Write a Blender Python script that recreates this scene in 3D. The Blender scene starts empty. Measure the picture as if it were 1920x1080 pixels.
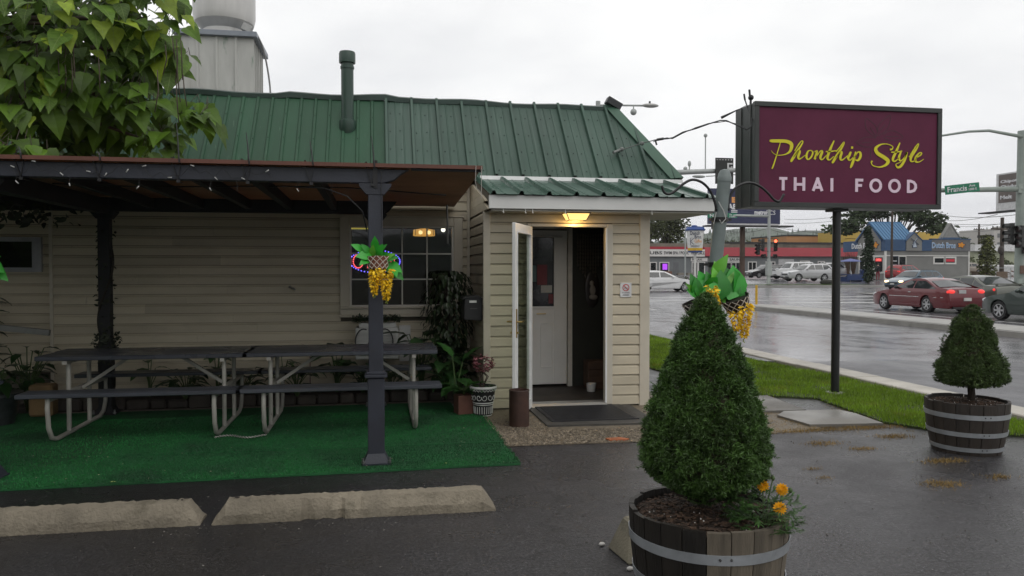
import bpy, bmesh, math, random
import numpy as np
from mathutils import Vector, Matrix
R = math.radians
sc = bpy.context.scene
COL = sc.collection
random.seed(7)
rng = np.random.default_rng(11)

# ------------------------------------------------------------------ camera
cam = bpy.data.cameras.new("camera")
cam.sensor_width = 36.0
cam.lens = 1450.0 / 1920.0 * 36.0
cam.clip_start = 0.05
cam.clip_end = 9000
cam_o = bpy.data.objects.new("camera", cam)
cam_o.location = (0, 0, 1.56)
cam_o.rotation_euler = (R(90 - 1.383), 0, R(-10))
COL.objects.link(cam_o)
sc.camera = cam_o

# ------------------------------------------------------------------ sky (overcast)
SUN_EL, SUN_AZ = R(48), R(150)
w = bpy.data.worlds.new("World")
sc.world = w
w.use_nodes = True
nt = w.node_tree
nt.nodes.clear()
N = nt.nodes.new
L = nt.links.new
out = N("ShaderNodeOutputWorld")
bg = N("ShaderNodeBackground")
bg.inputs[1].default_value = 0.1
sky = N("ShaderNodeTexSky")
sky.sky_type = 'NISHITA'
sky.sun_disc = False
sky.sun_elevation = SUN_EL
sky.sun_rotation = SUN_AZ
tc = N("ShaderNodeTexCoord")
sep = N("ShaderNodeSeparateXYZ")
L(tc.outputs['Generated'], sep.inputs[0])
add = N("ShaderNodeMath"); add.operation = 'ADD'; add.inputs[1].default_value = 0.16
ab = N("ShaderNodeMath"); ab.operation = 'ABSOLUTE'
L(sep.outputs[2], ab.inputs[0]); L(ab.outputs[0], add.inputs[0])
dv = N("ShaderNodeVectorMath"); dv.operation = 'DIVIDE'
cmb = N("ShaderNodeCombineXYZ")
for i in range(3): L(add.outputs[0], cmb.inputs[i])
L(tc.outputs['Generated'], dv.inputs[0]); L(cmb.outputs[0], dv.inputs[1])
nz = N("ShaderNodeTexNoise"); nz.inputs['Scale'].default_value = 1.1; nz.inputs['Detail'].default_value = 6; nz.inputs['Roughness'].default_value = 0.5
L(dv.outputs[0], nz.inputs['Vector'])
cr = N("ShaderNodeValToRGB")
cr.color_ramp.elements[0].position = 0.34; cr.color_ramp.elements[0].color = (9.1, 9.15, 9.25, 1)
cr.color_ramp.elements[1].position = 0.58; cr.color_ramp.elements[1].color = (11.0, 11.0, 10.9, 1)
L(nz.outputs['Fac'], cr.inputs[0])
# a little darker and cooler towards the horizon, as under a thick cloud deck
hr = N("ShaderNodeValToRGB")
hr.color_ramp.elements[0].position = 0.0; hr.color_ramp.elements[0].color = (0.78, 0.78, 0.82, 1)
hr.color_ramp.elements[1].position = 0.22; hr.color_ramp.elements[1].color = (1, 1, 1, 1)
L(ab.outputs[0], hr.inputs[0])
mu = N("ShaderNodeMix"); mu.data_type = 'RGBA'; mu.blend_type = 'MULTIPLY'; mu.inputs[0].default_value = 1
L(cr.outputs[0], mu.inputs[6]); L(hr.outputs[0], mu.inputs[7])
mx = N("ShaderNodeMix"); mx.data_type = 'RGBA'; mx.inputs[0].default_value = 0.95
L(sky.outputs[0], mx.inputs[6]); L(mu.outputs[2], mx.inputs[7])
L(mx.outputs[2], bg.inputs[0]); L(bg.outputs[0], out.inputs[0])

sun = bpy.data.lights.new("sun", 'SUN')
sun.energy = 0.5
sun.angle = R(40)
sun.color = (1, 0.97, 0.93)
sun_o = bpy.data.objects.new("sun", sun)
d = Vector((math.sin(SUN_AZ) * math.cos(SUN_EL), math.cos(SUN_AZ) * math.cos(SUN_EL), math.sin(SUN_EL)))
sun_o.rotation_euler = d.to_track_quat('Z', 'Y').to_euler()
sun_o.location = (0, -20, 40)
COL.objects.link(sun_o)
vs = sc.view_settings
vs.view_transform = 'Standard'; vs.look = 'None'; vs.gamma = 1; vs.exposure = 0
vs.use_curve_mapping = False

# ------------------------------------------------------------------ materials
MATS = {}
def M(name, col, rough=.5, var=.18, scale=5, bump=0, bscale=50, metal=0, dirt=None, coat=0, rnd=0, st=(1, 1, 1), spec=.5, island=0, rvar=0, emit=None, trans=0, dirt2=None, vein=0):
    if name in MATS: return MATS[name]
    m = bpy.data.materials.new(name); m.use_nodes = True
    t = m.node_tree; n = t.nodes; l = t.links
    p = n['Principled BSDF']
    p.inputs['Roughness'].default_value = rough
    p.inputs['Metallic'].default_value = metal
    p.inputs['Coat Weight'].default_value = coat
    p.inputs['Coat Roughness'].default_value = .06
    p.inputs['Specular IOR Level'].default_value = spec
    t_ = n.new('ShaderNodeTexCoord'); oi = n.new('ShaderNodeObjectInfo')
    ad = n.new('ShaderNodeVectorMath'); ad.operation = 'MULTIPLY_ADD'
    ad.inputs[1].default_value = st
    sh = n.new('ShaderNodeVectorMath'); sh.operation = 'SCALE'; sh.inputs[0].default_value = (17, 9, 13)
    l.new(oi.outputs['Random'], sh.inputs['Scale'])
    l.new(t_.outputs['Object'], ad.inputs[0]); l.new(sh.outputs[0], ad.inputs[2])
    nz = n.new('ShaderNodeTexNoise'); nz.inputs['Scale'].default_value = scale; nz.inputs['Detail'].default_value = 5; nz.inputs['Roughness'].default_value = .6
    l.new(ad.outputs[0], nz.inputs['Vector'])
    mr = n.new('ShaderNodeMapRange'); mr.inputs[1].default_value = .3; mr.inputs[2].default_value = .7
    mr.inputs[3].default_value = 1 - var; mr.inputs[4].default_value = 1 + var
    l.new(nz.outputs['Fac'], mr.inputs[0])
    val = mr.outputs[0]
    def mulv(a, b):
        q = n.new('ShaderNodeMath'); q.operation = 'MULTIPLY'; l.new(a, q.inputs[0]); l.new(b, q.inputs[1]); return q.outputs[0]
    if rnd:
        q = n.new('ShaderNodeMapRange'); q.inputs[3].default_value = 1 - rnd; q.inputs[4].default_value = 1 + rnd
        l.new(oi.outputs['Random'], q.inputs[0]); val = mulv(val, q.outputs[0])
    if island:
        g = n.new('ShaderNodeNewGeometry')
        q = n.new('ShaderNodeMapRange'); q.inputs[3].default_value = 1 - island; q.inputs[4].default_value = 1 + island
        l.new(g.outputs['Random Per Island'], q.inputs[0]); val = mulv(val, q.outputs[0])
    sc_ = n.new('ShaderNodeVectorMath'); sc_.operation = 'SCALE'; sc_.inputs[0].default_value = col[:3]
    l.new(val, sc_.inputs['Scale'])
    c = sc_.outputs[0]
    if dirt:
        dcol, dpos, dsc = dirt
        dn = n.new('ShaderNodeTexNoise'); dn.inputs['Scale'].default_value = dsc; dn.inputs['Detail'].default_value = 8; dn.inputs['Roughness'].default_value = .68
        l.new(ad.outputs[0], dn.inputs['Vector'])
        dr = n.new('ShaderNodeMapRange'); dr.interpolation_type = 'SMOOTHSTEP'; dr.inputs[1].default_value = dpos; dr.inputs[2].default_value = dpos + .18
        l.new(dn.outputs['Fac'], dr.inputs[0])
        dm = n.new('ShaderNodeMix'); dm.data_type = 'RGBA'
        l.new(dr.outputs[0], dm.inputs[0]); l.new(c, dm.inputs[6]); dm.inputs[7].default_value = (*dcol, 1)
        c = dm.outputs[2]
    if dirt2:
        dcol, dpos, dsc, dst = dirt2
        dv2 = n.new('ShaderNodeVectorMath'); dv2.operation = 'MULTIPLY'; dv2.inputs[1].default_value = dst; l.new(ad.outputs[0], dv2.inputs[0])
        dn = n.new('ShaderNodeTexNoise'); dn.inputs['Scale'].default_value = dsc; dn.inputs['Detail'].default_value = 7; dn.inputs['Roughness'].default_value = .7
        l.new(dv2.outputs[0], dn.inputs['Vector'])
        dr = n.new('ShaderNodeMapRange'); dr.inputs[1].default_value = dpos; dr.inputs[2].default_value = dpos + .06; l.new(dn.outputs['Fac'], dr.inputs[0])
        dm = n.new('ShaderNodeMix'); dm.data_type = 'RGBA'
        l.new(dr.outputs[0], dm.inputs[0]); l.new(c, dm.inputs[6]); dm.inputs[7].default_value = (*dcol, 1)
        c = dm.outputs[2]
    if vein:
        sx = n.new('ShaderNodeSeparateXYZ'); l.new(t_.outputs['Object'], sx.inputs[0])
        def ma(op, a, b=None, cc=None):
            q = n.new('ShaderNodeMath'); q.operation = op
            for i_, v_ in enumerate((a, b, cc)):
                if v_ is None: continue
                if isinstance(v_, (int, float)): q.inputs[i_].default_value = v_
                else: l.new(v_, q.inputs[i_])
            return q.outputs[0]
        ax_ = ma('ABSOLUTE', sx.outputs[0]); rib = ma('LESS_THAN', ax_, .014)
        sv = ma('GREATER_THAN', ma('SINE', ma('MULTIPLY', ma('SUBTRACT', sx.outputs[1], ma('MULTIPLY', ax_, .75)), 42)), .90)
        vm = n.new('ShaderNodeMix'); vm.data_type = 'RGBA'; l.new(ma('MULTIPLY', ma('MAXIMUM', rib, ma('MULTIPLY', sv, .6)), vein), vm.inputs[0]); l.new(c, vm.inputs[6]); vm.inputs[7].default_value = (.22, .30, .09, 1)
        c = vm.outputs[2]
    l.new(c, p.inputs['Base Color'])
    if rvar:
        q = n.new('ShaderNodeMapRange'); q.inputs[1].default_value = .35; q.inputs[2].default_value = .65
        q.inputs[3].default_value = max(.03, rough - rvar); q.inputs[4].default_value = rough + rvar
        rn = n.new('ShaderNodeTexNoise'); rn.inputs['Scale'].default_value = scale * .6; rn.inputs['Detail'].default_value = 6
        l.new(t_.outputs['Object'], rn.inputs['Vector']); l.new(rn.outputs['Fac'], q.inputs[0]); l.new(q.outputs[0], p.inputs['Roughness'])
    if bump:
        b = n.new('ShaderNodeBump'); b.inputs['Strength'].default_value = bump; b.inputs['Distance'].default_value = .01
        bn = n.new('ShaderNodeTexNoise'); bn.inputs['Scale'].default_value = bscale; bn.inputs['Detail'].default_value = 4
        l.new(ad.outputs[0], bn.inputs['Vector']); l.new(bn.outputs['Fac'], b.inputs['Height']); l.new(b.outputs[0], p.inputs['Normal'])
    if emit:
        p.inputs['Emission Color'].default_value = (*emit[0], 1); p.inputs['Emission Strength'].default_value = emit[1]
    if trans:
        o = n['Material Output']; tr = n.new('ShaderNodeBsdfTranslucent'); ms = n.new('ShaderNodeMixShader'); ms.inputs[0].default_value = trans
        l.new(c, tr.inputs[0]); l.new(p.outputs[0], ms.inputs[1]); l.new(tr.outputs[0], ms.inputs[2]); l.new(ms.outputs[0], o.inputs[0])
    MATS[name] = m
    return m

def glass(name, tint=(.8, .85, .85), rough=.03):
    m = bpy.data.materials.new(name); m.use_nodes = True
    n = m.node_tree.nodes; l = m.node_tree.links
    n.remove(n['Principled BSDF'])
    tr = n.new('ShaderNodeBsdfTransparent'); tr.inputs[0].default_value = (*tint, 1)
    gl = n.new('ShaderNodeBsdfGlossy'); gl.inputs['Roughness'].default_value = rough
    fr = n.new('ShaderNodeFresnel'); fr.inputs[0].default_value = 1.5
    ms = n.new('ShaderNodeMixShader')
    g = n.new('ShaderNodeNewGeometry'); q = n.new('ShaderNodeMath'); q.operation = 'MULTIPLY_ADD'; q.inputs[1].default_value = -.8333; q.inputs[2].default_value = 1.5
    l.new(g.outputs['Backfacing'], q.inputs[0]); l.new(q.outputs[0], fr.inputs[0])
    l.new(fr.outputs[0], ms.inputs[0]); l.new(tr.outputs[0], ms.inputs[1]); l.new(gl.outputs[0], ms.inputs[2])
    l.new(ms.outputs[0], n['Material Output'].inputs[0])
    return m

# ------------------------------------------------------------------ mesh helpers
def root_of(o):
    while o.parent: o = o.parent
    return o
class MB:
    def __init__(s): s.v = []; s.f = []
    def add(s, v, f):
        b = len(s.v); s.v += [tuple(p) for p in v]; s.f += [tuple(i + b for i in q) for q in f]; return s
    def box(s, x0, x1, y0, y1, z0, z1):
        return s.add([(x0, y0, z0), (x1, y0, z0), (x1, y1, z0), (x0, y1, z0), (x0, y0, z1), (x1, y0, z1), (x1, y1, z1), (x0, y1, z1)],
                     [(0, 3, 2, 1), (4, 5, 6, 7), (0, 1, 5, 4), (1, 2, 6, 5), (2, 3, 7, 6), (3, 0, 4, 7)])
    def obox(s, c, size, mat=None):
        a, b, d = size[0] / 2, size[1] / 2, size[2] / 2
        V = [(-a, -b, -d), (a, -b, -d), (a, b, -d), (-a, b, -d), (-a, -b, d), (a, -b, d), (a, b, d), (-a, b, d)]
        V = [Vector(q) for q in V]
        if mat is not None: V = [mat @ q for q in V]
        c = Vector(c)
        return s.add([c + q for q in V], [(0, 3, 2, 1), (4, 5, 6, 7), (0, 1, 5, 4), (1, 2, 6, 5), (2, 3, 7, 6), (3, 0, 4, 7)])
    def bar(s, p, q, wd, ht, up=(0, 0, 1)):
        p, q = Vector(p), Vector(q); dd = (q - p); ln = dd.length; dd.normalize()
        r = dd.cross(Vector(up));
        if r.length < 1e-4: r = dd.cross(Vector((1, 0, 0)))
        r.normalize(); u = r.cross(dd)
        m = Matrix((dd, r, u)).transposed()
        return s.obox((p + q) / 2, (ln, wd, ht), m)
    def prism(s, pts, ax, a0, a1):
        n = len(pts)
        f = {'x': lambda p, a: (a, p[0], p[1]), 'y': lambda p, a: (p[0], a, p[1]), 'z': lambda p, a: (p[0], p[1], a)}[ax]
        V = [f(p, a0) for p in pts] + [f(p, a1) for p in pts]
        F = [tuple(range(n)), tuple(range(2 * n - 1, n - 1, -1))] + [(i, (i + 1) % n, n + (i + 1) % n, n + i) for i in range(n)]
        return s.add(V, F)
    def tube(s, pts, r, n=8, cap=True):
        pts = [Vector(p) for p in pts]
        k = len(pts); rr = r if isinstance(r, (list, tuple)) else [r] * k
        V = []; u = None
        for i, p in enumerate(pts):
            dd = (pts[min(i + 1, k - 1)] - pts[max(i - 1, 0)]).normalized()
            if u is None:
                u = dd.cross(Vector((0, 0, 1)))
                if u.length < 1e-3: u = dd.cross(Vector((1, 0, 0)))
            u = (u - dd * u.dot(dd)).normalized(); w_ = dd.cross(u)
            V += [p + (u * math.cos(2 * math.pi * j / n) + w_ * math.sin(2 * math.pi * j / n)) * rr[i] for j in range(n)]
        F = [(i * n + j, i * n + (j + 1) % n, (i + 1) * n + (j + 1) % n, (i + 1) * n + j) for i in range(k - 1) for j in range(n)]
        if cap: F += [tuple(range(n - 1, -1, -1)), tuple((k - 1) * n + j for j in range(n))]
        return s.add(V, F)
    def lathe(s, prof, c=(0, 0, 0), n=24, a0=0, a1=None):
        full = a1 is None; a1 = 2 * math.pi if full else a1
        m = n if full else n + 1
        V = [(c[0] + r * math.cos(a0 + (a1 - a0) * j / n), c[1] + r * math.sin(a0 + (a1 - a0) * j / n), c[2] + z) for r, z in prof for j in range(m)]
        F = []
        for i in range(len(prof) - 1):
            for j in range(n):
                k = (j + 1) % m
                F.append((i * m + j, i * m + k, (i + 1) * m + k, (i + 1) * m + j))
        return s.add(V, F)
    def ball(s, c, r, n=8, sq=(1, 1, 1)):
        pr = [(max(1e-4, math.sin(math.pi * i / n)), -math.cos(math.pi * i / n)) for i in range(n + 1)]
        b = len(s.v); s.lathe([(a * r, z * r) for a, z in pr], (0, 0, 0), n * 2)
        s.v[b:] = [(c[0] + p[0] * sq[0], c[1] + p[1] * sq[1], c[2] + p[2] * sq[2]) for p in s.v[b:]]
        return s
    def xf(s, mat):
        s.v = [tuple(mat @ Vector(p)) for p in s.v]; return s
    def build(s, name, mat, parent=None, smooth=False, bevel=0, world=True, recalc=True, seg=1):
        me = bpy.data.meshes.new(name)
        V = s.v
        org = Vector((0, 0, 0))
        if parent is None:
            a = np.array(V, dtype=float); org = Vector(((a[:, 0].min() + a[:, 0].max()) / 2, (a[:, 1].min() + a[:, 1].max()) / 2, a[:, 2].min()))
            V = [(p[0] - org[0], p[1] - org[1], p[2] - org[2]) for p in V]
        elif world:
            rt = root_of(parent)
            mi = (Matrix.Translation(rt.location) @ rt.rotation_euler.to_matrix().to_4x4()).inverted()
            V = [tuple(mi @ Vector(p)) for p in V]
        me.from_pydata(V, [], s.f)
        if recalc:
            bm = bmesh.new(); bm.from_mesh(me); bmesh.ops.recalc_face_normals(bm, faces=bm.faces); bm.to_mesh(me); bm.free()
        if smooth:
            me.shade_smooth()
            if smooth is not True: me.set_sharp_from_angle(angle=R(smooth))
        me.materials.append(mat)
        o = bpy.data.objects.new(name, me); COL.objects.link(o)
        if parent is None: o.location = org
        else: o.parent = parent
        if bevel:
            b = o.modifiers.new("bevel", 'BEVEL'); b.width = bevel; b.segments = seg; b.limit_method = 'ANGLE'; b.angle_limit = R(40)
        return o
def tag(o, label=None, cat=None, group=None, kind=None):
    if label: o['label'] = label
    if cat: o['category'] = cat
    if group: o['group'] = group
    if kind: o['kind'] = kind
    return o
def thing(name, label, cat, loc=(0, 0, 0), rz=0, group=None):
    o = bpy.data.objects.new(name, None); COL.objects.link(o)
    o.location = loc; o.rotation_euler = (0, 0, rz); o.empty_display_size = .2
    return tag(o, label, cat, group)
def dup(o, parent=None, loc=None, rz=None, label=None):
    c = o.copy(); COL.objects.link(c)
    if parent: c.parent = parent
    if loc: c.location = loc
    if rz is not None: c.rotation_euler = (0, 0, rz)
    if label: c['label'] = label
    for ch in list(o.children): dup(ch, c)
    return c
BAS = {'-y': (Vector((1, 0, 0)), Vector((0, 0, 1))), '-x': (Vector((0, -1, 0)), Vector((0, 0, 1))), '+x': (Vector((0, 1, 0)), Vector((0, 0, 1))), 'z': (Vector((1, 0, 0)), Vector((0, 1, 0)))}
def text(body, name, mat, parent, p, wd, ht, face='-y', th=.004, bold=0):
    """lettering fitted into a box wd x ht whose lower left corner is p"""
    cu = bpy.data.curves.new(name, 'FONT'); cu.body = body; cu.extrude = .01; cu.resolution_u = 2; cu.offset = bold
    o = bpy.data.objects.new(name, cu); me = bpy.data.meshes.new_from_object(o)
    bpy.data.objects.remove(o)
    v = np.array([q.co[:] for q in me.vertices])
    mn, mxx = v.min(0), v.max(0)
    ex, ey = BAS[face] if isinstance(face, str) else face
    nrm = ex.cross(ey); p = Vector(p)
    V = []
    for q in v:
        a = (q[0] - mn[0]) / max(1e-6, mxx[0] - mn[0]) * wd; b = (q[1] - mn[1]) / max(1e-6, mxx[1] - mn[1]) * ht; c = (q[2] - mn[2]) / max(1e-6, mxx[2] - mn[2]) * th
        V.append(p + ex * a + ey * b + nrm * c)
    mb = MB(); mb.add(V, [tuple(f.vertices) for f in me.polygons])
    bpy.data.meshes.remove(me)
    return mb.build(name, mat, parent)
def spline(pts, k=6):
    P = [np.array(p, float) for p in pts]; P = [2 * P[0] - P[1]] + P + [2 * P[-1] - P[-2]]
    o = []
    for i in range(1, len(P) - 2):
        for j in range(k):
            t = j / k
            o.append(.5 * (2 * P[i] + (P[i + 1] - P[i - 1]) * t + (2 * P[i - 1] - 5 * P[i] + 4 * P[i + 1] - P[i + 2]) * t * t + (3 * P[i] - P[i - 1] - 3 * P[i + 1] + P[i + 2]) * t ** 3))
    o.append(P[-2]); return o
def stroke(mb, pts, mapf, th, k=6, smooth=True):
    """ribbon of varying width; pts are (u, v, width); mapf maps (u, v, height) to a point"""
    S = spline(pts, k) if smooth else [np.array(p, float) for p in pts]
    n = len(S); V = []
    for i, q in enumerate(S):
        dd = S[min(i + 1, n - 1)][:2] - S[max(i - 1, 0)][:2]; ln = np.hypot(*dd) or 1; nn = np.array((-dd[1], dd[0])) / ln * max(q[2], 1) / 2
        a = q[:2] + nn; b = q[:2] - nn
        V += [mapf(a[0], a[1], 0), mapf(b[0], b[1], 0), mapf(a[0], a[1], th), mapf(b[0], b[1], th)]
    F = []
    for i in range(n - 1):
        a = 4 * i; b = a + 4
        F += [(a + 2, a + 3, b + 3, b + 2), (a, a + 2, b + 2, b), (a + 3, a + 1, b + 1, b + 3)]
    F += [(0, 1, 3, 2), (4 * n - 4, 4 * n - 2, 4 * n - 1, 4 * n - 3)]
    mb.add(V, F)
# leaves -----------------------------------------------------------
def leaf_tpl(shape='oval', seg=4, fold=.18, droop=.25):
    V = []; F = []
    for i in range(seg + 1):
        t = i / seg
        if shape == 'heart': wd = float(np.interp(t, [0, .07, .2, .38, .6, .8, .93, 1], [.13, .32, .41, .38, .25, .12, .035, 0]))
        elif shape == 'lance': wd = .13 * math.sin(math.pi * min(1, t * .92 + .06))
        elif shape == 'blade': wd = .05 * (1 - t * .9)
        else: wd = .27 * math.sin(math.pi * (t ** .8 * .96 + .03))
        zz = -droop * t * t
        V += [(-wd, t, zz + fold * wd), (0, t, zz), (wd, t, zz + fold * wd)]
        if i: a = 3 * (i - 1); b = 3 * i; F += [(a, a + 1, b + 1, b), (a + 1, a + 2, b + 2, b + 1)]
    return np.array(V), F
def frame(dr, up):
    dr = np.array(dr, float); dr /= np.linalg.norm(dr) + 1e-9
    up = np.array(up, float); r = np.cross(dr, up); ln = np.linalg.norm(r)
    if ln < 1e-4: r = np.cross(dr, (1, 0, .3)); ln = np.linalg.norm(r)
    r /= ln; return np.stack([r, dr, np.cross(r, dr)])
def leaves(mb, tpl, pl):
    """pl: list of (pos, direction, up, size)"""
    V, F = tpl
    for p, dr, up, s in pl:
        A = frame(dr, up); mb.add(np.array(p) + (V * s) @ A, F)
def rdir(up=.5):
    a = random.uniform(0, 2 * math.pi); return (math.cos(a), math.sin(a), up)
def ss(a, b, x):
    t = min(1, max(0, (x - a) / (b - a))); return t * t * (3 - 2 * t)
def gz(x, y):
    return -.18 * ss(7.5, 14, x) * (1 - ss(36, 50, y)) + .34 * ss(66, 78, y) + .2 * ss(80, 116, y)
# point on the plane y = const in the direction of photo position (px, py)
def at(px, py, y):
    a = (px - 960) / 1450; b = -(py - 540) / 1450
    pt = math.atan(35 / 1450); fw = math.cos(pt) + b * math.sin(pt); up = b * math.cos(pt) - math.sin(pt)
    c, s = math.cos(R(-10)), math.sin(R(-10)); rx, ry = a * c - fw * s, a * s + fw * c
    return Vector((rx * y / ry, y, 1.56 + up * y / ry))
# ------------------------------------------------------------------ ground, roads
def sheet(name, xs, ys, dz, mat, keep=None, zf=gz):
    mb = MB(); nx = len(xs)
    mb.v = [(x, y, zf(x, y) + dz) for y in ys for x in xs]
    for j in range(len(ys) - 1):
        for i in range(nx - 1):
            if keep is None or keep((xs[i] + xs[i + 1]) / 2, (ys[j] + ys[j + 1]) / 2):
                mb.f.append((j * nx + i, j * nx + i + 1, (j + 1) * nx + i + 1, (j + 1) * nx + i))
    o = mb.build(name, mat, smooth=True); return tag(o, kind='structure')
def poly(name, pts, z, mat, th=0):
    mb = MB()
    if th: mb.prism(pts, 'z', z - th, z)
    else: mb.add([(x, y, z) for x, y in pts], [tuple(range(len(pts)))])
    return tag(mb.build(name, mat), kind='structure')
lin = lambda a, b, n: [a + (b - a) * i / n for i in range(n + 1)]

def asphalt(name, col, rough, rvar, speck, bump, crack=0, spec=0):
    m = bpy.data.materials.new(name); m.use_nodes = True
    t = m.node_tree; n = t.nodes; l = t.links; p = n['Principled BSDF']
    t_ = n.new('ShaderNodeTexCoord'); co = t_.outputs['Object']
    def noise(s, det=6, r=.6):
        q = n.new('ShaderNodeTexNoise'); q.inputs['Scale'].default_value = s; q.inputs['Detail'].default_value = det; q.inputs['Roughness'].default_value = r
        l.new(co, q.inputs['Vector']); return q.outputs['Fac']
    def rng_(v, a, b, c, d):
        q = n.new('ShaderNodeMapRange'); q.inputs[1].default_value = a; q.inputs[2].default_value = b; q.inputs[3].default_value = c; q.inputs[4].default_value = d
        l.new(v, q.inputs[0]); return q.outputs[0]
    def mul(a, b):
        q = n.new('ShaderNodeMath'); q.operation = 'MULTIPLY'; l.new(a, q.inputs[0]); l.new(b, q.inputs[1]); return q.outputs[0]
    big = noise(.55); fine = noise(48, 7, .72); mid = noise(9)
    v = mul(rng_(big, .3, .7, .75, 1.3), rng_(fine, .36, .66, 1 - speck, 1 + speck)); v = mul(v, rng_(mid, .3, .7, .85, 1.15))
    # pale stones in the surface
    vo = n.new('ShaderNodeTexVoronoi'); vo.inputs['Scale'].default_value = 60; l.new(co, vo.inputs['Vector'])
    st = rng_(vo.outputs['Distance'], .12, .25, 3.2, 1.0); v = mul(v, st)
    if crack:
        ve = n.new('ShaderNodeTexVoronoi'); ve.feature = 'DISTANCE_TO_EDGE'; ve.inputs['Scale'].default_value = .8
        wv = n.new('ShaderNodeVectorMath'); wv.operation = 'MULTIPLY_ADD'; wv.inputs[1].default_value = (.5, .5, .5)
        nn = n.new('ShaderNodeTexNoise'); nn.inputs['Scale'].default_value = 3.5; nn.inputs['Detail'].default_value = 6; l.new(co, nn.inputs['Vector'])
        l.new(nn.outputs['Color'], wv.inputs[0]); l.new(co, wv.inputs[2]); l.new(wv.outputs[0], ve.inputs['Vector'])
        ck = rng_(ve.outputs['Distance'], .002, .011, .5, 1)
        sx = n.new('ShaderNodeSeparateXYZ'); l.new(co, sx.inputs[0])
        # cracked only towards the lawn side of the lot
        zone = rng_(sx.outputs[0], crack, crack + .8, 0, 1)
        q = n.new('ShaderNodeMix'); q.data_type = 'FLOAT'; l.new(zone, q.inputs[0]); q.inputs[2].default_value = 1; l.new(ck, q.inputs[3])
        v = mul(v, q.outputs[0])
        pale_side = rng_(sx.outputs[0], crack - .9, crack + .3, 1, 2.1); v = mul(v, pale_side)   # colour gets paler towards that side
    sc_ = n.new('ShaderNodeVectorMath'); sc_.operation = 'SCALE'; sc_.inputs[0].default_value = col; l.new(v, sc_.inputs['Scale'])
    l.new(sc_.outputs[0], p.inputs['Base Color'])
    rr = noise(.9, 5); l.new(rng_(rr, .38, .62, rough - rvar, rough + rvar), p.inputs['Roughness'])
    b = n.new('ShaderNodeBump'); b.inputs['Strength'].default_value = bump; b.inputs['Distance'].default_value = .010
    l.new(fine, b.inputs['Height']); l.new(b.outputs[0], p.inputs['Normal'])
    if spec: p.inputs['Specular IOR Level'].default_value = spec
    return m
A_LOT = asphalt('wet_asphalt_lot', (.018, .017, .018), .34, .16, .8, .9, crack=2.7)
A_STREET = asphalt('wet_street', (.105, .102, .110), .21, .06, .15, .02, spec=.85)
A_PATCH = asphalt('street_patch', (.07, .068, .075), .42, .08, .25, .15)
CONC = M('concrete', (.30, .27, .22), .75, .25, 3, .4, 90, dirt=((.12, .10, .08), .56, 2.2))
CONC_WET = M('wet_concrete', (.17, .158, .138), .4, .2, 2, .2, 80, dirt=((.10, .09, .08), .58, 1.5), rvar=.15)
rs = [0, 40, 90, 160, 300, 600, 1200, 2400, 4500]
mb = MB()
mb.v = [(r * math.cos(2 * math.pi * k / 48), 20 + r * math.sin(2 * math.pi * k / 48), gz(r * math.cos(2 * math.pi * k / 48), 20 + r * math.sin(2 * math.pi * k / 48)) - .25) for r in rs[1:] for k in range(48)]
mb.f = [tuple(range(48))] + [(i * 48 + k, i * 48 + (k + 1) % 48, (i + 1) * 48 + (k + 1) % 48, (i + 1) * 48 + k) for i in range(len(rs) - 2) for k in range(48)]
tag(mb.build('ground', M('ground_soil', (.10, .10, .075), .9, .3, .2, .2)), kind='structure')

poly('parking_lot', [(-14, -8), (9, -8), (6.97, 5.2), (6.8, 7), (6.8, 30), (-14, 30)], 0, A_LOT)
GRAV = M('gravel_bed', (.17, .14, .10), .6, .4, 60, .6, 140, dirt=((.05, .045, .035), .52, 6))
poly('gravel_apron', [(1.08, 6.66), (2.6, 6.63), (3.5, 6.72), (4.3, 6.9), (4.3, 7.74), (3.6, 7.74), (3.45, 8.9), (3.4, 14), (1.0, 8.9), (1.0, 8.2)], .004, GRAV)
# loose stones of the apron
def pebbles(name, n, fx, r0, r1, mat, z):
    T = np.array([(1, 0, 0), (-.5, .87, 0), (-.5, -.87, 0), (.6, -.3, .55), (-.55, .4, .6), (0, 0, -.5)]); Fc = [(0, 1, 3), (1, 4, 3), (1, 2, 4), (2, 3, 4), (2, 0, 3), (0, 5, 1), (1, 5, 2), (2, 5, 0)]
    mb = MB()
    for i in range(n):
        x, y = fx(); a = random.uniform(0, 6.3); s = random.uniform(r0, r1); c, q = math.cos(a), math.sin(a)
        k = (random.uniform(.7, 1.2), random.uniform(.6, 1), random.uniform(.5, .9))
        V = T * k * s; V = np.stack([V[:, 0] * c - V[:, 1] * q + x, V[:, 0] * q + V[:, 1] * c + y, V[:, 2] + z], 1)
        mb.add(V, Fc)
    return tag(mb.build(name, mat, recalc=False), kind='stuff')
def apx():
    while True:
        x, y = random.uniform(1.05, 3.5), 6.66 + abs(random.gauss(0, .55))
        if y < 8.6 and not (1.66 < x < 2.85 and y > 7.25): return x, y
pebbles('gravel', 9000, apx, .004, .013, M('pebble', (.22, .18, .13), .55, .2, 8, island=.6), .008)
lotx = lambda: (random.uniform(-3, 6), random.uniform(3.2, 6.6))
pebbles('grit', 420, lotx, .003, .009, M('grit_stone', (.13, .12, .105), .6, .2, 8, island=.5), .003)
pebbles('grit', 150, lambda: (random.uniform(-1.3, .3), random.gauss(4.86, .06)), .002, .007, M('grit_stone', (.24, .22, .19)), .003)
# concrete pads between the apron and the lawn
tag(poly('concrete_slab', [(3.45, 7.75), (4.62, 7.72), (4.68, 8.68), (3.5, 8.7)], .03, M('dark_slab', (.13, .12, .105), .5, .3, 3, .4, 90, rvar=.15), .05))
poly('concrete_slab', [(4.22, 6.98), (4.60, 6.94), (4.98, 6.92), (5.03, 7.45), (4.98, 7.68), (4.35, 7.70), (4.16, 7.5)], .028, CONC_WET, .05)
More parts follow.
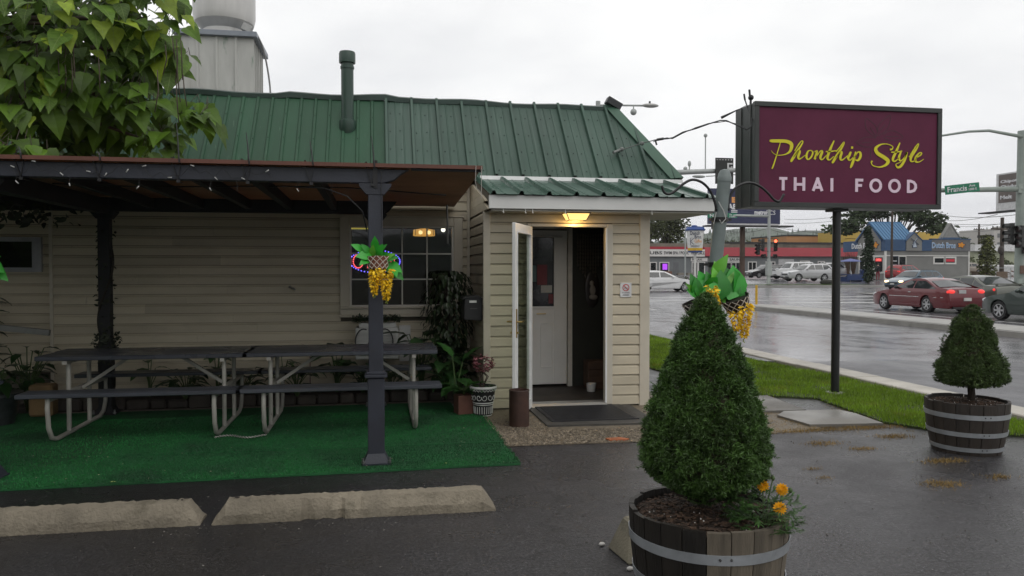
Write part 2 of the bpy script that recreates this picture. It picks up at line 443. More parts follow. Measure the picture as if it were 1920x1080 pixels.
# lawn strip
LAWN = [(4.22, 20), (4.22, 11.6), (4.34, 10.6), (4.66, 8.75), (5.2, 8.46), (5.14, 7.9), (5.05, 7.0), (5.3, 6.56), (5.95, 6.2), (6.3, 5.6), (6.62, 5.6), (6.42, 6.8), (6.52, 8.3), (6.53, 10.3), (6.32, 12), (6.28, 20)]
def inside(x, y, P):
    c = False; j = len(P) - 1
    for i in range(len(P)):
        if (P[i][1] > y) != (P[j][1] > y) and x < (P[j][0] - P[i][0]) * (y - P[i][1]) / (P[j][1] - P[i][1]) + P[i][0]: c = not c
        j = i
    return c
mb = MB(); mb.prism(LAWN, 'z', -.05, .022)
tag(mb.build('lawn', M('lawn_soil', (.035, .05, .012), .9, .4, 12, .4, 60)), kind='structure')
LN = np.array(LAWN); n_ = 90000
px_ = rng.uniform(4.2, 6.7, n_ * 2); py_ = 5.6 + 14.4 * rng.uniform(0, 1, n_ * 2) ** 1.35
ok = np.array([inside(a, b, LAWN) for a, b in zip(px_, py_)]); px_, py_ = px_[ok], py_[ok]
pat = np.sin(px_ * 5.1 + 1.3 * np.sin(py_ * 3.7)) * np.sin(py_ * 4.3 + px_ * 2.2) + rng.normal(0, .35, len(px_)) > -.75
px_, py_ = px_[pat][:n_] + rng.normal(0, .025, pat.sum())[:n_], py_[pat][:n_] + rng.normal(0, .025, pat.sum())[:n_]
def grass(name, px, py, z, h0, h1, wdt, mat, lean=.6):
    n = len(px); a = rng.uniform(0, 6.28, n); h = rng.uniform(h0, h1, n); la = rng.uniform(0, 6.28, n); lm = h * rng.uniform(0, lean, n)
    c, s = np.cos(a) * wdt / 2, np.sin(a) * wdt / 2
    V = np.empty((n, 3, 3)); V[:, 0] = np.stack([px - c, py - s, np.full(n, z)], 1); V[:, 1] = np.stack([px + c, py + s, np.full(n, z)], 1)
    V[:, 2] = np.stack([px + np.cos(la) * lm, py + np.sin(la) * lm, z + h], 1)
    me = bpy.data.meshes.new(name); me.from_pydata(V.reshape(-1, 3), [], np.arange(3 * n).reshape(-1, 3)); me.materials.append(mat)
    o = bpy.data.objects.new(name, me); COL.objects.link(o); return tag(o, kind='stuff')
grass('grass', px_, py_, .018, .022, .06, .009, M('grass_blade', (.17, .28, .017), .5, .4, 1.6, island=.4, trans=.35, dirt=((.26, .25, .04), .55, 2.2)))
dry = M('dry_grass', (.28, .185, .06), .7, .3, 3, island=.4, trans=.2)
def clump(cx, cy, rx, ry, n):
    return rng.normal(cx, rx, n), rng.normal(cy, ry, n)
DR = [(4.55, 5.55, .10, .035, 500), (4.05, 4.95, .08, .05, 420), (3.95, 6.3, .1, .05, 330), (4.15, 6.05, .07, .03, 200), (4.75, 6.45, .1, .05, 420), (4.6, 5.05, .05, .03, 160), (3.3, 5.25, .03, .02, 60), (3.35, 5.5, .04, .02, 60),
      (3.95, 6.82, .35, .04, 1100), (4.7, 6.84, .25, .04, 800), (3.62, 7.3, .07, .25, 500), (4.0, 7.72, .5, .02, 260), (5.08, 7.3, .04, .35, 500), (4.7, 8.72, .1, .04, 120), (3.85, 7.25, .16, .2, 900), (4.2, 7.3, .05, .25, 500), (4.45, 6.9, .3, .03, 500)]
gx, gy = zip(*[clump(*q) for q in DR])
grass('dry_grass_tufts', np.concatenate(gx), np.concatenate(gy), .0, .006, .024, .005, dry, 1.6)
# streets: the side street runs away from us past the sign, the avenue crosses far ahead
sheet('street', lin(6.98, 31, 24), lin(-60, 46, 53), .004, A_STREET)
sheet('cross_street', lin(-90, 260, 70), lin(46, 60.4, 6), .006, A_STREET)
sheet('street_patch', lin(6.99, 15.6, 12), lin(-20, 11.9, 16), .009, A_PATCH)
# kerb strip of concrete beside the lawn, with its joints
kb = tag(MB().prism([(6.42, 20.), (6.98, 20.), (6.98, -6), (6.42, -6)], 'z', -.1, .0).build('kerb_base', CONC_WET), kind='structure')
for i in range(9):
    y0 = 2.0 + i * 1.55
    xa = 6.66 if y0 < 6 else 6.56
    mb = MB().prism([(xa, y0), (6.97, y0), (6.97, y0 + 1.54), (xa, y0 + 1.54)], 'z', -.05, .055 + .004 * (i % 3))
    mb.build('kerb_stone', M('kerb_stone', (.40, .37, .32), .5, .2, 3, .2, 60, rnd=.1, dirt=((.2, .18, .15), .6, 2)), kb, bevel=.012)
# sidewalk strip farther along, wet dark
poly('sidewalk', [(6.34, 12.0), (6.95, 11.7), (6.97, 40), (6.34, 40)], .03, M('sidewalk', (.10, .098, .1), .35, .2, 2, rvar=.12), .05)
# median
md = [(15.98, -20), (15.98, 31.2), (16.4, 32.6), (17.0, 33.0), (17.55, 32.6), (17.9, 31.2), (17.9, -20)]
mb = MB(); mb.prism(md, 'z', -.3, -.03)
tag(mb.build('median', M('median_concrete', (.24, .23, .21), .55, .2, 1.5, .2, 50, dirt=((.1, .1, .09), .55, .8))), kind='structure')
mdi = [(x + (.16 if x < 16.9 else -.16) * (1 if abs(x - 17) > .3 else 0), y - (.16 if y > 31 else 0)) for x, y in md]
poly('median_top', mdi, -.02, M('median_top', (.30, .29, .27), .5, .2, 1, dirt=((.12, .12, .1), .55, .7)))
# lane paint
WP = M('road_paint', (.62, .62, .60), .35, .15, 3, dirt=((.12, .12, .12), .6, 3))
for name, x0, x1, y0, y1 in [('lane_line', 20.3, 20.42, -10, 34.5), ('lane_line', 24.35, 24.47, 2, 34), ('stop_line', 20.7, 30, 36.2, 36.7), ('lane_line', 11.2, 11.32, 30, 43), ('crosswalk_line', 7.4, 30, 39.2, 39.5), ('crosswalk_line', 7.4, 30, 42.4, 42.7), ('lane_line', 31, 60, 49.7, 49.82), ('lane_line', 31, 60, 56.9, 57.02), ('lane_line', -30, 8, 52.6, 52.8), ('lane_line', 31, 70, 53, 53.2)]:
    sheet(name, lin(x0, x1, 1 if x1 - x0 < 2 else 24), lin(y0, y1, 1 if y1 - y0 < 2 else 24), .013, WP)
# far side of the avenue: kerb, pavement, wet lots
fk = M('far_kerb', (.17, .165, .155), .6, .2, .5)
sheet('far_kerb', lin(-90, 260, 70), [60.4, 60.45, 60.8], .15, fk, zf=lambda x, y: gz(x, y) - (.4 if y < 60.42 else 0))
sheet('far_pavement', lin(-90, 260, 70), lin(60.8, 62.6, 2), .152, CONC_WET)
sheet('far_lot', lin(-90, 260, 70), lin(62.6, 150, 30), .13, A_STREET)
sheet('far_verge', lin(24, 44, 20), lin(63.2, 65.6, 2), .2, M('verge', (.06, .10, .02), .9, .3, 2, .3, 30))
sheet('corner_pavement', lin(31, 120, 20), lin(-20, 46, 22), .05, CONC_WET)
# ------------------------------------------------------------------ hills
mb = MB(); na = 240; prof = []
for k in range(na):
    a = 2 * math.pi * k / na
    h = 56 + 9 * math.sin(a * 7 + 1) + 6 * math.sin(a * 17 + 2) + 4 * math.sin(a * 41) + random.uniform(-2, 2)
    prof.append((a, h))
for j, (rr_, f_) in enumerate([(950, 0), (1150, .45), (1400, 1), (1900, .8), (2600, .2)]):
    mb.v += [(rr_ * math.cos(a) + random.uniform(-20, 20), rr_ * math.sin(a) + random.uniform(-20, 20), h * f_ - .5 + (random.uniform(0, 5) if f_ else 0)) for a, h in prof]
mb.f = [(j * na + k, j * na + (k + 1) % na, (j + 1) * na + (k + 1) % na, (j + 1) * na + k) for j in range(4) for k in range(na)]
tag(mb.build('hills', M('hill_forest', (.05, .075, .045), .95, .5, .02, .3, .3), smooth=True), kind='structure')

# tree belt added out of view to block low sky light on the patio
random.seed(14); m_ = MB(); tp_ = leaf_tpl('heart', 2, .2, .3)
for k in range(22):
    x, y = -44 + 1.75 * k + random.uniform(-.6, .6), -12 + random.uniform(-1.5, 1.5); h = random.uniform(4.4, 6.0)
    m_.tube([(x, y, -.2), (x, y, h * .6)], [.2, .1], 6)
    for i in range(330):
        z_ = random.uniform(.3, h); r_ = 1.9 * (1.1 - z_ / h) ** .5 * math.sqrt(random.random()) + .3; a = random.uniform(0, 6.28)
        leaves(m_, tp_, [((x + r_ * math.cos(a), y + r_ * math.sin(a), z_), rdir(random.uniform(-1, .3)), rdir(.4), random.uniform(.5, .85))])
tag(m_.build('added_tree_belt', M('tree_belt_leaf', (.03, .05, .015), .7, .3, 1, island=.4), recalc=False), kind='stuff')
# ------------------------------------------------------------------ restaurant
SID = M('vinyl_siding', (.52, .46, .345), .5, .12, 2.2, .10, 110, rnd=.07, st=(.4, 1, 1), dirt=((.38, .335, .265), .55, 1.8), dirt2=((.26, .23, .18), .67, 3.0, (5, 1, .7)))
TRIM = M('beige_trim', (.54, .49, .40), .45, .1, 3, .05, 90, dirt=((.3, .26, .2), .62, 2))
WHT = M('white_paint', (.74, .74, .72), .35, .06, 3, dirt=((.5, .48, .43), .66, 2))
BACK = M('wall_core', (.10, .09, .07), .9)
B = thing('restaurant_building', 'beige siding restaurant with green metal mansard roof and small entrance porch', 'building', (0, 9.72, 0))
# wall cores with openings
mb = MB()
for q in [(-3.69, -.40, 9.73, 9.85, 0, 2.75), (-.40, 1.06, 9.73, 9.85, 0, 1.03), (-.40, 1.06, 9.73, 9.85, 2.17, 2.75), (1.06, 1.5, 9.73, 9.85, 0, 2.75), (1.5, 2.46, 9.73, 9.85, 2.1, 2.75), (2.46, 3.5, 9.73, 9.85, 0, 2.75), (-9, -8.9, 9.85, 22, 0, 2.75), (-9, 3.5, 22, 22.1, 0, 2.75)]: mb.box(*q)
mb.build('wall', BACK, B)
MB().box(3.4, 3.5, 9.85, 22, 0, 2.75).build('side_wall', SID, B)
CH = .1145
def board(x0, x1, z, y=9.72, h=CH, ax='x'):
    k_ = min(1, h / CH); pr = [(y + .006, z + .005), (y - .010, z + .005), (y - .022, z + .002), (y - .021, z + .010), (y - .016, z + .084 * k_), (y - .004, z + .098 * k_), (y - .001, z + h - .003), (y + .006, z + h - .003)]
    mb = MB()
    if ax == 'x' and x1 - x0 > 2:   # two lengths with a butt joint
        xm = x0 + (x1 - x0) * (.28 + .45 * ((z * 37.7) % 1)); MB().prism(pr, 'x', x0, xm - .0015).build('siding_board', SID, B); x0 = xm
    if ax == 'x': mb.prism(pr, 'x', x0, x1)
    else: mb.prism(pr, 'y', x0, x1)
    return mb.build('siding_board', SID, B)
z = .12
while z < 2.72:
    h = min(CH, 2.735 - z)
    if h > .03:
        if z + h > 1.03 and z < 2.18: board(-3.665, -.425, z, h=h); board(1.075, 1.135, z, h=h)
        else: board(-3.665, 1.135, z, h=h)
        # older lower wing left of the corner trim, a little farther back
        if z > .3: board(-6.6, -3.70, z + .012, y=9.80, h=h)
    z += CH
MB().box(-3.70, -3.665, 9.69, 9.80, .1, 2.74).build('corner_trim', TRIM, B)
MB().box(-9, -3.7, 9.812, 9.86, 0, 2.75).build('wing_wall', BACK, B)
# enclosure (porch room)
mb = MB()
for q in [(1.2, 1.66, 8.46, 8.55, .0, 2.2), (2.60, 3.05, 8.46, 8.55, 0, 2.2), (1.66, 2.60, 8.46, 8.55, 2.05, 2.2), (1.19, 1.28, 8.55, 9.72, 0, 2.2), (2.97, 3.06, 8.55, 9.72, 0, 2.2)]: mb.box(*q)
mb.build('porch_wall', BACK, B)
z = .02
while z < 2.2:
    h = min(CH, 2.205 - z)
    if h > .02:
        if z < 2.05: board(1.245, 1.655, z, y=8.455, h=h); board(2.645, 2.965, z, y=8.455, h=h)
        else: board(1.245, 2.965, z, y=8.455, h=h)
        pr = [(1.196, z + .004), (1.178, z + .004), (1.168, z + .001), (1.170, z + .08), (1.186, z + h - .006), (1.187, z + h - .005), (1.196, z + h - .005)]
        MB().prism([(a, b) for a, b in pr], 'y', 8.47, 9.70).build('siding_board', SID, B)
        pr = [(3.05, z), (3.078, z + .001), (3.063, z + h - .001), (3.05, z + h - .001)]
        MB().prism(pr, 'y', 8.47, 9.70).build('siding_board', SID, B)
    z += CH
MB().box(1.165, 1.245, 8.425, 8.475, 0, 2.2).build('corner_trim', TRIM, B, bevel=.006)
MB().box(2.965, 3.085, 8.425, 8.475, 0, 2.2).build('corner_trim', TRIM, B, bevel=.006)
MB().box(1.135, 1.165, 9.66, 9.72, .1, 2.6).build('corner_trim', TRIM, B)
# door frame
DF = M('door_frame', (.52, .48, .40), .4, .08, 3)
mb = MB(); mb.box(1.655, 1.705, 8.42, 8.56, .03, 2.07); mb.box(2.575, 2.645, 8.42, 8.56, .03, 2.07); mb.box(1.705, 2.575, 8.42, 8.56, 2.035, 2.07)
mb.build('door_frame', DF, B, bevel=.005)
MB().box(2.555, 2.574, 8.405, 8.43, .05, 2.03).build('door_stop', WHT, B)
MB().prism([(8.38, .0), (8.38, .02), (8.43, .055), (8.58, .055), (8.58, 0)], 'x', 1.705, 2.575).build('threshold', M('aluminium', (.55, .55, .53), .35, .1, 4, metal=.7), B)
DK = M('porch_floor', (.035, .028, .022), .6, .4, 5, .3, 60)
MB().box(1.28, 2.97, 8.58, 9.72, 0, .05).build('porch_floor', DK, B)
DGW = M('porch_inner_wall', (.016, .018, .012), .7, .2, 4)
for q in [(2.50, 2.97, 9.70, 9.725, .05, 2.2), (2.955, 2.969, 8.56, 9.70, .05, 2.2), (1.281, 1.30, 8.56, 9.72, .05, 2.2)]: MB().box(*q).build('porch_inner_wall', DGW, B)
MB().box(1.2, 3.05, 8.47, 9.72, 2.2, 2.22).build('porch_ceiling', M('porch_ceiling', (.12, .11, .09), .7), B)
# inner door, closed, in the main wall
DR_ = MB()
for q in [(1.52, 1.60, 9.70, 9.74, .08, 2.06), (2.26, 2.43, 9.70, 9.74, .08, 2.06), (1.60, 2.26, 9.70, 9.74, 1.97, 2.06), (1.60, 2.26, 9.70, 9.74, .08, 1.08)]: DR_.box(*q)
ID = DR_.build('inner_door', M('door_white', (.80, .80, .77), .4, .05, 3), B, bevel=.004)
mb = MB(); mb.box(2.08, 2.24, 9.69, 9.70, .30, .31); mb.box(2.08, 2.24, 9.69, 9.70, .86, .87); mb.box(2.08, 2.09, 9.69, 9.70, .31, .86); mb.box(2.23, 2.24, 9.69, 9.70, .31, .86)
mb.box(1.70, 1.86, 9.69, 9.70, .30, .31); mb.box(1.70, 1.86, 9.69, 9.70, .86, .87)
mb.build('door_panel', M('door_white', (.6, .6, .6)), ID)
MB().box(1.60, 2.26, 9.715, 9.725, 1.08, 1.97).build('door_glass', M('door_glass_dark', (.016, .013, .02), .08, .6, 6), ID)
mb = MB(); mb.box(1.58, 2.28, 9.685, 9.70, 1.06, 1.085); mb.box(2.255, 2.275, 9.685, 9.70, 1.085, 1.97)
mb.build('glass_bead', M('door_white', (.6, .6, .6)), ID)
MB().box(2.04, 2.17, 9.708, 9.714, 1.36, 1.62).build('notice', M('red_paper', (.20, .05, .06), .7), ID)
MB().box(1.98, 2.03, 9.708, 9.714, 1.40, 1.61).build('notice', M('teal_paper', (.10, .17, .18), .7), ID)
MB().box(2.09, 2.235, 9.709, 9.713, 1.26, 1.355).build('notice', M('white_paper', (.45, .45, .42), .7), ID)
MB().box(2.19, 2.25, 9.708, 9.714, 1.12, 1.24).build('notice', M('red_paper', (.20, .05, .06), .7), ID)
MB().tube([(2.02, 9.66, 1.985), (2.36, 9.66, 1.975)], .014, 8).build('door_closer', WHT, ID, smooth=True)
MB().box(2.03, 2.15, 9.68, 9.70, .985, .995).build('mail_slot', M('brass', (.5, .36, .14), .35, metal=1), ID)
mb = MB(); mb.box(2.44, 2.50, 9.69, 9.75, .05, 2.12); mb.box(1.46, 2.44, 9.69, 9.75, 2.075, 2.12); mb.build('inner_door_jamb', M('jamb', (.58, .56, .5), .45), B)
MB().box(1.5, 2.46, 9.76, 9.80, .05, 2.1).build('hall_backing', M('dark_room', (.02, .015, .012), .8), B)
# storm door, standing open towards us
hx, hy = 1.695, 8.405; fx_, fy_ = 1.365, 7.64
dv_ = Vector((fx_ - hx, fy_ - hy, 0)); dl = dv_.length; dv_.normalize(); nv = Vector((-dv_.y, dv_.x, 0))
MD = Matrix(((dv_.x, nv.x, 0, hx), (dv_.y, nv.y, 0, hy), (0, 0, 1, .03), (0, 0, 0, 1)))
def dbox(*q): return MB().box(*q)
mb = MB()
for q in [(0, .085, -.018, .018, 0, 2.0), (dl - .075, dl, -.018, .018, 0, 2.0), (.085, dl - .075, -.018, .018, 1.92, 2.0), (.085, dl - .075, -.018, .018, 0, .11)]: mb.box(*q)
SD = mb.xf(MD).build('storm_door', WHT, B, bevel=.004)
mb = MB()
for q in [(.085, .1, -.024, .024, .11, 1.92), (dl - .09, dl - .075, -.024, .024, .11, 1.92), (.1, dl - .09, -.024, .024, 1.905, 1.92)]: mb.box(*q)
mb.xf(MD).build('glazing_bead', M('alu_white', (.8, .8, .8), .3), SD)
MB().box(.1, dl - .09, -.003, .003, .11, 1.905).xf(MD).build('door_glass', glass('storm_glass', (.82, .86, .80)), SD)
BR = M('brass', (.5, .36, .14), .35, metal=1)
mb = MB(); mb.box(dl - .055, dl - .02, -.026, .026, .84, 1.13)
for s in (-1, 1):
    mb.tube([(dl - .037, s * .02, 1.0), (dl - .037, s * .075, 1.0), (dl - .12, s * .075, 1.0)], .009, 6); mb.box(dl - .05, dl - .025, s * .03 - .012, s * .03 + .012, .88, .90)
mb.xf(MD).build('door_handle', BR, SD)
mb = MB()
for zz in (.12, .2, 1.86, 1.94): mb.tube([(dl - .02, -.019, zz), (dl - .02, -.022, zz)], .007, 6)
mb.xf(MD).build('screw', M('black_rubber', (.02, .02, .02), .6), SD)
# main window
mb = MB()
for q in [(-.43, -.315, 9.665, 9.735, 1.10, 2.205), (.965, 1.08, 9.665, 9.735, 1.10, 2.205), (-.315, .965, 9.665, 9.735, 2.095, 2.205)]: mb.box(*q)
mb.box(-.445, 1.095, 9.655, 9.735, 2.205, 2.225)
W = mb.build('window', TRIM, B, bevel=.006)
mb = MB(); mb.box(-.43, 1.08, 9.64, 9.735, 1.075, 1.10); mb.box(-.43, 1.08, 9.668, 9.735, 1.0, 1.075); mb.box(-.44, 1.09, 9.655, 9.735, .97, 1.0)
mb.build('window_sill', TRIM, W, bevel=.006)
mb = MB()
for q in [(-.315, -.29, 9.68, 9.74, 1.1, 2.095), (.94, .965, 9.68, 9.74, 1.1, 2.095), (-.29, .94, 9.68, 9.74, 2.07, 2.095), (-.29, .94, 9.68, 9.74, 1.1, 1.12)]: mb.box(*q)
VW = M('vinyl_white', (.62, .6, .54), .4, .05)
mb.build('sash', VW, W, bevel=.003)
cx = [-.29 + 1.23 * i / 4 for i in range(5)]; cz = [1.12 + .95 * i / 3 for i in range(4)]
for x in cx[1:4]: MB().box(x - .008, x + .008, 9.69, 9.71, 1.12, 2.07).build('muntin', VW, W)
for zz in cz[1:3]: MB().box(-.29, .94, 9.692, 9.712, zz - .008, zz + .008).build('muntin', VW, W)
GW = glass('window_glass', (.55, .58, .58))
for i in range(4):
    for j in range(3):
        MB().box(cx[i] + .004, cx[i + 1] - .004, 9.714, 9.718, cz[j] + .004, cz[j + 1] - .004).build('pane', GW, W)
# dining room behind the glass
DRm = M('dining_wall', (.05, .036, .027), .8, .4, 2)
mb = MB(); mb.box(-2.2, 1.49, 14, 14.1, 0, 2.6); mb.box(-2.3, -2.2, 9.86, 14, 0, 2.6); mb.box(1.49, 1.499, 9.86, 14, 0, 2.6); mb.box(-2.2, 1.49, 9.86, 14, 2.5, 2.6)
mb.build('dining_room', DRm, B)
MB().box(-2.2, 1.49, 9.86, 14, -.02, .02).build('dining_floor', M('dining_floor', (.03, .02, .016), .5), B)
# far-left wing window
W2 = MB()
for q in [(-5.2, -3.80, 9.74, 9.80, 1.88, 1.93), (-5.2, -3.80, 9.74, 9.80, 1.53, 1.58), (-3.90, -3.80, 9.742, 9.80, 1.58, 1.88), (-5.2, -5.12, 9.742, 9.80, 1.58, 1.88)]: W2.box(*q)
w2 = W2.build('wing_window', M('grey_frame', (.34, .34, .36), .5), B)
MB().box(-5.12, -3.9, 9.765, 9.775, 1.58, 1.88).build('pane', M('dark_pane', (.01, .01, .012), .06, .2), w2)
# mansard roof ------------------------------------------------------
yb, zb, yt, zt = 9.42, 2.70, 10.38, 3.805
XB, XT = 3.87, 3.25
sl = Vector((0, yt - yb, zt - zb)); SLN = sl.length; sd = sl.normalized(); sn = Vector((0, -sd.z, sd.y))
def panel(name, x0, wd, prof, mat, y0, z0, sd, sn, ln, par, hip=False, ov=0):
    V = []; 
    for (u, h) in prof:
        x = x0 + u * wd
        m = ln if not hip or x < XT else max(.0, (XB - x) / (XB - XT) * ln)
        for s in (-ov, m): V.append(Vector((x, y0, z0)) + sd * s + sn * h)
    for (u, h) in reversed(prof):
        x = x0 + u * wd
        m = ln if not hip or x < XT else max(.0, (XB - x) / (XB - XT) * ln)
        for s in (-ov, m): V.append(Vector((x, y0, z0)) + sd * s + sn * (h - .004))
    n = len(prof) * 2
    F = [(2 * i, 2 * i + 1, (2 * i + 3) % (2 * n), (2 * i + 2) % (2 * n)) for i in range(n)]
    F += [tuple(2 * i for i in range(n)), tuple(2 * i + 1 for i in range(n - 1, -1, -1))]
    return MB().add(V, F).build(name, mat, par)
RG = M('roof_green_right', (.038, .080, .058), .48, .16, 2.2, .05, 40, rnd=.12, st=(2, .5, .5), dirt=((.06, .10, .08), .6, 2.5), rvar=.1, dirt2=((.07, .115, .092), .58, 3.0, (5, .35, .35)))
RL = M('roof_green_left', (.015, .070, .032), .6, .15, 2.0, .05, 40, rnd=.10, st=(2, .5, .5), dirt=((.035, .07, .045), .62, 2.0), dirt2=((.11, .19, .13), .63, 7.0, (5, 1, 1)))
pR = [(0, 0), (.022, .045), (.115, .045), (.14, 0), (.40, 0), (.415, .006), (.44, .006), (.455, 0), (.70, 0), (.715, .006), (.74, .006), (.755, 0), (1, 0)]
pL = [(0, 0), (.05, .016), (.2, .016), (.25, 0), (1, 0)]
WR, WL = .331, .178
x = .12
while x < XB - .02:
    panel('roof_panel', x, min(WR - .001, XB - x), pR, RG, yb, zb, sd, sn, SLN, B, True); x += WR
x = .12 - WL
while x > -7:
    panel('roof_panel', x, WL - .001, pL, RL, yb, zb + .0, sd, sn, SLN + .0, B); x -= WL
# fixing screws
mb = MB()
for k in range(12):
    for s_ in (.12, .45, .8, 1.15, 1.4):
        for u in (.22, .6):
            x = .12 + WR * k + u * WR + random.uniform(-.01, .01)
            if x > XB - (XB - XT) * s_ / SLN - .08: continue
            p = Vector((x, yb, zb)) + sd * (s_ + random.uniform(-.02, .02)) + sn * .004; mb.ball(p, .007, 3)
for k in range(38):
    for s_ in (.1, .6, 1.05, 1.4): p = Vector((.12 - WL * (k + 1) + .024, yb, zb)) + sd * (s_ + random.uniform(-.03, .03)) + sn * .018; mb.ball(p, .007, 3)
mb.build('roof_screw', M('screw_dark', (.012, .02, .016), .5), B, recalc=False)['kind'] = 'stuff'
# deck under the panels, side slope, flat roof
MB().add([(-7, yb + .03, zb - .02), (XB - .03, yb + .03, zb - .02), (XT - .03, yt + .03, zt - .02), (-7, yt + .03, zt - .02), (-7, 22, zt - .03), (XT - .03, 22, zt - .03), (XB - .03, 22, zb - .02), (-7, 22, zb - .02)],
         [(0, 1, 2, 3), (3, 2, 5, 4), (1, 6, 5, 2), (0, 7, 6, 1), (4, 5, 6, 7), (0, 3, 4, 7)]).build('roof_deck', M('roof_membrane', (.25, .25, .24), .8), B)
MB().add([(XB, yb, zb), (XB, 22, zb), (XT, 22, zt), (XT, yt, zt)], [(0, 1, 2, 3)]).build('roof_side_slope', RG, B)
mb = MB(); hipd = Vector((XT - XB, yt - yb, zt - zb)); hn = Vector((.55, -.75, .55)).normalized()
P0 = Vector((XB, yb, zb)) + hn * .03
a_ = Vector((-.13, .0, -.0)); 
mb.add([P0 + Vector((-.17, -.0, .004)), P0 + Vector((0, -.01, .02)), P0 + Vector((.03, .14, 0)), P0 + hipd + Vector((.03, .14, 0)), P0 + hipd + Vector((0, -.01, .02)), P0 + hipd + Vector((-.15, 0, .01))], [(0, 1, 4, 5), (1, 2, 3, 4)])
mb.build('hip_flashing', M('hip_green', (.05, .115, .075), .35, .12, 2), B)
# ridge cap, a little wavy and lifted in places
mb = MB(); rc = []
for i in range(60):
    x = -7 + (XT + 7.02) * i / 59
    wv = .012 * math.sin(x * 2.1) + .01 * math.sin(x * 5.3 + 1) + (.028 if -1.25 < x < .25 else 0)
    rc.append((x, wv))
for x, wv in rc: mb.v += [(x, yt - .055, zt - .055 + wv * .6), (x, yt - .06, zt + .0 + wv), (x, yt + .0, zt + .025 + wv), (x, yt + .16, zt + .02)]
mb.f = [(4 * i + j, 4 * i + j + 1, 4 * i + j + 5, 4 * i + j + 4) for i in range(59) for j in range(3)]
mb.build('ridge_cap', M('ridge_green', (.03, .055, .045), .45, .2, 3), B)
MB().obox((XT + .0, yt - .03, zt + .045), (.22, .13, .09), Matrix.Rotation(R(28), 3, 'Y')).build('bent_flashing', M('dark_metal', (.02, .022, .024), .5), B)
# porch roof --------------------------------------------------------
py0, pz0, py1, pz1 = 8.10, 2.362, 9.41, 2.665
ps = Vector((0, py1 - py0, pz1 - pz0)); PLN = ps.length; psd = ps.normalized(); psn = Vector((0, -psd.z, psd.y))
pP = [(0, 0), (.03, .0), (.09, .038), (.17, .038), (.23, 0), (.5, 0), (.52, .006), (.56, .006), (.58, 0), (1, 0)]
x = 1.19
RP = M('roof_green_porch', (.042, .090, .066), .30, .18, 2.5, .05, 40, rnd=.12, st=(2, .5, .5), dirt=((.10, .15, .125), .58, 2.5), rvar=.1)
while x < 3.78:
    panel('porch_roof_panel', x, min(.299, 3.79 - x), pP, RP, py0, pz0, psd, psn, PLN, B, ov=.03); x += .3
MB().prism([(8.15, 2.35), (9.42, 2.64), (9.42, 2.2), (8.15, 2.2)], 'x', 1.21, 3.73).build('porch_roof_core', BACK, B)
FAS = M('fascia_white', (.66, .66, .64), .45, .06, 2, dirt=((.5, .49, .45), .62, 1.5))
MB().box(1.185, 3.755, 8.115, 8.15, 2.205, 2.35).build('fascia', FAS, B, bevel=.004)
MB().prism([(8.15, 2.205), (9.7, 2.205), (9.7, 2.63), (8.15, 2.335)], 'x', 3.73, 3.755).build('side_fascia', FAS, B)
MB().box(1.215, 3.725, 8.155, 9.4, 2.185, 2.2).build('soffit', M('soffit', (.50, .48, .43), .6, .15, 3), B)
for i, (z0, z1, ya) in enumerate([(2.205, 2.30, 8.13), (2.302, 2.40, 8.3), (2.402, 2.5, 8.7), (2.502, 2.6, 9.1)]):
    MB().prism([(ya, z0), (9.68, z0), (9.68, z1), (ya + .36, z1)], 'x', 1.17, 1.2).build('gable_board', SID, B)
MB().prism([(9.36, 2.655), (9.415, 2.665), (9.415, 2.705), (9.39, 2.705)], 'x', 1.26, 3.87).build('flashing', M('white_flashing', (.62, .63, .62), .4, .1), B)
# conduit pole of the roof: painted vent pipe
VP = MB().tube([(-.34, 10.0, 3.28), (-.34, 10.0, 4.16)], .077, 20).build('vent_pipe', M('pipe_green', (.028, .06, .045), .4, .15, 6), B, smooth=40)
mb = MB(); mb.lathe([(.0, .0), (.10, .0), (.102, .02), (.102, .12), (.094, .14), (0, .14)], (-.34, 10.0, 4.15), 20); mb.lathe([(.086, .0), (.086, .03)], (-.34, 10, 4.08), 20)
mb.build('pipe_cap', M('pipe_green', (0, 0, 0)), VP, smooth=40)
MB().lathe([(.077, .14), (.1, .13), (.105, .02), (.075, -.06), (.0, -.1)], (-.34, 9.985, 3.3), 16).build('pipe_boot', M('pipe_green', (0, 0, 0)), VP, smooth=40)
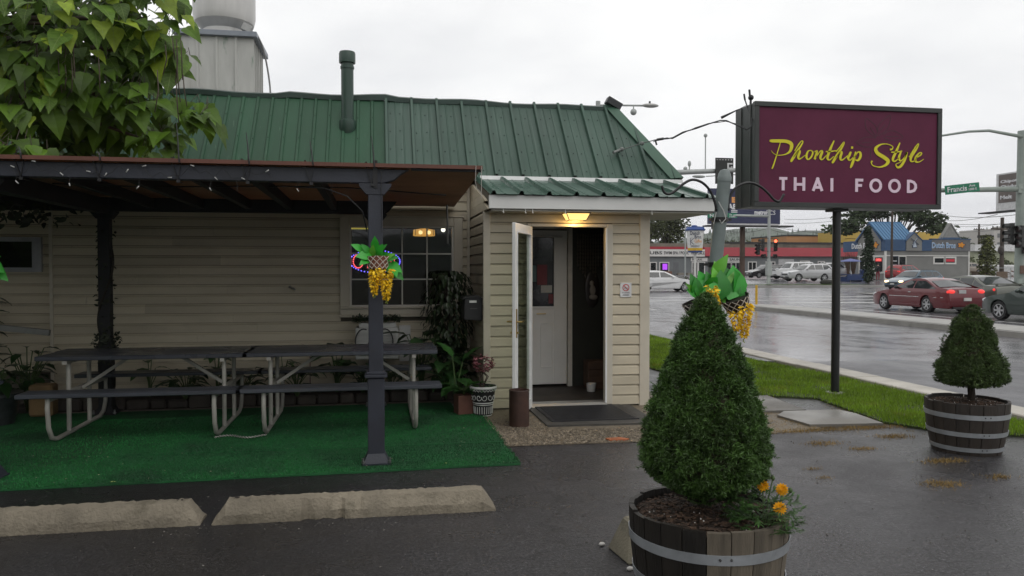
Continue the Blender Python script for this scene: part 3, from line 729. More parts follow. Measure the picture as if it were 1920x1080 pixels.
# ------------------------------------------------------------------ pergola
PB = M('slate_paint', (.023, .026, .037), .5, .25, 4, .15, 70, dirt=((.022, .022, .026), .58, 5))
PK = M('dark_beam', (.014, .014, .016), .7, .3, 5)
PG = thing('patio_pergola', 'dark slate pergola with rust brown roof sheets over the picnic tables', 'pergola', (-1.4, 7.5, 0))
def post(x, y, mat, top=2.2, dark=False):
    p = MB(); p.box(x - .0575, x + .0575, y - .0575, y + .0575, .72, top); p = p.build('post', mat, PG, bevel=.006)
    MB().box(x - .066, x + .066, y - .066, y + .066, .09, .70).build('post_sleeve', mat, p, bevel=.006)
    m2 = MB(); m2.box(x - .088, x + .088, y - .088, y + .088, .705, .728); m2.box(x - .074, x + .074, y - .074, y + .074, .728, .75); m2.build('post_collar', mat, p, bevel=.004)
    m2 = MB(); m2.box(x - .11, x + .11, y - .11, y + .11, .012, .03)
    m2.add([(x + a * .1, y + b * .1, .03) for a, b in ((-1, -1), (1, -1), (1, 1), (-1, 1))] + [(x + a * .068, y + b * .068, .10) for a, b in ((-1, -1), (1, -1), (1, 1), (-1, 1))], [(0, 1, 5, 4), (1, 2, 6, 5), (2, 3, 7, 6), (3, 0, 4, 7), (4, 5, 6, 7)])
    m2.build('post_base', mat, p)
    for a in (-1, 1):
        m3 = MB(); m3.tube([(x + a * .103, y - .095, .02), (x + a * .103, y - .095, .075)], .009, 6); m3.tube([(x + a * .103, y - .095, .035), (x + a * .103, y - .095, .05)], .016, 6)
        m3.build('bolt', M('bolt_steel', (.3, .3, .3), .4, metal=1), p)
    m3 = MB()
    m3.prism([(x - .125, top + .03), (x + .125, top + .03), (x + .125, top + .012), (x + .07, top - .055), (x - .07, top - .055), (x - .125, top + .012)], 'y', y - .064, y + .064)
    m3.build('corbel', mat if not dark else PK, p)
    return p
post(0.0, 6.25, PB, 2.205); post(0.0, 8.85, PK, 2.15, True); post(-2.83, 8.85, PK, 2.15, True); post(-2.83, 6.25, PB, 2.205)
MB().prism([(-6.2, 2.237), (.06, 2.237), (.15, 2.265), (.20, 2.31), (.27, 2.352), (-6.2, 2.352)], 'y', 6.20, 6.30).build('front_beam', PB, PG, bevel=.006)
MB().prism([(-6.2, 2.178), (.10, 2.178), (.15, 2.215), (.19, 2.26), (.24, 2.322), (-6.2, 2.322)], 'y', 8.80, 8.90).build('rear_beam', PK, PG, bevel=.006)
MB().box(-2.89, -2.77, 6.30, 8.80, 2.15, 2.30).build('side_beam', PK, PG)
for x in (-5.2, -4.4, -3.6, -2.35, -1.85, -1.36, -.93, -.45):
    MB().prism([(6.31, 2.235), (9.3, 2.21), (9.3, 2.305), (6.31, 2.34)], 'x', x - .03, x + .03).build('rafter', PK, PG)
TARP = M('rust_brown_sheet', (.30, .185, .115), .6, .22, 1.6, .1, 40, dirt=((.19, .11, .07), .55, 2.4), trans=.30, dirt2=((.06, .035, .022), .66, 5, (1, 1, 1)))
for i, (xa, xb) in enumerate([(-6.2, -4.1), (-4.095, -2.02), (-2.015, -.55), (-.545, .84)]):
    mb = MB(); nn = 8
    for j in range(nn + 1):
        y = 6.16 + (9.66 - 6.16) * j / nn; zz = 2.368 - .028 * j / nn; xe = xb + (.13 * j / nn if i == 3 else 0)
        sag = -.012 * math.sin(math.pi * j / nn)
        for k in range(5):
            x = xa + (xe - xa) * k / 4
            mb.v += [(x, y, zz + sag + .004 * math.sin(k * 2 + j)), (x, y, zz + sag + .018 + .004 * math.sin(k * 2 + j))]
    def id_(j, k, t): return (j * 5 + k) * 2 + t
    for j in range(nn):
        for k in range(4):
            for t in (0, 1): mb.f.append((id_(j, k, t), id_(j, k + 1, t), id_(j + 1, k + 1, t), id_(j + 1, k, t)))
    for k in range(4):
        mb.f += [(id_(0, k, 0), id_(0, k + 1, 0), id_(0, k + 1, 1), id_(0, k, 1)), (id_(nn, k, 0), id_(nn, k + 1, 0), id_(nn, k + 1, 1), id_(nn, k, 1))]
    for j in range(nn):
        mb.f += [(id_(j, 0, 0), id_(j + 1, 0, 0), id_(j + 1, 0, 1), id_(j, 0, 1)), (id_(j, 4, 0), id_(j + 1, 4, 0), id_(j + 1, 4, 1), id_(j, 4, 1))]
    mb.build('roof_sheet', TARP, PG, smooth=30)
MB().box(-6.2, .845, 6.145, 6.162, 2.358, 2.388).build('sheet_edging', M('rust_edge', (.125, .045, .028), .55, .2, 4), PG)
MB().box(.28, .845, 6.17, 6.20, 2.34, 2.358).build('edge_batten', PK, PG)
MB().box(-.018, .018, 6.178, 6.186, 2.2, 2.415).build('post_strap', M('black_strap', (.008, .008, .009), .5), PG)
# cable ties round the front beam
BK = M('black_plastic', (.010, .010, .011), .4)
TIES = [(-2.55, .05, 'first cable tie on the beam at the photo\'s left edge'), (-2.02, .03, 'cable tie on the beam below the catalpa leaves'), (-1.47, .26, 'cable tie with tall tail at the edge of the catalpa leaves'), (-.97, .20, 'cable tie with upright tail below the roof exhaust'), (-.50, .15, 'short tailed cable tie left of the vent pipe'), (-.035, .2, 'cable tie with upright tail above the pergola post')]
for i, (x, tl, lb) in enumerate(TIES):
    mb = MB()
    dx = .035
    mb.bar((x - dx, 6.188, 2.36), (x + .01, 6.188, 2.225), .006, .014, (0, 1, 0)); mb.bar((x + .005, 6.187, 2.228), (x + .03, 6.187, 2.372), .005, .008, (0, 1, 0))
    mb.bar((x - dx, 6.188, 2.402), (x - dx, 6.32, 2.402), .014, .005); mb.bar((x + .01, 6.188, 2.222), (x + .01, 6.31, 2.222), .014, .005); mb.box(x + .0, x + .026, 6.17, 6.19, 2.212, 2.232)
    mb.tube([(x + .03, 6.14, 2.36), (x + .026, 6.14, 2.40), (x + .018, 6.15, 2.40 + tl * .5), (x + .006, 6.16, 2.40 + tl)], [.006, .006, .005, .003], 5)
    tag(mb.build('cable_tie', BK), 'black ' + lb, 'cable tie', 'cable ties round the pergola beam')
# fairy lights along the beam
SL = thing('string_lights', 'unlit white mini string lights draped along the slate front beam', 'string lights', (-1.4, 6.18, 2.25))
mb = MB(); bl = MB(); pts = []
x = -3.2
random.seed(5)
while x < -.75:
    pts.append((x, 6.16 - .004, 2.30 + random.uniform(-.055, .05))); x += random.uniform(.03, .07)
mb.tube(pts, .0022, 4)
x = -3.1
while x < -.2:
    z0 = 2.225; pp = [(x, 6.155, z0 + .02), (x + random.uniform(-.02, .02), 6.155, z0 - random.uniform(.02, .08))]; mb.tube(pp, .0018, 4)
    if x < -1.2 or random.random() < .4: bl.tube([pp[1], (pp[1][0] + random.uniform(-.02, .02), 6.155, pp[1][2] - .022)], .0045, 5)
    x += random.uniform(.12, .55)
for p in pts[::3]:
    a = random.uniform(-1, 1); bl.tube([p, (p[0] + .03 * math.cos(a), 6.15, p[2] + .03 * math.sin(a))], .0045, 5)
mb.tube([(0.03, 6.17, 2.40), (.05, 6.168, 2.3), (.045, 6.168, 2.2), (.05, 6.178, 2.0), (.048, 6.178, 1.85)], .003, 5)
mb.build('light_wire', M('dark_wire', (.02, .02, .02), .5), SL); bl.build('mini_bulb', M('bulb_white', (.45, .45, .43), .3), SL, smooth=True)
# drooping black cable under the sheet, white cloth strip at the corner, curved wire by the post
cb = [(x, 6.9, 2.262 - .012 * math.sin((x + 2.6) * 2.4) - (0.045 * max(0, (x + .05)) if x > 0 else 0)) for x in lin(-2.6, .62, 22)]
tag(MB().tube(cb, .006, 6).build('hanging_cable', BK, smooth=True), 'black cable sagging under the brown pergola roof sheet', 'cable')
tag(MB().tube([(-.62, 6.27, 2.205), (-.4, 6.27, 2.2), (-.22, 6.27, 2.14), (-.1, 6.26, 2.02), (-.066, 6.26, 1.86)], .006, 6).build('bent_wire', BK, smooth=True), 'thin black wire curving from the front beam down to the post', 'wire')
mb = MB()
for i, (a, b, c, d_) in enumerate([(.79, 2.385, .785, 2.25), (.785, 2.25, .80, 2.20), (.80, 2.20, .835, 2.17), (.835, 2.38, .832, 2.12)]): mb.bar((a, 6.135, b), (c, 6.135, d_), .002, .02, (0, 1, 0))
tag(mb.build('cloth_strip', M('white_cloth', (.55, .52, .48), .8)), 'white rag strip dangling from the corner of the brown roof sheet', 'rag')
# ------------------------------------------------------------------ carpet
CP = M('green_turf', (.008, .120, .030), .8, .35, 2.2, .8, 260, dirt=((.006, .058, .017), .42, 1.1), dirt2=((.018, .035, .016), .63, 2.2, (1, 1, 1)))
CT_LOC = Vector((-2, 7.6, 0)); CT = thing('green_carpet', 'green outdoor carpet strips laid under the picnic tables', 'carpet', (-2, 7.6, 0))
def fringe(pts, dx0, n, amp):
    o = []
    for a, b in zip(pts[:-1], pts[1:]):
        for k in range(n): t = k / n; o.append((a[0] + (b[0] - a[0]) * t + random.uniform(-amp, amp), a[1] + (b[1] - a[1]) * t + random.uniform(-amp, amp)))
    o.append(pts[-1]); return o
edge = fringe([(-7, 5.86), (-2.6, 5.93), (1.13, 6.02)], 0, 40, .007) + fringe([(1.13, 6.02), (1.11, 6.80)], 0, 16, .009)
MB().prism(edge + [(-7, 6.86)], 'z', .002, .016).build('carpet_strip', CP, CT)
edge = fringe([(-7, 6.87), (-2.99, 6.83), (-.07, 6.795), (1.12, 6.78)], 0, 10, .003) + fringe([(1.12, 6.78), (1.1, 8.2)], 0, 16, .005)
MB().prism(edge + [(.85, 8.35), (.85, 9.0), (-7, 9.0)], 'z', .004, .022).build('carpet_strip', CP, CT)
n_ = 90000; tx, ty = rng.uniform(-3.4, 1.14, n_), 5.86 + 2.6 * rng.uniform(0, 1, n_) ** 1.5
ok = (ty > 5.93 + .024 * (tx + 2.6)) ; tx, ty = tx[ok], ty[ok]
o = grass('turf_pile', tx, ty, np.where(ty > 6.8, .0205, .0145), .006, .016, .008, M('turf_blade', (.012, .155, .032), .7, .4, 2.2, island=.5, dirt=((.006, .058, .017), .42, 1.1)), .8); o.data.transform(Matrix.Translation(-CT_LOC)); o.parent = CT
mb = MB()
for i in range(150):
    x, y = random.uniform(-3.2, 1.1), random.uniform(5.98, 8.2); a = random.uniform(0, 6); s = random.uniform(.006, .016)
    mb.add([(x, y, .026), (x + s * math.cos(a), y + s * math.sin(a), .028), (x + s * math.cos(a + .8), y + s * math.sin(a + .8), .026)], [(0, 1, 2)])
tag(mb.build('leaf_litter', M('litter', (.30, .28, .20), .7, island=.5), recalc=False), kind='stuff')
for (x, y, s, a) in [(-1.9, 5.98, .05, .4), (.55, 6.1, .04, 2.)]:
    mb = MB(); leaves(mb, leaf_tpl('oval', 4), [((x, y, .02), (math.cos(a), math.sin(a), .12), (0, 0, 1), s)])
    tag(mb.build('fallen_leaf', M('pale_leaf', (.30, .36, .12), .6)), 'pale fallen leaf on the green carpet ' + ('nearest the gap between the parking blocks' if x < 0 else 'right of the pergola post'), 'leaf')
# ------------------------------------------------------------------ picnic tables
TW = M('table_paint', (.052, .057, .07), .36, .3, 3, .2, 60, st=(.3, 2, 2), rnd=.12, dirt=((.055, .05, .042), .55, 4), rvar=.12)
GAL = M('worn_white_tube', (.36, .345, .31), .45, .2, 5, .1, 60, dirt=((.17, .14, .10), .57, 5))
def picnic(name, label, loc):
    t = thing(name, label, 'picnic table', loc, 0, 'picnic tables under the pergola')
    Lh = .93
    for k in range(5):
        y = -.38 + .152 * k + .076; dx = .008 * ((k * 7) % 3 - 1)
        MB().box(-Lh + dx, Lh + dx, y - .072, y + .072, .70, .742).build('table_plank', TW, t, world=False, bevel=.006)
    for s in (-1, 1):
        for k in (0, 1):
            y = s * (.60 + .135 * k)
            MB().box(-Lh, Lh, y - .064, y + .064, .42, .458).build('bench_plank', TW, t, world=False, bevel=.006)
    for s in (-1, 1):
        x = s * .69
        pts = [(x, -.73, .415), (x, -.745, .33), (x, -.72, .15), (x, -.66, .055), (x, -.56, .022)] + [(x, .56, .022), (x, .66, .055), (x, .72, .15), (x, .745, .33), (x, .73, .415)]
        fr = MB().tube(pts, .0205, 10).build('leg_frame', GAL, t, world=False, smooth=50)
        m = MB(); m.tube([(x, -.26, .03), (x, -.26, .70)], .0205, 10); MB_ = m.build('leg', GAL, t, world=False, smooth=50)
        m = MB(); m.tube([(x, .26, .03), (x, .26, .70)], .0205, 10); m.build('leg', GAL, t, world=False, smooth=50)
        m = MB(); m.box(x - .02, x + .02, -.74, .74, .382, .418); m.build('cross_bar', GAL, t, world=False)
        m = MB(); m.box(x - .02, x + .02, -.36, .36, .665, .70); m.build('top_bar', GAL, t, world=False)
        m = MB(); m.bar((x - s * .03, 0, .40), (x - s * .46, 0, .69), .03, .03); m.build('brace', GAL, t, world=False)
    return t
T1 = picnic('picnic_table', 'slate painted picnic table with pale tube legs, left of the pair', (-2.13, 8.05, .02))
T2 = picnic('picnic_table', 'slate painted picnic table with pale tube legs, behind the front pergola post', (-.32, 8.05, .02))
mb = MB(); c_ = []
for i in range(34):
    t = i / 33; x = -1.44 + .44 * t; y = 7.34 + .06 * math.sin(t * 7); c_.append((x, y, .035 + .006 * (i % 2)))
for i in range(33):
    p, q = Vector(c_[i]), Vector(c_[i + 1]); m_ = (p + q) / 2; dd = (q - p).normalized()
    sd_ = Vector((-dd.y, dd.x, 0)) if i % 2 else Vector((0, 0, 1))
    lp = [m_ + dd * .013 * math.cos(a) + sd_ * .007 * math.sin(a) for a in [2 * math.pi * k / 8 for k in range(9)]]
    mb.tube(lp, .0028, 4, False)
tag(mb.build('security_chain', M('chain_steel', (.35, .34, .32), .4, metal=.9)), 'rusty steel chain on the carpet between the two picnic tables', 'chain')
# ------------------------------------------------------------------ parking blocks
def wheel_stop(label, x0, x1, y, rz, group, chip=None):
    t = MB(); n = 90; prof = [(-.10, 0), (-.095, .055), (-.052, .128), (.052, .128), (.095, .055), (.10, 0)]
    for i in range(n + 1):
        x = x0 + (x1 - x0) * i / n; e = min(x - x0, x1 - x); tp = min(1, .12 + e / .08 * .88) if e < .08 else 1
        for k, (a, b) in enumerate(prof):
            jy = random.uniform(-.004, .004); jz = random.uniform(-.006, .003) if 0 < k < 5 else 0
            if chip and chip[0] < x < chip[1] and k in (0, 1): a += .02 + .012 * math.sin(x * 55) + random.uniform(0, .006); jz -= random.uniform(0, .006)
            if chip and chip[0] + .0 < x < chip[1] + .15 and k == 2: a += .008 + .006 * math.sin(x * 40); jz -= .006 + .005 * math.sin(x * 61 + 1)
            t.v.append((x, y + a + jy, max(0, b * tp + jz) + (.0 if k in (0, 5) else .002)))
    t.f = [(i * 6 + k, i * 6 + k + 1, (i + 1) * 6 + k + 1, (i + 1) * 6 + k) for i in range(n) for k in range(5)] + [tuple(range(6)), tuple(n * 6 + k for k in range(6))]
    o = t.build('parking_block', M('block_concrete', (.20, .172, .128), .8, .3, 3.5, .9, 60, dirt=((.11, .095, .065), .53, 3), dirt2=((.05, .04, .03), .68, 16, (1, 1, 1))), smooth=25)
    tag(o, label, 'parking block', group)
    o.rotation_euler = (0, 0, rz)
    return o
random.seed(3)
wheel_stop('concrete parking block with pinkish left half, left of the pair', -2.86, -1.06, 5.03, 0, 'parking blocks before the carpet')
wheel_stop('chipped concrete parking block between the pergola post and the camera', -.99, .76, 5.01, R(-.6), 'parking blocks before the carpet', chip=(-.45, -.2))
for bx, by in ((.62, 5.03), (-.86, 5.04), (-1.2, 5.05)):
    tag(MB().lathe([(0, .004), (.017, .004), (.019, 0)], (bx, by, .127), 10).build('anchor_bolt', M('rust_hole', (.02, .014, .01), .8)), 'dark anchor bolt on the parking block top near its ' + {.62: 'right end', -.86: 'left end beside the gap', -1.2: 'end, on the left block'}[bx], 'bolt')
# end of a third, broken block behind the tub
mb = MB(); V = [(1.268, 4.14, 0), (1.30, 3.86, 0), (1.83, 3.88, 0), (1.85, 4.15, 0), (1.335, 4.06, .205), (1.35, 3.95, .2), (1.80, 3.96, .2), (1.81, 4.07, .205)]
mb.add(V, [(0, 1, 2, 3), (4, 5, 6, 7), (0, 1, 5, 4), (1, 2, 6, 5), (2, 3, 7, 6), (3, 0, 4, 7)])
tag(mb.build('concrete_block', M('block_concrete_grey', (.19, .17, .125), .8, .25, 5, .6, 70, dirt=((.10, .09, .07), .55, 4)), bevel=.012), 'short broken concrete block end behind the front barrel planter', 'concrete block')
for i, (x, y) in enumerate([(1.25, 4.17), (1.29, 3.80)]):
    tag(MB().ball((x, y, .012), .016, 5, (1.2, .8, .7)).build('white_pebble', M('pebble_white', (.55, .53, .5), .6), smooth=True), ['white pebble at the far left corner of the broken concrete block', 'white pebble in front of the broken concrete block by the barrel'][i], 'pebble')
# ------------------------------------------------------------------ barrel planters
def barrel(label, x, y, r, h, ns, hoops, woodA, woodB, split, lean=0):
    t = thing('barrel_planter', label, 'planter', (x, y, 0), 0, 'half barrel planters')
    def rad(z): return r * (.80 + .20 * (z / h) - .02 * (z / h) ** 4 + .03 * math.sin(math.pi * z / h))
    zs = [0, h * .2, h * .45, h * .7, h * .92, h]
    for i in range(ns):
        a0 = 2 * math.pi * i / ns + .012 / ns; a1 = 2 * math.pi * (i + 1) / ns - .05 / ns - .01
        dz = random.uniform(-.006, .004); dr = random.uniform(-.003, .003); V = []
        for z_ in zs:
            for a in (a0, (a0 + a1) / 2, a1):
                for rr_ in (rad(z_) + dr - (.0015 if a != (a0 + a1) / 2 else 0), rad(z_) - .024): V.append((rr_ * math.cos(a), rr_ * math.sin(a), z_ + (dz if z_ == h else 0)))
        k = 6; F = []
        for j in range(len(zs) - 1):
            b = j * k; c = b + k
            F += [(b, b + 2, c + 2, c), (b + 2, b + 4, c + 4, c + 2), (b + 1, b + 3, c + 3, c + 1), (b + 3, b + 5, c + 5, c + 3), (b, b + 1, c + 1, c), (b + 4, b + 5, c + 5, c + 4)]
        e = (len(zs) - 1) * k; F += [(0, 1, 3, 2), (2, 3, 5, 4), (e, e + 1, e + 3, e + 2), (e + 2, e + 3, e + 5, e + 4)]
        am = math.degrees((a0 + a1) / 2) % 360
        MB().add(V, F).build('stave', woodB if split[0] < am < split[1] else woodA, t, world=False, smooth=35)
    HM = M('hoop_zinc', (.40, .42, .44), .42, .22, 6, .1, 50, metal=.55, dirt=((.22, .22, .23), .58, 4))
    for hz, hw in hoops:
        mb = MB(); mb.lathe([(rad(hz - hw) + .001, hz - hw), (rad(hz - hw) + .005, hz - hw), (rad(hz + hw) + .005, hz + hw), (rad(hz + hw) + .001, hz + hw)], (0, 0, 0), 48); hp = mb.build('hoop', HM, t, world=False, smooth=50)
        m2 = MB()
        for a in (-1.85, -1.72): m2.ball(((rad(hz) + .006) * math.cos(a), (rad(hz) + .006) * math.sin(a), hz + .004), .006, 4)
        m2.build('rivet', M('rivet_dark', (.03, .03, .03), .5), hp, world=False)
    mb = MB(); ri = rad(h) - .025; zt_ = h - .035
    n = 28; mb.v = [(0, 0, zt_ + .02)]
    for k in range(1, 9):
        for j in range(n): rr_ = ri * k / 8; a = 2 * math.pi * j / n; mb.v.append((rr_ * math.cos(a), rr_ * math.sin(a), zt_ + .02 * (1 - k / 8) + random.uniform(-.008, .008)))
    mb.f = [(0, 1 + j, 1 + (j + 1) % n) for j in range(n)] + [(1 + k * n + j, 1 + (k + 1) * n + j, 1 + (k + 1) * n + (j + 1) % n, 1 + k * n + (j + 1) % n) for k in range(7) for j in range(n)]
    sl_ = mb.build('soil', M('bark_soil', (.030, .018, .011), .9, .5, 30, .9, 120), t, world=False)
    # bark chips
    cb = MB()
    for i in range(900):
        rr_ = ri * math.sqrt(random.random()) * .97; a = random.uniform(0, 6.28); s = random.uniform(.004, .013); ax = Matrix.Rotation(random.uniform(0, 6), 3, 'Z') @ Matrix.Rotation(random.uniform(-.5, .5), 3, 'X')
        cb.obox((rr_ * math.cos(a), rr_ * math.sin(a), zt_ + .02 * (1 - rr_ / ri) + .006), (s * 2, s, s * .5), ax)
    o = cb.build('bark_chip', M('bark_chip', (.055, .032, .02), .85, .3, 6, island=.8), t, world=False, recalc=False); o['kind'] = 'stuff'
    wc = MB()
    for i in range(26):
        rr_ = ri * math.sqrt(random.random()) * .9; a = random.uniform(0, 6.28); wc.ball((rr_ * math.cos(a), rr_ * math.sin(a), zt_ + .02 * (1 - rr_ / ri) + .012), random.uniform(.002, .0045), 3)
    o = wc.build('perlite', M('perlite', (.5, .48, .45), .8), t, world=False, recalc=False); o['kind'] = 'stuff'
    return t
WDK = M('stave_wet', (.015, .012, .009), .5, .35, 4, .35, 40, st=(3, 3, .5), rnd=.3)
WGR = M('stave_weathered', (.118, .098, .072), .75, .35, 5, .4, 50, st=(3, 3, .45), rnd=.18, dirt=((.06, .05, .038), .55, 7))
WD2 = M('stave_dark', (.030, .023, .018), .6, .35, 4, .35, 40, st=(3, 3, .5), rnd=.3, dirt=((.03, .025, .02), .55, 5))
random.seed(21)
B1 = barrel('half barrel planter with grey staves on its right, holding the front conical spruce', 1.458, 3.23, .356, .5, 22, [(.385, .021), (.22, .02), (.06, .02)], WDK, WGR, (246, 372))
B2 = barrel('smaller dark half barrel planter with three hoops beside the lawn', 5.03, 5.88, .335, .44, 20, [(.33, .02), (.18, .019), (.05, .018)], WD2, WD2, (0, 0))
# ------------------------------------------------------------------ conical spruces
def spruce(label, x, y, z0, prof, n, sz, colr, lump, seed, tz):
    global rng
    rg = np.random.default_rng(seed); random.seed(seed)
    t = thing('conical_spruce', label, 'spruce', (x, y, z0 - .05), 0, 'clipped conical spruces')
    zs = np.array([p[0] for p in prof]); rs_ = np.array([p[1] for p in prof])
    # dark twig core
    mb = MB(); nz_ = 26; na_ = 24
    for i in range(nz_ + 1):
        z = zs[0] + (zs[-1] - zs[0]) * i / nz_
        for j in range(na_):
            a = 2 * math.pi * j / na_; r = float(np.interp(z, zs, rs_)) * .80; mb.v.append((r * math.cos(a), r * math.sin(a), z))
    mb.f = [(i * na_ + j, i * na_ + (j + 1) % na_, (i + 1) * na_ + (j + 1) % na_, (i + 1) * na_ + j) for i in range(nz_) for j in range(na_)] + [tuple(range(na_)), tuple(nz_ * na_ + j for j in range(na_))]
    off = Vector((x, y, 0)); 
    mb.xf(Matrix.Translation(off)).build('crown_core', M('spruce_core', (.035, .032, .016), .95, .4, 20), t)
    tr = MB(); tr.tube([(x, y, z0 - .05), (x + .008, y, z0 + .06), (x - .004, y + .004, z0 + .2), (x, y, zs[0] + .3)], [tz * 1.25, tz, tz * .9, tz * .5], 9)
    for k in range(7):
        a = k * .9; tr.tube([(x, y, zs[0] - .01), (x + .12 * math.cos(a), y + .12 * math.sin(a), zs[0] + .03), (x + .22 * math.cos(a), y + .22 * math.sin(a), zs[0] + .07)], [.01, .007, .003], 5)
    tr.build('trunk', M('spruce_bark', (.03, .022, .016), .9, .4, 12, .6, 60), t, smooth=True)
    # tufts: domed clusters of sprigs set over the surface, gaps between them
    area = np.cumsum(np.interp(np.linspace(zs[0], zs[-1], 400), zs, rs_) + .02); area /= area[-1]; nc = lump[0]
    cz = np.interp((np.arange(nc) + rg.uniform(0, 1, nc)) / nc, area, np.linspace(zs[0], zs[-1], 400)); ca = (np.arange(nc) * 2.39996 + rg.normal(0, .25, nc)) % 6.2832
    crd = lump[1] * rg.uniform(.7, 1.3, nc); cs = rg.uniform(.6, 1.4, nc); cout = rg.normal(0, lump[2], nc) + lump[2] * .3 * (rg.uniform(0, 1, nc) < .06) * 4
    idx = rg.integers(0, nc, n)
    u1, u2 = rg.normal(0, .55, n), rg.normal(0, .55, n); q2 = np.clip(u1 * u1 + u2 * u2, 0, 1.6)
    slope = -np.gradient(rs_, zs)
    zc = np.clip(cz[idx] + u1 * crd[idx], zs[0], zs[-1]); rb_ = np.interp(zc, zs, rs_)
    a = ca[idx] + u2 * crd[idx] / np.maximum(rb_, .04); z = zc
    hgt = crd[idx] * (.75 * (1 - q2) - .45) + cout[idx] + (rg.uniform(0, 1, n) < .02) * rg.uniform(.008, .026, n)
    r = np.maximum(rb_ + hgt - .008, .004) * (1 - .10 * rg.uniform(0, 1, n) ** 3)
    nzc = np.interp(z, zs, slope)
    nrm = np.stack([np.cos(a) - np.sin(a) * u2 * .8, np.sin(a) + np.cos(a) * u2 * .8, np.clip(nzc, -.8, 1.2) * .6 + .25 + u1 * .8], 1); nrm += rg.normal(0, .3, (n, 3)); nrm /= np.linalg.norm(nrm, axis=1)[:, None]
    P = np.stack([r * np.cos(a) + x, r * np.sin(a) + y, z], 1)
    K = 11
    tt = rg.uniform(-.1, .75, (n, K)); base = P[:, None] + nrm[:, None] * (tt * sz)[:, :, None]
    ds = nrm[:, None] * .75 + rg.normal(0, .62, (n, K, 3)); ds /= np.linalg.norm(ds, axis=2)[:, :, None]
    ln = sz * rg.uniform(.45, .8, (n, K)); side = np.cross(ds, rg.normal(0, 1, (n, K, 3))); side /= np.linalg.norm(side, axis=2)[:, :, None] + 1e-9
    wv = sz * .085
    V = np.stack([base + side * wv, base - side * wv, base + ds * ln[:, :, None]], 2).reshape(-1, 3) - np.array([x, y, z0 - .05])
    me = bpy.data.meshes.new('crown'); me.from_pydata(V, [], np.arange(len(V)).reshape(-1, 3))
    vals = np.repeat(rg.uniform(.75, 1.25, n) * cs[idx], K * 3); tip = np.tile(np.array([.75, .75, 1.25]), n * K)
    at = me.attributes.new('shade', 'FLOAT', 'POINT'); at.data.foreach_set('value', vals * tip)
    m = bpy.data.materials.new('spruce_needles'); m.use_nodes = True; nn = m.node_tree.nodes; ll = m.node_tree.links; p = nn['Principled BSDF']
    an = nn.new('ShaderNodeAttribute'); an.attribute_name = 'shade'; sc_ = nn.new('ShaderNodeVectorMath'); sc_.operation = 'SCALE'; sc_.inputs[0].default_value = colr
    ll.new(an.outputs['Fac'], sc_.inputs['Scale']); ll.new(sc_.outputs[0], p.inputs['Base Color']); p.inputs['Roughness'].default_value = .5
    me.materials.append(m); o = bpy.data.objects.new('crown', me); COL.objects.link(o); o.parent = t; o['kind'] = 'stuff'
    return t
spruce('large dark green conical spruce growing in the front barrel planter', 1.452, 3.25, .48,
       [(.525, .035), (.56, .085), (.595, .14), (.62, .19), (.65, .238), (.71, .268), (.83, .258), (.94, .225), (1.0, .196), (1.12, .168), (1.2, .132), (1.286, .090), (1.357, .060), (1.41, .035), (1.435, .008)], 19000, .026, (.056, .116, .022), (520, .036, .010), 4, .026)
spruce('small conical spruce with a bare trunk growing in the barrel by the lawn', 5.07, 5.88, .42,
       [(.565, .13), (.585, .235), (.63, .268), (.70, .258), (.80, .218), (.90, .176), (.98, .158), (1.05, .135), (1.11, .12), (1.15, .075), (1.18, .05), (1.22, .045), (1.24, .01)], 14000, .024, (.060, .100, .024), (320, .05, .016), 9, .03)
# marigold in the front tub -----------------------------------------
MG = thing('marigold_plant', 'marigold plant with three orange blooms at the front barrel rim', 'flower', (1.80, 3.17, .47))
MGL = M('marigold_leaf', (.045, .105, .022), .5, .3, 8, island=.4, trans=.15)
random.seed(31); mb = MB(); st_ = MB(); tp = leaf_tpl('lance', 3)
heads = [tuple(at(1430, 911, 3.08)), tuple(at(1466, 918, 3.06)), tuple(at(1462, 953, 2.96))]
MC = at(1432, 962, 3.03); buds = [tuple(at(1449, 899, 3.06)), tuple(at(1482, 922, 3.02))]
for i in range(190):
    a = random.uniform(0, 6.28); rr_ = .125 * math.sqrt(random.random()); c = MC + Vector((rr_ * math.cos(a), rr_ * .9 * math.sin(a), random.uniform(-.10, .085) * (1.1 - rr_ * 4)))
    d0 = Vector((math.cos(a), math.sin(a), random.uniform(-.2, .8))).normalized()
    for k in range(7):
        b = (k - 3) * .45; q = Matrix.Rotation(b, 3, 'Z') @ d0
        leaves(mb, tp, [(c + d0 * .008 * k, q, (0, 0, 1), random.uniform(.022, .042))])
for h_ in heads + buds: st_.tube([MC + Vector((0, 0, -.1)), MC.lerp(Vector(h_), .5) + Vector((0, 0, -.01)), h_], .003, 5)
mb.build('foliage', MGL, MG, recalc=False)['kind'] = 'stuff'
SG = M('stem_green', (.06, .10, .03), .6)
st_.build('stem', SG, MG)
for h_ in buds: MB().ball((h_[0], h_[1], h_[2] + .006), .009, 5, (1, 1, 1.4)).build('bud', SG, MG, smooth=True)
PT = M('marigold_petal', (.85, .42, .008), .6, .15, 30, island=.2, trans=.15)
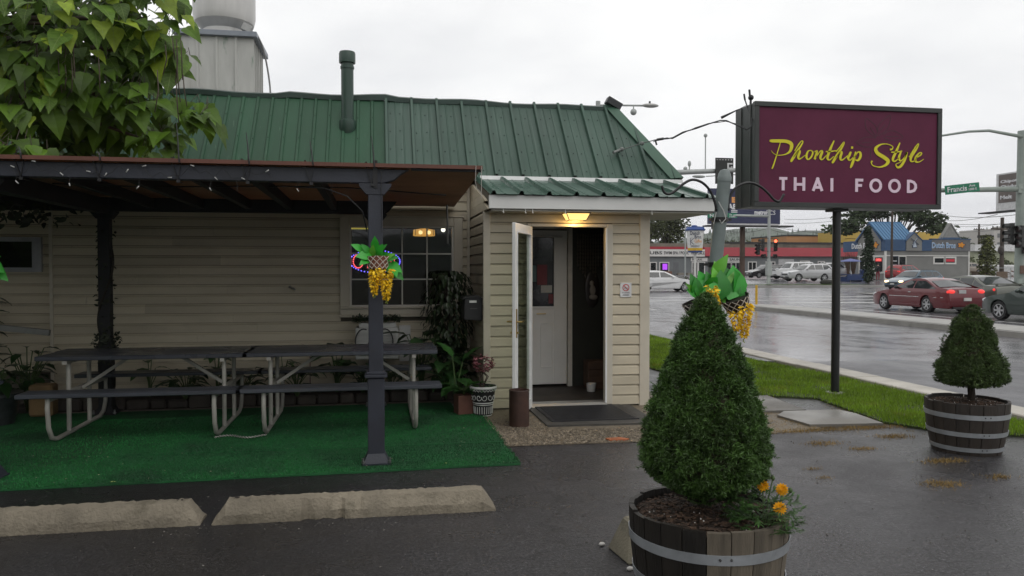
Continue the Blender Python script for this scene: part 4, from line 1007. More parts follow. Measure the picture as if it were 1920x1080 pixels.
for h_ in heads:
    mb = MB(); V_ = Vector((h_[0] * -.3, -1, .55)).normalized()
    A = V_.to_track_quat('Z', 'Y').to_matrix()
    for ring, (nr, rr_, zz, s) in enumerate([(14, .016, -.004, .016), (13, .013, .002, .016), (11, .009, .007, .014), (9, .006, .011, .012), (6, .002, .014, .010)]):
        for k in range(nr):
            a = 2 * math.pi * k / nr + ring * .3; dr_ = Vector((math.cos(a), math.sin(a), .25 + ring * .45)); p_ = Vector((rr_ * .5 * math.cos(a), rr_ * .5 * math.sin(a), zz))
            leaves(mb, leaf_tpl('heart', 3, .1, .15), [(Vector(h_) + A @ p_, A @ dr_, A @ Vector((0, 0, 1)), s * 1.35)])
    mb.build('bloom', PT, MG, recalc=False)
# ------------------------------------------------------------------ restaurant sign
SG_ = thing('restaurant_sign', 'maroon Phonthip Style THAI FOOD sign box on a single black pole', 'sign', (5.6, 8.71, 0))
CAB = M('sign_cabinet', (.030, .034, .032), .42, .25, 2, .08, 60, dirt=((.06, .065, .06), .62, 3))
x0, x1, z0, z1, yf, yk = 4.40, 6.88, 2.30, 3.54, 8.50, 9.02
MB().box(x0 + .01, x1 - .01, yf + .05, yk, z0 + .01, z1 - .01).build('cabinet', CAB, SG_)
for q in [(x0, x1, yf, yf + .06, z1 - .058, z1), (x0, x1, yf, yf + .06, z0, z0 + .058), (x0, x0 + .058, yf, yf + .06, z0 + .058, z1 - .058), (x1 - .058, x1, yf, yf + .06, z0 + .058, z1 - .058)]:
    MB().box(*q).build('sign_frame', CAB, SG_, bevel=.004)
for yy in (8.62, 8.86): MB().box(x0 - .002, x0 + .012, yy - .006, yy + .006, z0 + .02, z1 - .02).build('cabinet_seam', M('seam', (.07, .075, .07), .4), SG_)
FACE = MB().box(x0 + .058, x1 - .058, yf + .022, yf + .05, z0 + .058, z1 - .058).build('sign_face', M('maroon_face', (.112, .021, .050), .6, .12, 3, .04, 25, spec=.2, dirt=((.095, .017, .042), .6, 2)), SG_)
def smap(u, v, h):
    uu = (u - 51) / 1772; tp = 68 + 32 * uu; t = (1004 - v) / (1004 - tp)
    return (x0 + .058 + uu * 2.364, yf + .022 - h, z0 + .058 + t * 1.124)
YL = M('lettering_lime', (.66, .60, .010), .5, .08, 4)
YLo = M('lettering_edge', (.62, .38, .16), .4)
STR = [
 [(155, 402, 20), (180, 405, 34), (250, 404, 36), (320, 408, 38), (364, 436, 40), (352, 500, 28), (305, 534, 12), (235, 544, 7), (190, 525, 5), (170, 500, 4)],
 [(257, 420, 8), (222, 545, 11), (190, 650, 15), (178, 678, 12)],
 [(395, 500, 8), (430, 440, 12), (462, 400, 9), (474, 408, 11), (460, 440, 16), (415, 510, 27), (368, 590, 27), (356, 606, 10)],
 [(385, 560, 7), (428, 502, 12), (446, 504, 22), (430, 555, 26), (445, 577, 14), (500, 538, 7)],
 [(556, 488, 7), (524, 502, 16), (510, 550, 24), (524, 580, 14), (556, 556, 18), (572, 510, 18), (552, 489, 8)],
 [(588, 505, 8), (612, 495, 18), (606, 530, 26), (590, 578, 22)],
 [(600, 562, 7), (645, 498, 12), (664, 502, 24), (646, 556, 26), (664, 579, 13), (712, 530, 7)],
 [(780, 390, 12), (745, 470, 26), (716, 556, 26), (736, 580, 14), (780, 545, 7)], [(700, 500, 12), (750, 496, 14), (806, 488, 10)],
 [(800, 500, 8), (845, 445, 13), (874, 404, 9), (880, 414, 11), (862, 450, 18), (815, 525, 27), (772, 598, 26), (762, 612, 10)],
 [(795, 566, 7), (842, 502, 13), (857, 508, 23), (842, 557, 26), (860, 580, 14), (925, 528, 7)],
 [(948, 496, 20), (934, 528, 26), (920, 560, 24), (940, 580, 13), (985, 538, 7)], [(949, 455, 24), (960, 455, 26), (969, 455, 24)],
 [(996, 494, 14), (985, 545, 26), (958, 625, 28), (944, 657, 9)], [(985, 560, 7), (1012, 504, 11), (1040, 502, 22), (1042, 545, 28), (1018, 580, 20), (985, 572, 9)],
 [(1340, 468, 24), (1362, 462, 14), (1366, 436, 9), (1310, 414, 9), (1245, 420, 16), (1196, 460, 34), (1215, 506, 40), (1280, 545, 42), (1322, 582, 40), (1296, 622, 26), (1235, 642, 13), (1170, 628, 11), (1152, 596, 13), (1165, 585, 20)],
 [(1440, 398, 12), (1408, 475, 26), (1370, 560, 26), (1392, 582, 14), (1436, 546, 7)], [(1352, 494, 12), (1410, 490, 15), (1465, 480, 10)],
 [(1452, 488, 16), (1432, 545, 26), (1450, 578, 14), (1492, 538, 10), (1514, 490, 16), (1494, 560, 27), (1456, 625, 27), (1420, 642, 20), (1402, 612, 9), (1450, 590, 6)],
 [(1535, 540, 8), (1592, 450, 14), (1626, 406, 9), (1630, 420, 11), (1608, 460, 20), (1560, 530, 29), (1552, 574, 20), (1580, 580, 12), (1614, 552, 7)],
 [(1604, 548, 7), (1652, 518, 14), (1664, 496, 12), (1640, 496, 14), (1606, 540, 26), (1604, 580, 22), (1640, 584, 11), (1688, 555, 5)]]
WORDS = [(0, 14), (14, len(STR))]
for a, b in WORDS:
    o1 = MB()
    for s in STR[a:b]: stroke(o1, [(u, v, w_ * .88 + 5) for u, v, w_ in s], smap, .003)
    o1.build('lettering_outline', M('lettering_dark', (.05, .018, .02), .5), FACE, recalc=False)
    o2 = MB()
    for s in STR[a:b]: stroke(o2, [(u, v, w_ * .88) for u, v, w_ in s], smap, .007)
    o2.build('script_lettering', YL, FACE, recalc=False)
BL = {'T': [[(250, 770), (327, 770)], [(288, 757), (288, 888)]], 'H': [[(404, 757), (404, 888)], [(488, 757), (488, 888)], [(404, 826), (488, 826)]], 'A': [[(579, 888), (628, 757)], [(618, 757), (667, 888)], [(596, 852), (650, 852)]], 'I': [[(763, 760), (763, 890)]],
      'F': [[(1009, 760), (1009, 890)], [(996, 774), (1074, 774)], [(1009, 826), (1062, 826)]],
      'O': [[(1201 + 50 * math.cos(t), 825 + 56 * math.sin(t)) for t in lin(0, 6.2832, 28)]], 'o': [[(1391 + 50 * math.cos(t), 825 + 56 * math.sin(t)) for t in lin(0, 6.2832, 28)]],
      'D': [[(1532, 762), (1532, 892)], [(1520, 775), (1560, 775)] , [(1556, 775), (1588, 788), (1606, 812), (1608, 840), (1592, 868), (1556, 879)], [(1520, 879), (1560, 879)]]}
PKL = M('lettering_pale', (.74, .58, .68), .45, .06, 4)
for ch, ss_ in BL.items():
    o1 = MB()
    for k, s in enumerate(ss_): stroke(o1, [(u, v, 27 if k != 0 or ch not in 'T' else 27) for u, v in s], smap, .006 + .0003 * k, smooth=False)
    o1.build('block_letter', PKL, FACE, recalc=False)
LF = MB()
for pts in [[(1195, 350), (1110, 280), (1090, 220), (1098, 165), (1150, 195), (1195, 240), (1212, 300), (1195, 350)], [(1212, 300), (1225, 230), (1270, 180), (1345, 130), (1330, 230), (1290, 290), (1212, 335)], [(1270, 325), (1320, 290), (1390, 285), (1470, 335), (1420, 370), (1340, 375), (1275, 350)], [(1195, 355), (1110, 348), (1050, 370), (1005, 405), (1070, 440), (1140, 445), (1190, 420)], [(1140, 250), (1190, 330)], [(1290, 220), (1225, 300)], [(1150, 460), (1145, 560)], [(1060, 405), (1160, 395)], [(1300, 340), (1430, 335)]]:
    stroke(LF, [(u, v, 5) for u, v in pts], smap, .002, 4)
LF.build('leaf_motif', M('leaf_motif', (.042, .014, .02), .5), FACE, recalc=False)
MB().tube([(5.6, 8.71, 0), (5.6, 8.71, 2.31)], .05, 14).build('pole', M('pole_black', (.012, .013, .014), .38, .2, 5), SG_, smooth=40)
MB().box(5.5, 5.7, 8.62, 8.8, 2.27, 2.302).build('pole_bracket', CAB, SG_)
MB().lathe([(.0, .0), (.12, .0), (.11, .03), (0, .035)], (5.6, 8.71, .01), 18).build('pole_footing', CONC_WET, SG_)
# weatherhead and feed cables on the sign's corner
mb = MB(); c_ = at(1408, 176, 8.8)
mb.tube([at(1407, 205, 8.8), at(1408, 180, 8.8)], .014, 6); mb.ball(at(1408, 183, 8.8), .035, 5); mb.tube([at(1406, 180, 8.8), at(1405, 168, 8.8)], .013, 6); mb.tube([at(1397, 188, 8.75), at(1395, 176, 8.75)], .011, 6)
mb.tube([at(1397, 188, 8.75), at(1403, 205, 8.7), at(1410, 222, 8.6), at(1408, 238, 8.48), at(1401, 243, 8.47), at(1390, 236, 8.55)], .008, 6)
tag(mb.build('weatherhead', BK, smooth=40), 'black weatherhead and cable tails on the upper left corner of the sign', 'cable fitting')
mb = MB(); pts = [at(u, v, y) for u, v, y in [(1400, 243, 8.47), (1380, 234, 8.6), (1362, 226, 8.75), (1350, 226, 8.9), (1330, 232, 9.0), (1305, 241, 9.1), (1280, 248, 9.2), (1262, 258, 9.3), (1252, 260, 9.35), (1240, 261, 9.4), (1226, 263, 9.45)]]
mb.tube(pts, .008, 6); mb.tube([p + Vector((0, .02, .018 * math.sin(i * 1.7))) for i, p in enumerate(pts)], .005, 5); mb.tube([at(1385, 205, 8.8), at(1352, 221, 8.9)], [.006, .018], 6); mb.tube([at(1400, 197, 8.75), at(1385, 205, 8.8)], .003, 4)
mb.tube([at(1232, 262, 9.4), at(1244, 260, 9.4)], .018, 6); mb.tube([at(1229, 264, 9.43), at(1231, 272, 9.43)], .012, 5)
tag(mb.build('service_cable', BK, smooth=40), 'twisted black power cable hanging between the roof hip and the sign', 'cable')
mb = MB(); mb.tube([at(1226, 263, 9.45), at(1205, 268, 9.6), at(1180, 276, 9.68), at(1168, 280, 9.7)], .007, 5); mb.ball(at(1166, 280, 9.7), .03, 6); mb.tube([at(1163, 281, 9.7), at(1150, 286, 9.62)], .02, 6); mb.ball(at(1204, 269, 9.62), .028, 5)
tag(mb.build('cable_anchor', M('porcelain_grey', (.16, .17, .16), .4, .3, 20), smooth=40), 'grey insulator and tie rod anchoring the power cable to the roof', 'cable anchor')
# ------------------------------------------------------------------ steel post with hooks
PP = thing('hook_post', 'grey steel pipe post with dome cap and two black plant hooks', 'post', (2.73, 6.03, 0))
PIPE = M('grey_green_pipe', (.15, .18, .175), .45, .15, 6, .06, 60, dirt=((.06, .07, .065), .6, 5))
pb, pt_ = Vector((2.61, 6.03, 0)), Vector((2.838, 6.0, 2.30))
MB().tube([pb, pt_], .054, 20).build('pole', PIPE, PP, smooth=40)
mb = MB(); mb.lathe([(.057, -.02), (.058, .02), (.055, .024), (.05, .05), (.032, .078), (.0, .088)], pt_, 20); mb.build('dome_cap', PIPE, PP, smooth=40)
def hook(pl): 
    S = spline([tuple(at(u, v, 5.98)) for u, v in pl], 5); MB().tube([tuple(p) for p in S], .011, 8).build('plant_hook', BK, PP, smooth=True)
hook([(1343, 395), (1340, 378), (1331, 357), (1316, 342), (1298, 337), (1281, 345), (1266, 358), (1254, 364), (1245, 360), (1241, 348)])
hook([(1366, 395), (1367, 375), (1375, 357), (1390, 346), (1408, 343), (1426, 350), (1441, 363), (1452, 375), (1462, 377), (1470, 364)])
for hh in (1.97, 1.60):
    c_ = pb + (pt_ - pb) * (hh / 2.30); mb = MB(); mb.lathe([(.055, -.018), (.066, -.018), (.066, .018), (.055, .018)], c_, 20); mb.box(c_.x - .09, c_.x + .09, c_.y - .02, c_.y + .02, c_.z - .01, c_.z + .01); mb.build('pipe_clamp', BK, PP)
mb = MB(); mb.tube([at(1347, 378, 5.93), at(1357, 396, 5.93), at(1361, 410, 5.93), at(1353, 419, 5.93), at(1349, 412, 5.93)], .004, 5); mb.tube([at(1343, 398, 5.95), at(1338, 420, 5.95)], .003, 4)
mb.build('loose_wire', M('white_wire', (.5, .5, .48), .5), PP)
# artificial hanging plants
GLF = M('artificial_leaf', (.030, .30, .026), .38, .2, 6, rnd=.35, trans=.12)
GLF2 = M('artificial_leaf_pale', (.12, .40, .035), .38, .2, 6, rnd=.25, trans=.12)
GOLD = M('golden_petal', (.82, .53, .008), .6, .2, 20, island=.3, trans=.1)
OV = leaf_tpl('oval', 5, .15, .28)
def leaf_obj(par, base, tip, y0, y1, mat, wide=1.0, up=None):
    a, b = at(*base, y0), at(*tip, y1); d_ = b - a; s = d_.length
    u = up or (random.uniform(-.4, .4), -1, .35)
    V, F = OV; A = frame(d_, u); vv = np.array(a) + ((V * np.array([wide, 1, 1])) * s) @ A
    MB().add(vv, F).build('leaf', mat, par, smooth=True, recalc=False)
def raceme(par, top, ln, rad, n=130, lean=(0, 0)):
    mb = MB(); tp = leaf_tpl('heart', 2, .25, .3); top = Vector(top)
    for i in range(n):
        t = random.random() ** .8; r_ = rad * (1 - .75 * t) * random.uniform(.5, 1); a = random.uniform(0, 6.28)
        p = top + Vector((lean[0] * t + r_ * math.cos(a), lean[1] * t + r_ * math.sin(a), -ln * t))
        leaves(mb, tp, [(p, (math.cos(a), math.sin(a), random.uniform(-.9, .3)), rdir(.8), random.uniform(.024, .036) * (1.1 - .4 * t))])
    o = mb.build('flower_cluster', GOLD, par, recalc=False)
    m2 = MB()
    for i in range(9): t = .95 + .022 * i; m2.ball(top + Vector((lean[0] * t + random.uniform(-.008, .008), lean[1] * t, -ln * t)), .005, 3)
    m2.build('bud_tail', M('bud_green', (.20, .24, .03), .6), o)
def basket(par, c, r, h, tilt, potm, netm, nn=11):
    A = Matrix.Translation(Vector(c)) @ tilt.to_4x4()
    pt = MB().lathe([(0, 0), (r * .72, 0), (r, h), (r * .94, h), (r * .9, h * .8), (0, h * .8)], (0, 0, 0), 22).xf(A).build('pot', potm, par, smooth=40)
    mb = MB()
    for sgn in (-1, 1):
        for k in range(nn):
            pp = []
            for j in range(7):
                t = j / 6; a = 2 * math.pi * k / nn + sgn * t * 1.1; rr_ = r * (.72 + .28 * t) + .003; pp.append((rr_ * math.cos(a), rr_ * math.sin(a), h * t))
            mb.tube(pp, .0032, 4, False)
    mb.xf(A).build('rope_net', netm, pt)
BPOT = M('black_pot', (.018, .012, .010), .6, .2, 10); NETW = M('rope_white', (.55, .50, .44), .7, .2, 30)
random.seed(12)
PBk = thing('hanging_basket', 'netted basket with large green leaves and golden flowers on the steel pipe post', 'hanging basket', (2.80, 5.86, 1.15), 0, 'artificial plant baskets')
basket(PBk, at(1385, 582, 5.66), .112, .112, Matrix.Rotation(R(-22), 3, 'Y') @ Matrix.Rotation(R(6), 3, 'X'), BPOT, NETW)
for b_, t_, m_, w_ in [((1345, 545), (1348, 490), 1, .95), ((1352, 540), (1322, 545), 0, 1.1), ((1360, 560), (1347, 505), 0, 1.3), ((1372, 555), (1366, 500), 0, 1.5), ((1380, 560), (1378, 498), 0, 1.3), ((1385, 560), (1392, 512), 0, 1.2), ((1345, 560), (1312, 520), 0, 1.0), ((1340, 575), (1305, 545), 0, 1.1), ((1360, 570), (1338, 555), 1, 1.3), ((1325, 575), (1314, 600), 0, 1.0), ((1355, 545), (1380, 505), 1, .5), ((1350, 520), (1330, 530), 1, .8), ((1310, 560), (1296, 535), 1, .6), ((1335, 520), (1365, 480), 1, .9), ((1358, 565), (1368, 540), 1, 1.0), ((1345, 520), (1318, 548), 0, 1.1), ((1330, 560), (1318, 512), 0, 1.3), ((1340, 558), (1332, 508), 0, 1.3), ((1352, 562), (1356, 508), 0, 1.3), ((1318, 565), (1300, 535), 0, 1.2), ((1366, 562), (1384, 505), 0, 1.1), ((1330, 570), (1345, 535), 1, 1.2), ((1372, 562), (1360, 520), 0, 1.2), ((1325, 575), (1330, 548), 0, 1.3), ((1388, 558), (1398, 530), 0, 1.0)]:
    leaf_obj(PBk, b_, t_, 5.74 + random.uniform(-.07, .05), 5.70 + random.uniform(-.08, .06), GLF2 if m_ else GLF, w_)
raceme(PBk, at(1398, 568, 5.55), .27, .052, 300, (-.01, 0)); raceme(PBk, at(1380, 582, 5.55), .16, .045, 150, (.0, 0)); raceme(PBk, at(1333, 534, 5.60), .19, .042, 180, (.06, 0))
m2 = MB()
for k in range(7): m2.tube([at(1375, 575, 5.84), at(1368 + 5 * k, 545 - 6 * (k % 2), 5.83), at(1366 + 5 * k, 525, 5.82)], .0028, 4)
m2.build('stem', SG, PBk)
PBl = thing('hanging_basket', 'black netted basket half hidden behind the tip of the front spruce', 'hanging basket', (2.52, 5.86, 1.2), 0, 'artificial plant baskets')
basket(PBl, at(1314, 592, 5.72), .112, .125, Matrix.Rotation(R(-20), 3, 'Y'), BPOT, NETW)
for b_, t_ in [((1318, 560), (1306, 530)), ((1322, 565), (1330, 545)), ((1312, 565), (1318, 598)), ((1300, 555), (1310, 522)), ((1308, 556), (1292, 542)), ((1310, 558), (1300, 515))]: leaf_obj(PBl, b_, t_, 5.70, 5.66, GLF, 1.0)
def post_basket(label, loc):
    t = thing('hanging_basket', label, 'hanging basket', loc, 0, 'artificial plant baskets')
    basket(t, (-.0 + .02, 6.10, 1.56), .095, .095, Matrix.Rotation(R(-6), 3, 'X'), M('terracotta_pot', (.18, .06, .035), .7), NETW)
    S = lambda u, v: (620 + u / 4.5, 380 + v / 4.5)
    for b_, t_, m_, w_ in [((275, 405), (190, 347), 0, 1), ((372, 400), (375, 303), 0, 1.05), ((330, 430), (275, 352), 0, 1), ((400, 430), (452, 352), 0, .8), ((350, 445), (230, 435), 0, 1.2), ((355, 455), (345, 370), 1, 1.2), ((380, 460), (415, 370), 1, 1.3), ((430, 470), (552, 448), 0, 1), ((440, 475), (520, 430), 1, .9), ((490, 510), (586, 568), 1, 1.1), ((470, 520), (608, 632), 0, 1.0), ((330, 470), (258, 500), 0, 1), ((440, 500), (545, 600), 0, 1), ((400, 470), (470, 420), 0, 1), ((420, 490), (410, 430), 1, 1), ((500, 540), (560, 590), 0, 1.1)]:
        leaf_obj(t, S(*b_), S(*t_), 6.10, 6.02 + random.uniform(-.04, .04), GLF2 if m_ and random.random() < .4 else GLF, w_)
    raceme(t, at(702, 503, 5.98), .20, .036, 200); raceme(t, at(724, 504, 5.98), .235, .05, 300)
    return t
post_basket('golden flowered artificial plant basket hung on the front pergola post', (0, 6.12, 1.4))
lb = dup([o for o in COL.objects if o.get('label', '').startswith('golden flowered')][0], loc=(-2.80, 6.12, 1.4), label='artificial plant basket at the photo\'s left edge with only leaf tips showing')
# ------------------------------------------------------------------ entrance items
LT = thing('porch_light', 'lit trapezoid glass porch light under the soffit above the door', 'light', (2.19, 8.33, 2.09))
WARM = M('lamp_glass_lit', (.9, .7, .35), .4, emit=((1.0, .62, .18), 1.5))
def frus(a, b, z_0, z_1, c): return [(c[0] + sx * b[0], c[1] + sy * b[1], z_0) for sx, sy in ((-1, -1), (1, -1), (1, 1), (-1, 1))] + [(c[0] + sx * a[0], c[1] + sy * a[1], z_1) for sx, sy in ((-1, -1), (1, -1), (1, 1), (-1, 1))]
c = (2.19, 8.33); V = frus((.135, .10), (.095, .07), 2.098, 2.178, c)
MB().add(V, [(0, 3, 2, 1), (0, 1, 5, 4), (1, 2, 6, 5), (2, 3, 7, 6), (3, 0, 4, 7)]).build('lamp_glass', WARM, LT)
mb = MB()
for i in range(4): mb.tube([V[i], V[i + 4]], .005, 5); mb.tube([V[i], V[(i + 1) % 4]], .005, 5); mb.tube([V[i + 4], V[(i + 1) % 4 + 4]], .005, 5)
mb.box(2.05, 2.33, 8.225, 8.435, 2.176, 2.186); mb.build('lamp_frame', M('lamp_frame', (.08, .07, .05), .4), LT)
bl_ = M('bulb_lit', (1, .9, .7), .4, emit=((1.0, .78, .35), 7)); MB().ball((2.24, 8.33, 2.135), .022, 6, (1.2, 1, 1)).build('bulb', bl_, LT)
pl = bpy.data.lights.new('porch_bulb', 'POINT'); pl.energy = 3.2; pl.color = (1, .62, .22); pl.shadow_soft_size = .04
plo = bpy.data.objects.new('porch_bulb', pl); COL.objects.link(plo); plo.location = (2.19, 8.33, 2.075)
for x in (1.34, 1.58, 1.66, 2.02, 3.0):
    mb = MB(); mb.tube([(x, 8.14, 2.21), (x, 8.14, 2.172), (x + .006, 8.135, 2.16)], .006, 5); mb.build('light_clip', WHT, B)
NS = thing('no_smoking_sign', 'small white no smoking sign on the siding right of the door', 'sign', (2.80, 8.43, 1.243))
pl8 = MB().box(2.733, 2.868, 8.428, 8.434, 1.243, 1.408).build('plate', M('sign_white', (.66, .66, .66), .4), NS, bevel=.004)
fm = lambda u, v, h: (2.80 + u, 8.428 - h, 1.352 + v)
RD = M('sign_red', (.45, .03, .04), .5); mb = MB()
ST = lambda L_, wd: [(u, v, wd) for u, v in L_]
def ribbon(mb, pts, wd, fm, th, ):
    S = [np.array(p, float) for p in pts]; n = len(S); V = []
    for i, q in enumerate(S):
        dd = S[min(i + 1, n - 1)] - S[max(i - 1, 0)]; ln = np.hypot(*dd) or 1; nn = np.array((-dd[1], dd[0])) / ln * wd / 2
        V += [fm(*(q + nn), th), fm(*(q - nn), th)]
    mb.add(V, [(2 * i, 2 * i + 1, 2 * i + 3, 2 * i + 2) for i in range(n - 1)])
ribbon(mb, [(.036 * math.cos(t), .036 * math.sin(t)) for t in lin(0, 6.2832, 24)], .009, fm, .002); ribbon(mb, [(-.026, .026), (.026, -.026)], .008, fm, .0025); mb.build('red_symbol', RD, pl8)
mb = MB(); ribbon(mb, [(-.022, -.004), (.02, -.004)], .007, fm, .0015); mb.build('cigarette_symbol', M('sign_black', (.02, .02, .02), .5), pl8)
text('NO SMOKING', 'sign_text', M('sign_black', (.02, .02, .02)), pl8, (2.755, 8.4275, 1.288), .09, .012, '-y', .001)
mb = MB(); [mb.box(2.76 + .004 * k, 2.84 - .005 * k, 8.4265, 8.428, 1.262 + .009 * k, 1.2655 + .009 * k) for k in range(2)]; mb.build('fine_print', M('sign_black', (.02, .02, .02)), pl8)
mb = MB(); [mb.ball((x, 8.428, z), .004, 4) for x in (2.741, 2.86) for z in (1.252, 1.4)]; mb.build('screw', M('bolt_steel', (.3, .3, .3)), pl8)
tag(MB().lathe([(.094, .02), (.1, .0), (.1, .35), (.104, .352), (.1, .36), (.088, .36), (.088, .32), (0, .32)], (1.40, 7.53, .006), 24).build('ash_can', M('rusty_can', (.05, .022, .014), .6, .35, 6, .3, 40, dirt=((.10, .04, .02), .56, 6)), smooth=35), 'rusty brown steel ash can beside the open storm door', 'can')
mt = thing('door_mat', 'black ribbed rubber mat lying before the doorway', 'door mat', (2.2, 7.95, 0))
MB().prism([(1.66, 8.40), (1.66, 7.42), (2.80, 7.36), (2.84, 8.40)], 'z', .004, .022).build('mat_base', M('mat_pad', (.06, .056, .05), .7, .3, 6, .4, 60), mt)
MB().prism([(1.74, 8.39), (1.74, 7.56), (2.66, 7.56), (2.72, 8.39)], 'z', .022, .034).build('mat_top', M('mat_rubber', (.018, .018, .021), .45, .3, 8, .5, 120), mt)
mb = MB(); [mb.box(1.78, 2.62, 7.60 + .02 * k, 7.61 + .02 * k, .034, .037) for k in range(38)]; mb.build('mat_rib', M('mat_rubber', (0, 0, 0)), mt)['kind'] = 'stuff'
tag(MB().prism([(2.06, 6.77), (2.08, 6.70), (2.22, 6.69), (2.27, 6.72), (2.2, 6.79)], 'z', .008, .02).build('tile_shard', M('terracotta', (.42, .13, .05), .7, .2, 10)), 'orange broken tile lying at the edge of the gravel', 'tile')
# things inside the porch
tag(MB().lathe([(0, 0), (.05, 0), (.062, .1), (.056, .1), (.05, .03), (0, .03)], (2.62, 9.22, .052), 18).build('white_pot', M('pot_white', (.62, .62, .6), .5), smooth=40), 'small white flower pot on the dark porch floor', 'pot')
WB = M('crate_brown', (.075, .04, .022), .7, .3, 5); cr_ = thing('wooden_crate', 'brown wooden crate at the back of the dark porch', 'crate', (2.78, 9.48, .05))
for k in range(4): MB().box(2.62, 2.94, 9.36, 9.375, .055 + .085 * k, .13 + .085 * k).build('slat', WB, cr_)
MB().box(2.63, 2.93, 9.376, 9.62, .055, .40).build('crate_body', WB, cr_)
BC = thing('bead_curtain', 'bead curtain hanging on the dark wall inside the doorway', 'curtain', (2.72, 9.6, 1.6))
for k in range(11):
    mb = MB(); x = 2.55 + .034 * k; n = 9 + (k * 5) % 4; mb.lathe([(.003 + .009 * abs(math.sin(j * math.pi / 4)), -.0118 * j) for j in range(n * 4 + 1)], (x, 9.62, 2.02), 6)
    mb.build('bead_strand', M('beads', (.07, .06, .045), .3, island=.5), BC)
OP = thing('oval_plaque', 'dark oval plaque with a pale figure on the porch back wall', 'plaque', (2.76, 9.66, 1.1))
MB().ball((2.76, 9.675, 1.30), .1, 8, (1, .12, 2.4)).build('board', M('plaque_dark', (.016, .012, .01), .4), OP, smooth=True)
mb = MB(); mb.ball((2.75, 9.655, 1.38), .03, 5, (1, .3, 1.2)); mb.ball((2.76, 9.655, 1.29), .045, 5, (.9, .3, 1.6)); mb.ball((2.77, 9.655, 1.20), .05, 5, (1.2, .3, .7)); mb.build('figure', M('plaque_pale', (.22, .20, .17), .5), OP, smooth=True)
# potted plants -----------------------------------------------------
DKL = M('houseplant_leaf', (.020, .055, .015), .42, .3, 5, rnd=.4, trans=.08)
DKL2 = M('houseplant_leaf_mid', (.030, .095, .020), .42, .35, 5, rnd=.3, trans=.1, dirt=((.10, .16, .05), .6, 18))
FIC = M('fig_leaf', (.022, .040, .014), .40, .3, 6, island=.5, trans=.06)
_leafmesh = {}
def leaf_data(shape, mat):
    k = (shape, mat.name)
    if k not in _leafmesh:
        V, F = leaf_tpl(shape, 7, .22, .42); V[:, 2] += .02 * np.sin(V[:, 1] * 17) * np.sign(V[:, 0]) + .03 * np.sin(V[:, 1] * 9 + 1) * np.abs(V[:, 0]) * 3; me = bpy.data.meshes.new('leaf'); me.from_pydata([tuple(v) for v in V], [], F); me.shade_smooth(); me.materials.append(mat); _leafmesh[k] = me
    return _leafmesh[k]
def put_leaf(par, p, dr, up, s, shape, mat, wide=1, name='leaf'):
    o = bpy.data.objects.new(name, leaf_data(shape, mat)); COL.objects.link(o); o.parent = par
    A = frame(dr, up); m = Matrix(A.tolist()).transposed().to_4x4()
    loc = Vector(p) - par.location
    o.matrix_local = Matrix.Translation(loc) @ m @ Matrix.Diagonal((s * wide, s, s, 1)); return o
def leafy(name, label, cat, c, n, h, spread, s, shape, mat, group=None, seed=1, stemr=.005, wide=1, up=.6):
    random.seed(seed); t = thing(name, label, cat, c, 0, group); st = MB()
    for i in range(n):
        a = 2 * math.pi * i / n * 2.4 + random.uniform(-.5, .5); hh = h * random.uniform(.35, 1); r_ = spread * random.uniform(.3, 1)
        p = Vector((c[0] + r_ * math.cos(a) * .6, c[1] + r_ * math.sin(a) * .6, c[2] + hh)); st.tube([Vector(c), Vector((c[0] + r_ * .2 * math.cos(a), c[1] + r_ * .2 * math.sin(a), c[2] + hh * .6)), p], stemr, 5)
        put_leaf(t, p, (math.cos(a), math.sin(a), random.uniform(-.2, up)), (0, 0, 1), s * random.uniform(.7, 1.2), shape, mat, wide)
    st.build('stem', SG, t); return t
URN = thing('relief_urn', 'black urn planter with white relief scrollwork left of the storm door', 'planter', (1.12, 8.12, .006))
MB().lathe([(0, .0), (.088, 0), (.095, .02), (.098, .1), (.118, .2), (.128, .27), (.142, .29), (.142, .315), (.126, .32), (.118, .27), (0, .27)], (1.12, 8.12, .006), 28).build('urn_body', M('urn_black', (.02, .02, .022), .45), URN, smooth=35)
mb = MB(); UC = (1.12, 8.12)
def uring(z_, r_, th): mb.lathe([(r_, z_ - th), (r_ + .006, z_), (r_, z_ + th)], (UC[0], UC[1], .006), 28)
uring(.305, .141, .016); uring(.145, .108, .006); uring(.125, .104, .005); uring(.012, .09, .008)
for k in range(24):
    a = 2 * math.pi * k / 24
    def pc(da, z_, r_): return (UC[0] + r_ * math.cos(a + da), UC[1] + r_ * math.sin(a + da), .006 + z_)
    mb.tube([pc(-.12, .285, .14), pc(0, .268, .131), pc(.12, .285, .14)], .004, 4); mb.tube([pc(0, .03, .096), pc(0, .105, .102)], .005, 4)
    if k % 2 == 0:
        g = 1 if k % 4 == 0 else -1; mb.tube([pc(.25 * math.cos(t) * g * (.4 + .1 * t), .205 + .028 * math.sin(t) * (.5 + .12 * t), .121) for t in lin(0, 6.5, 14)], .0036, 4)
mb.build('relief', M('relief_white', (.52, .52, .5), .6, .2, 20), URN)
PFm = M('pink_flower', (.42, .17, .20), .6, .3, 30, island=.5); DRD = M('dark_red_bract', (.12, .025, .03), .6, .3, 30, island=.5)
FP = thing('pink_flower_plant', 'pink and dark red ball of flowers on bare stems in the black urn', 'flower', (1.12, 8.12, .28))
random.seed(8); mb = MB(); m2 = MB(); st = MB()
for k in range(6): st.tube([(1.12 + random.uniform(-.03, .03), 8.12, .28), (1.12 + random.uniform(-.06, .06), 8.12, .42), (1.12 + random.uniform(-.08, .08), 8.12 + random.uniform(-.05, .05), .54)], .006, 5)
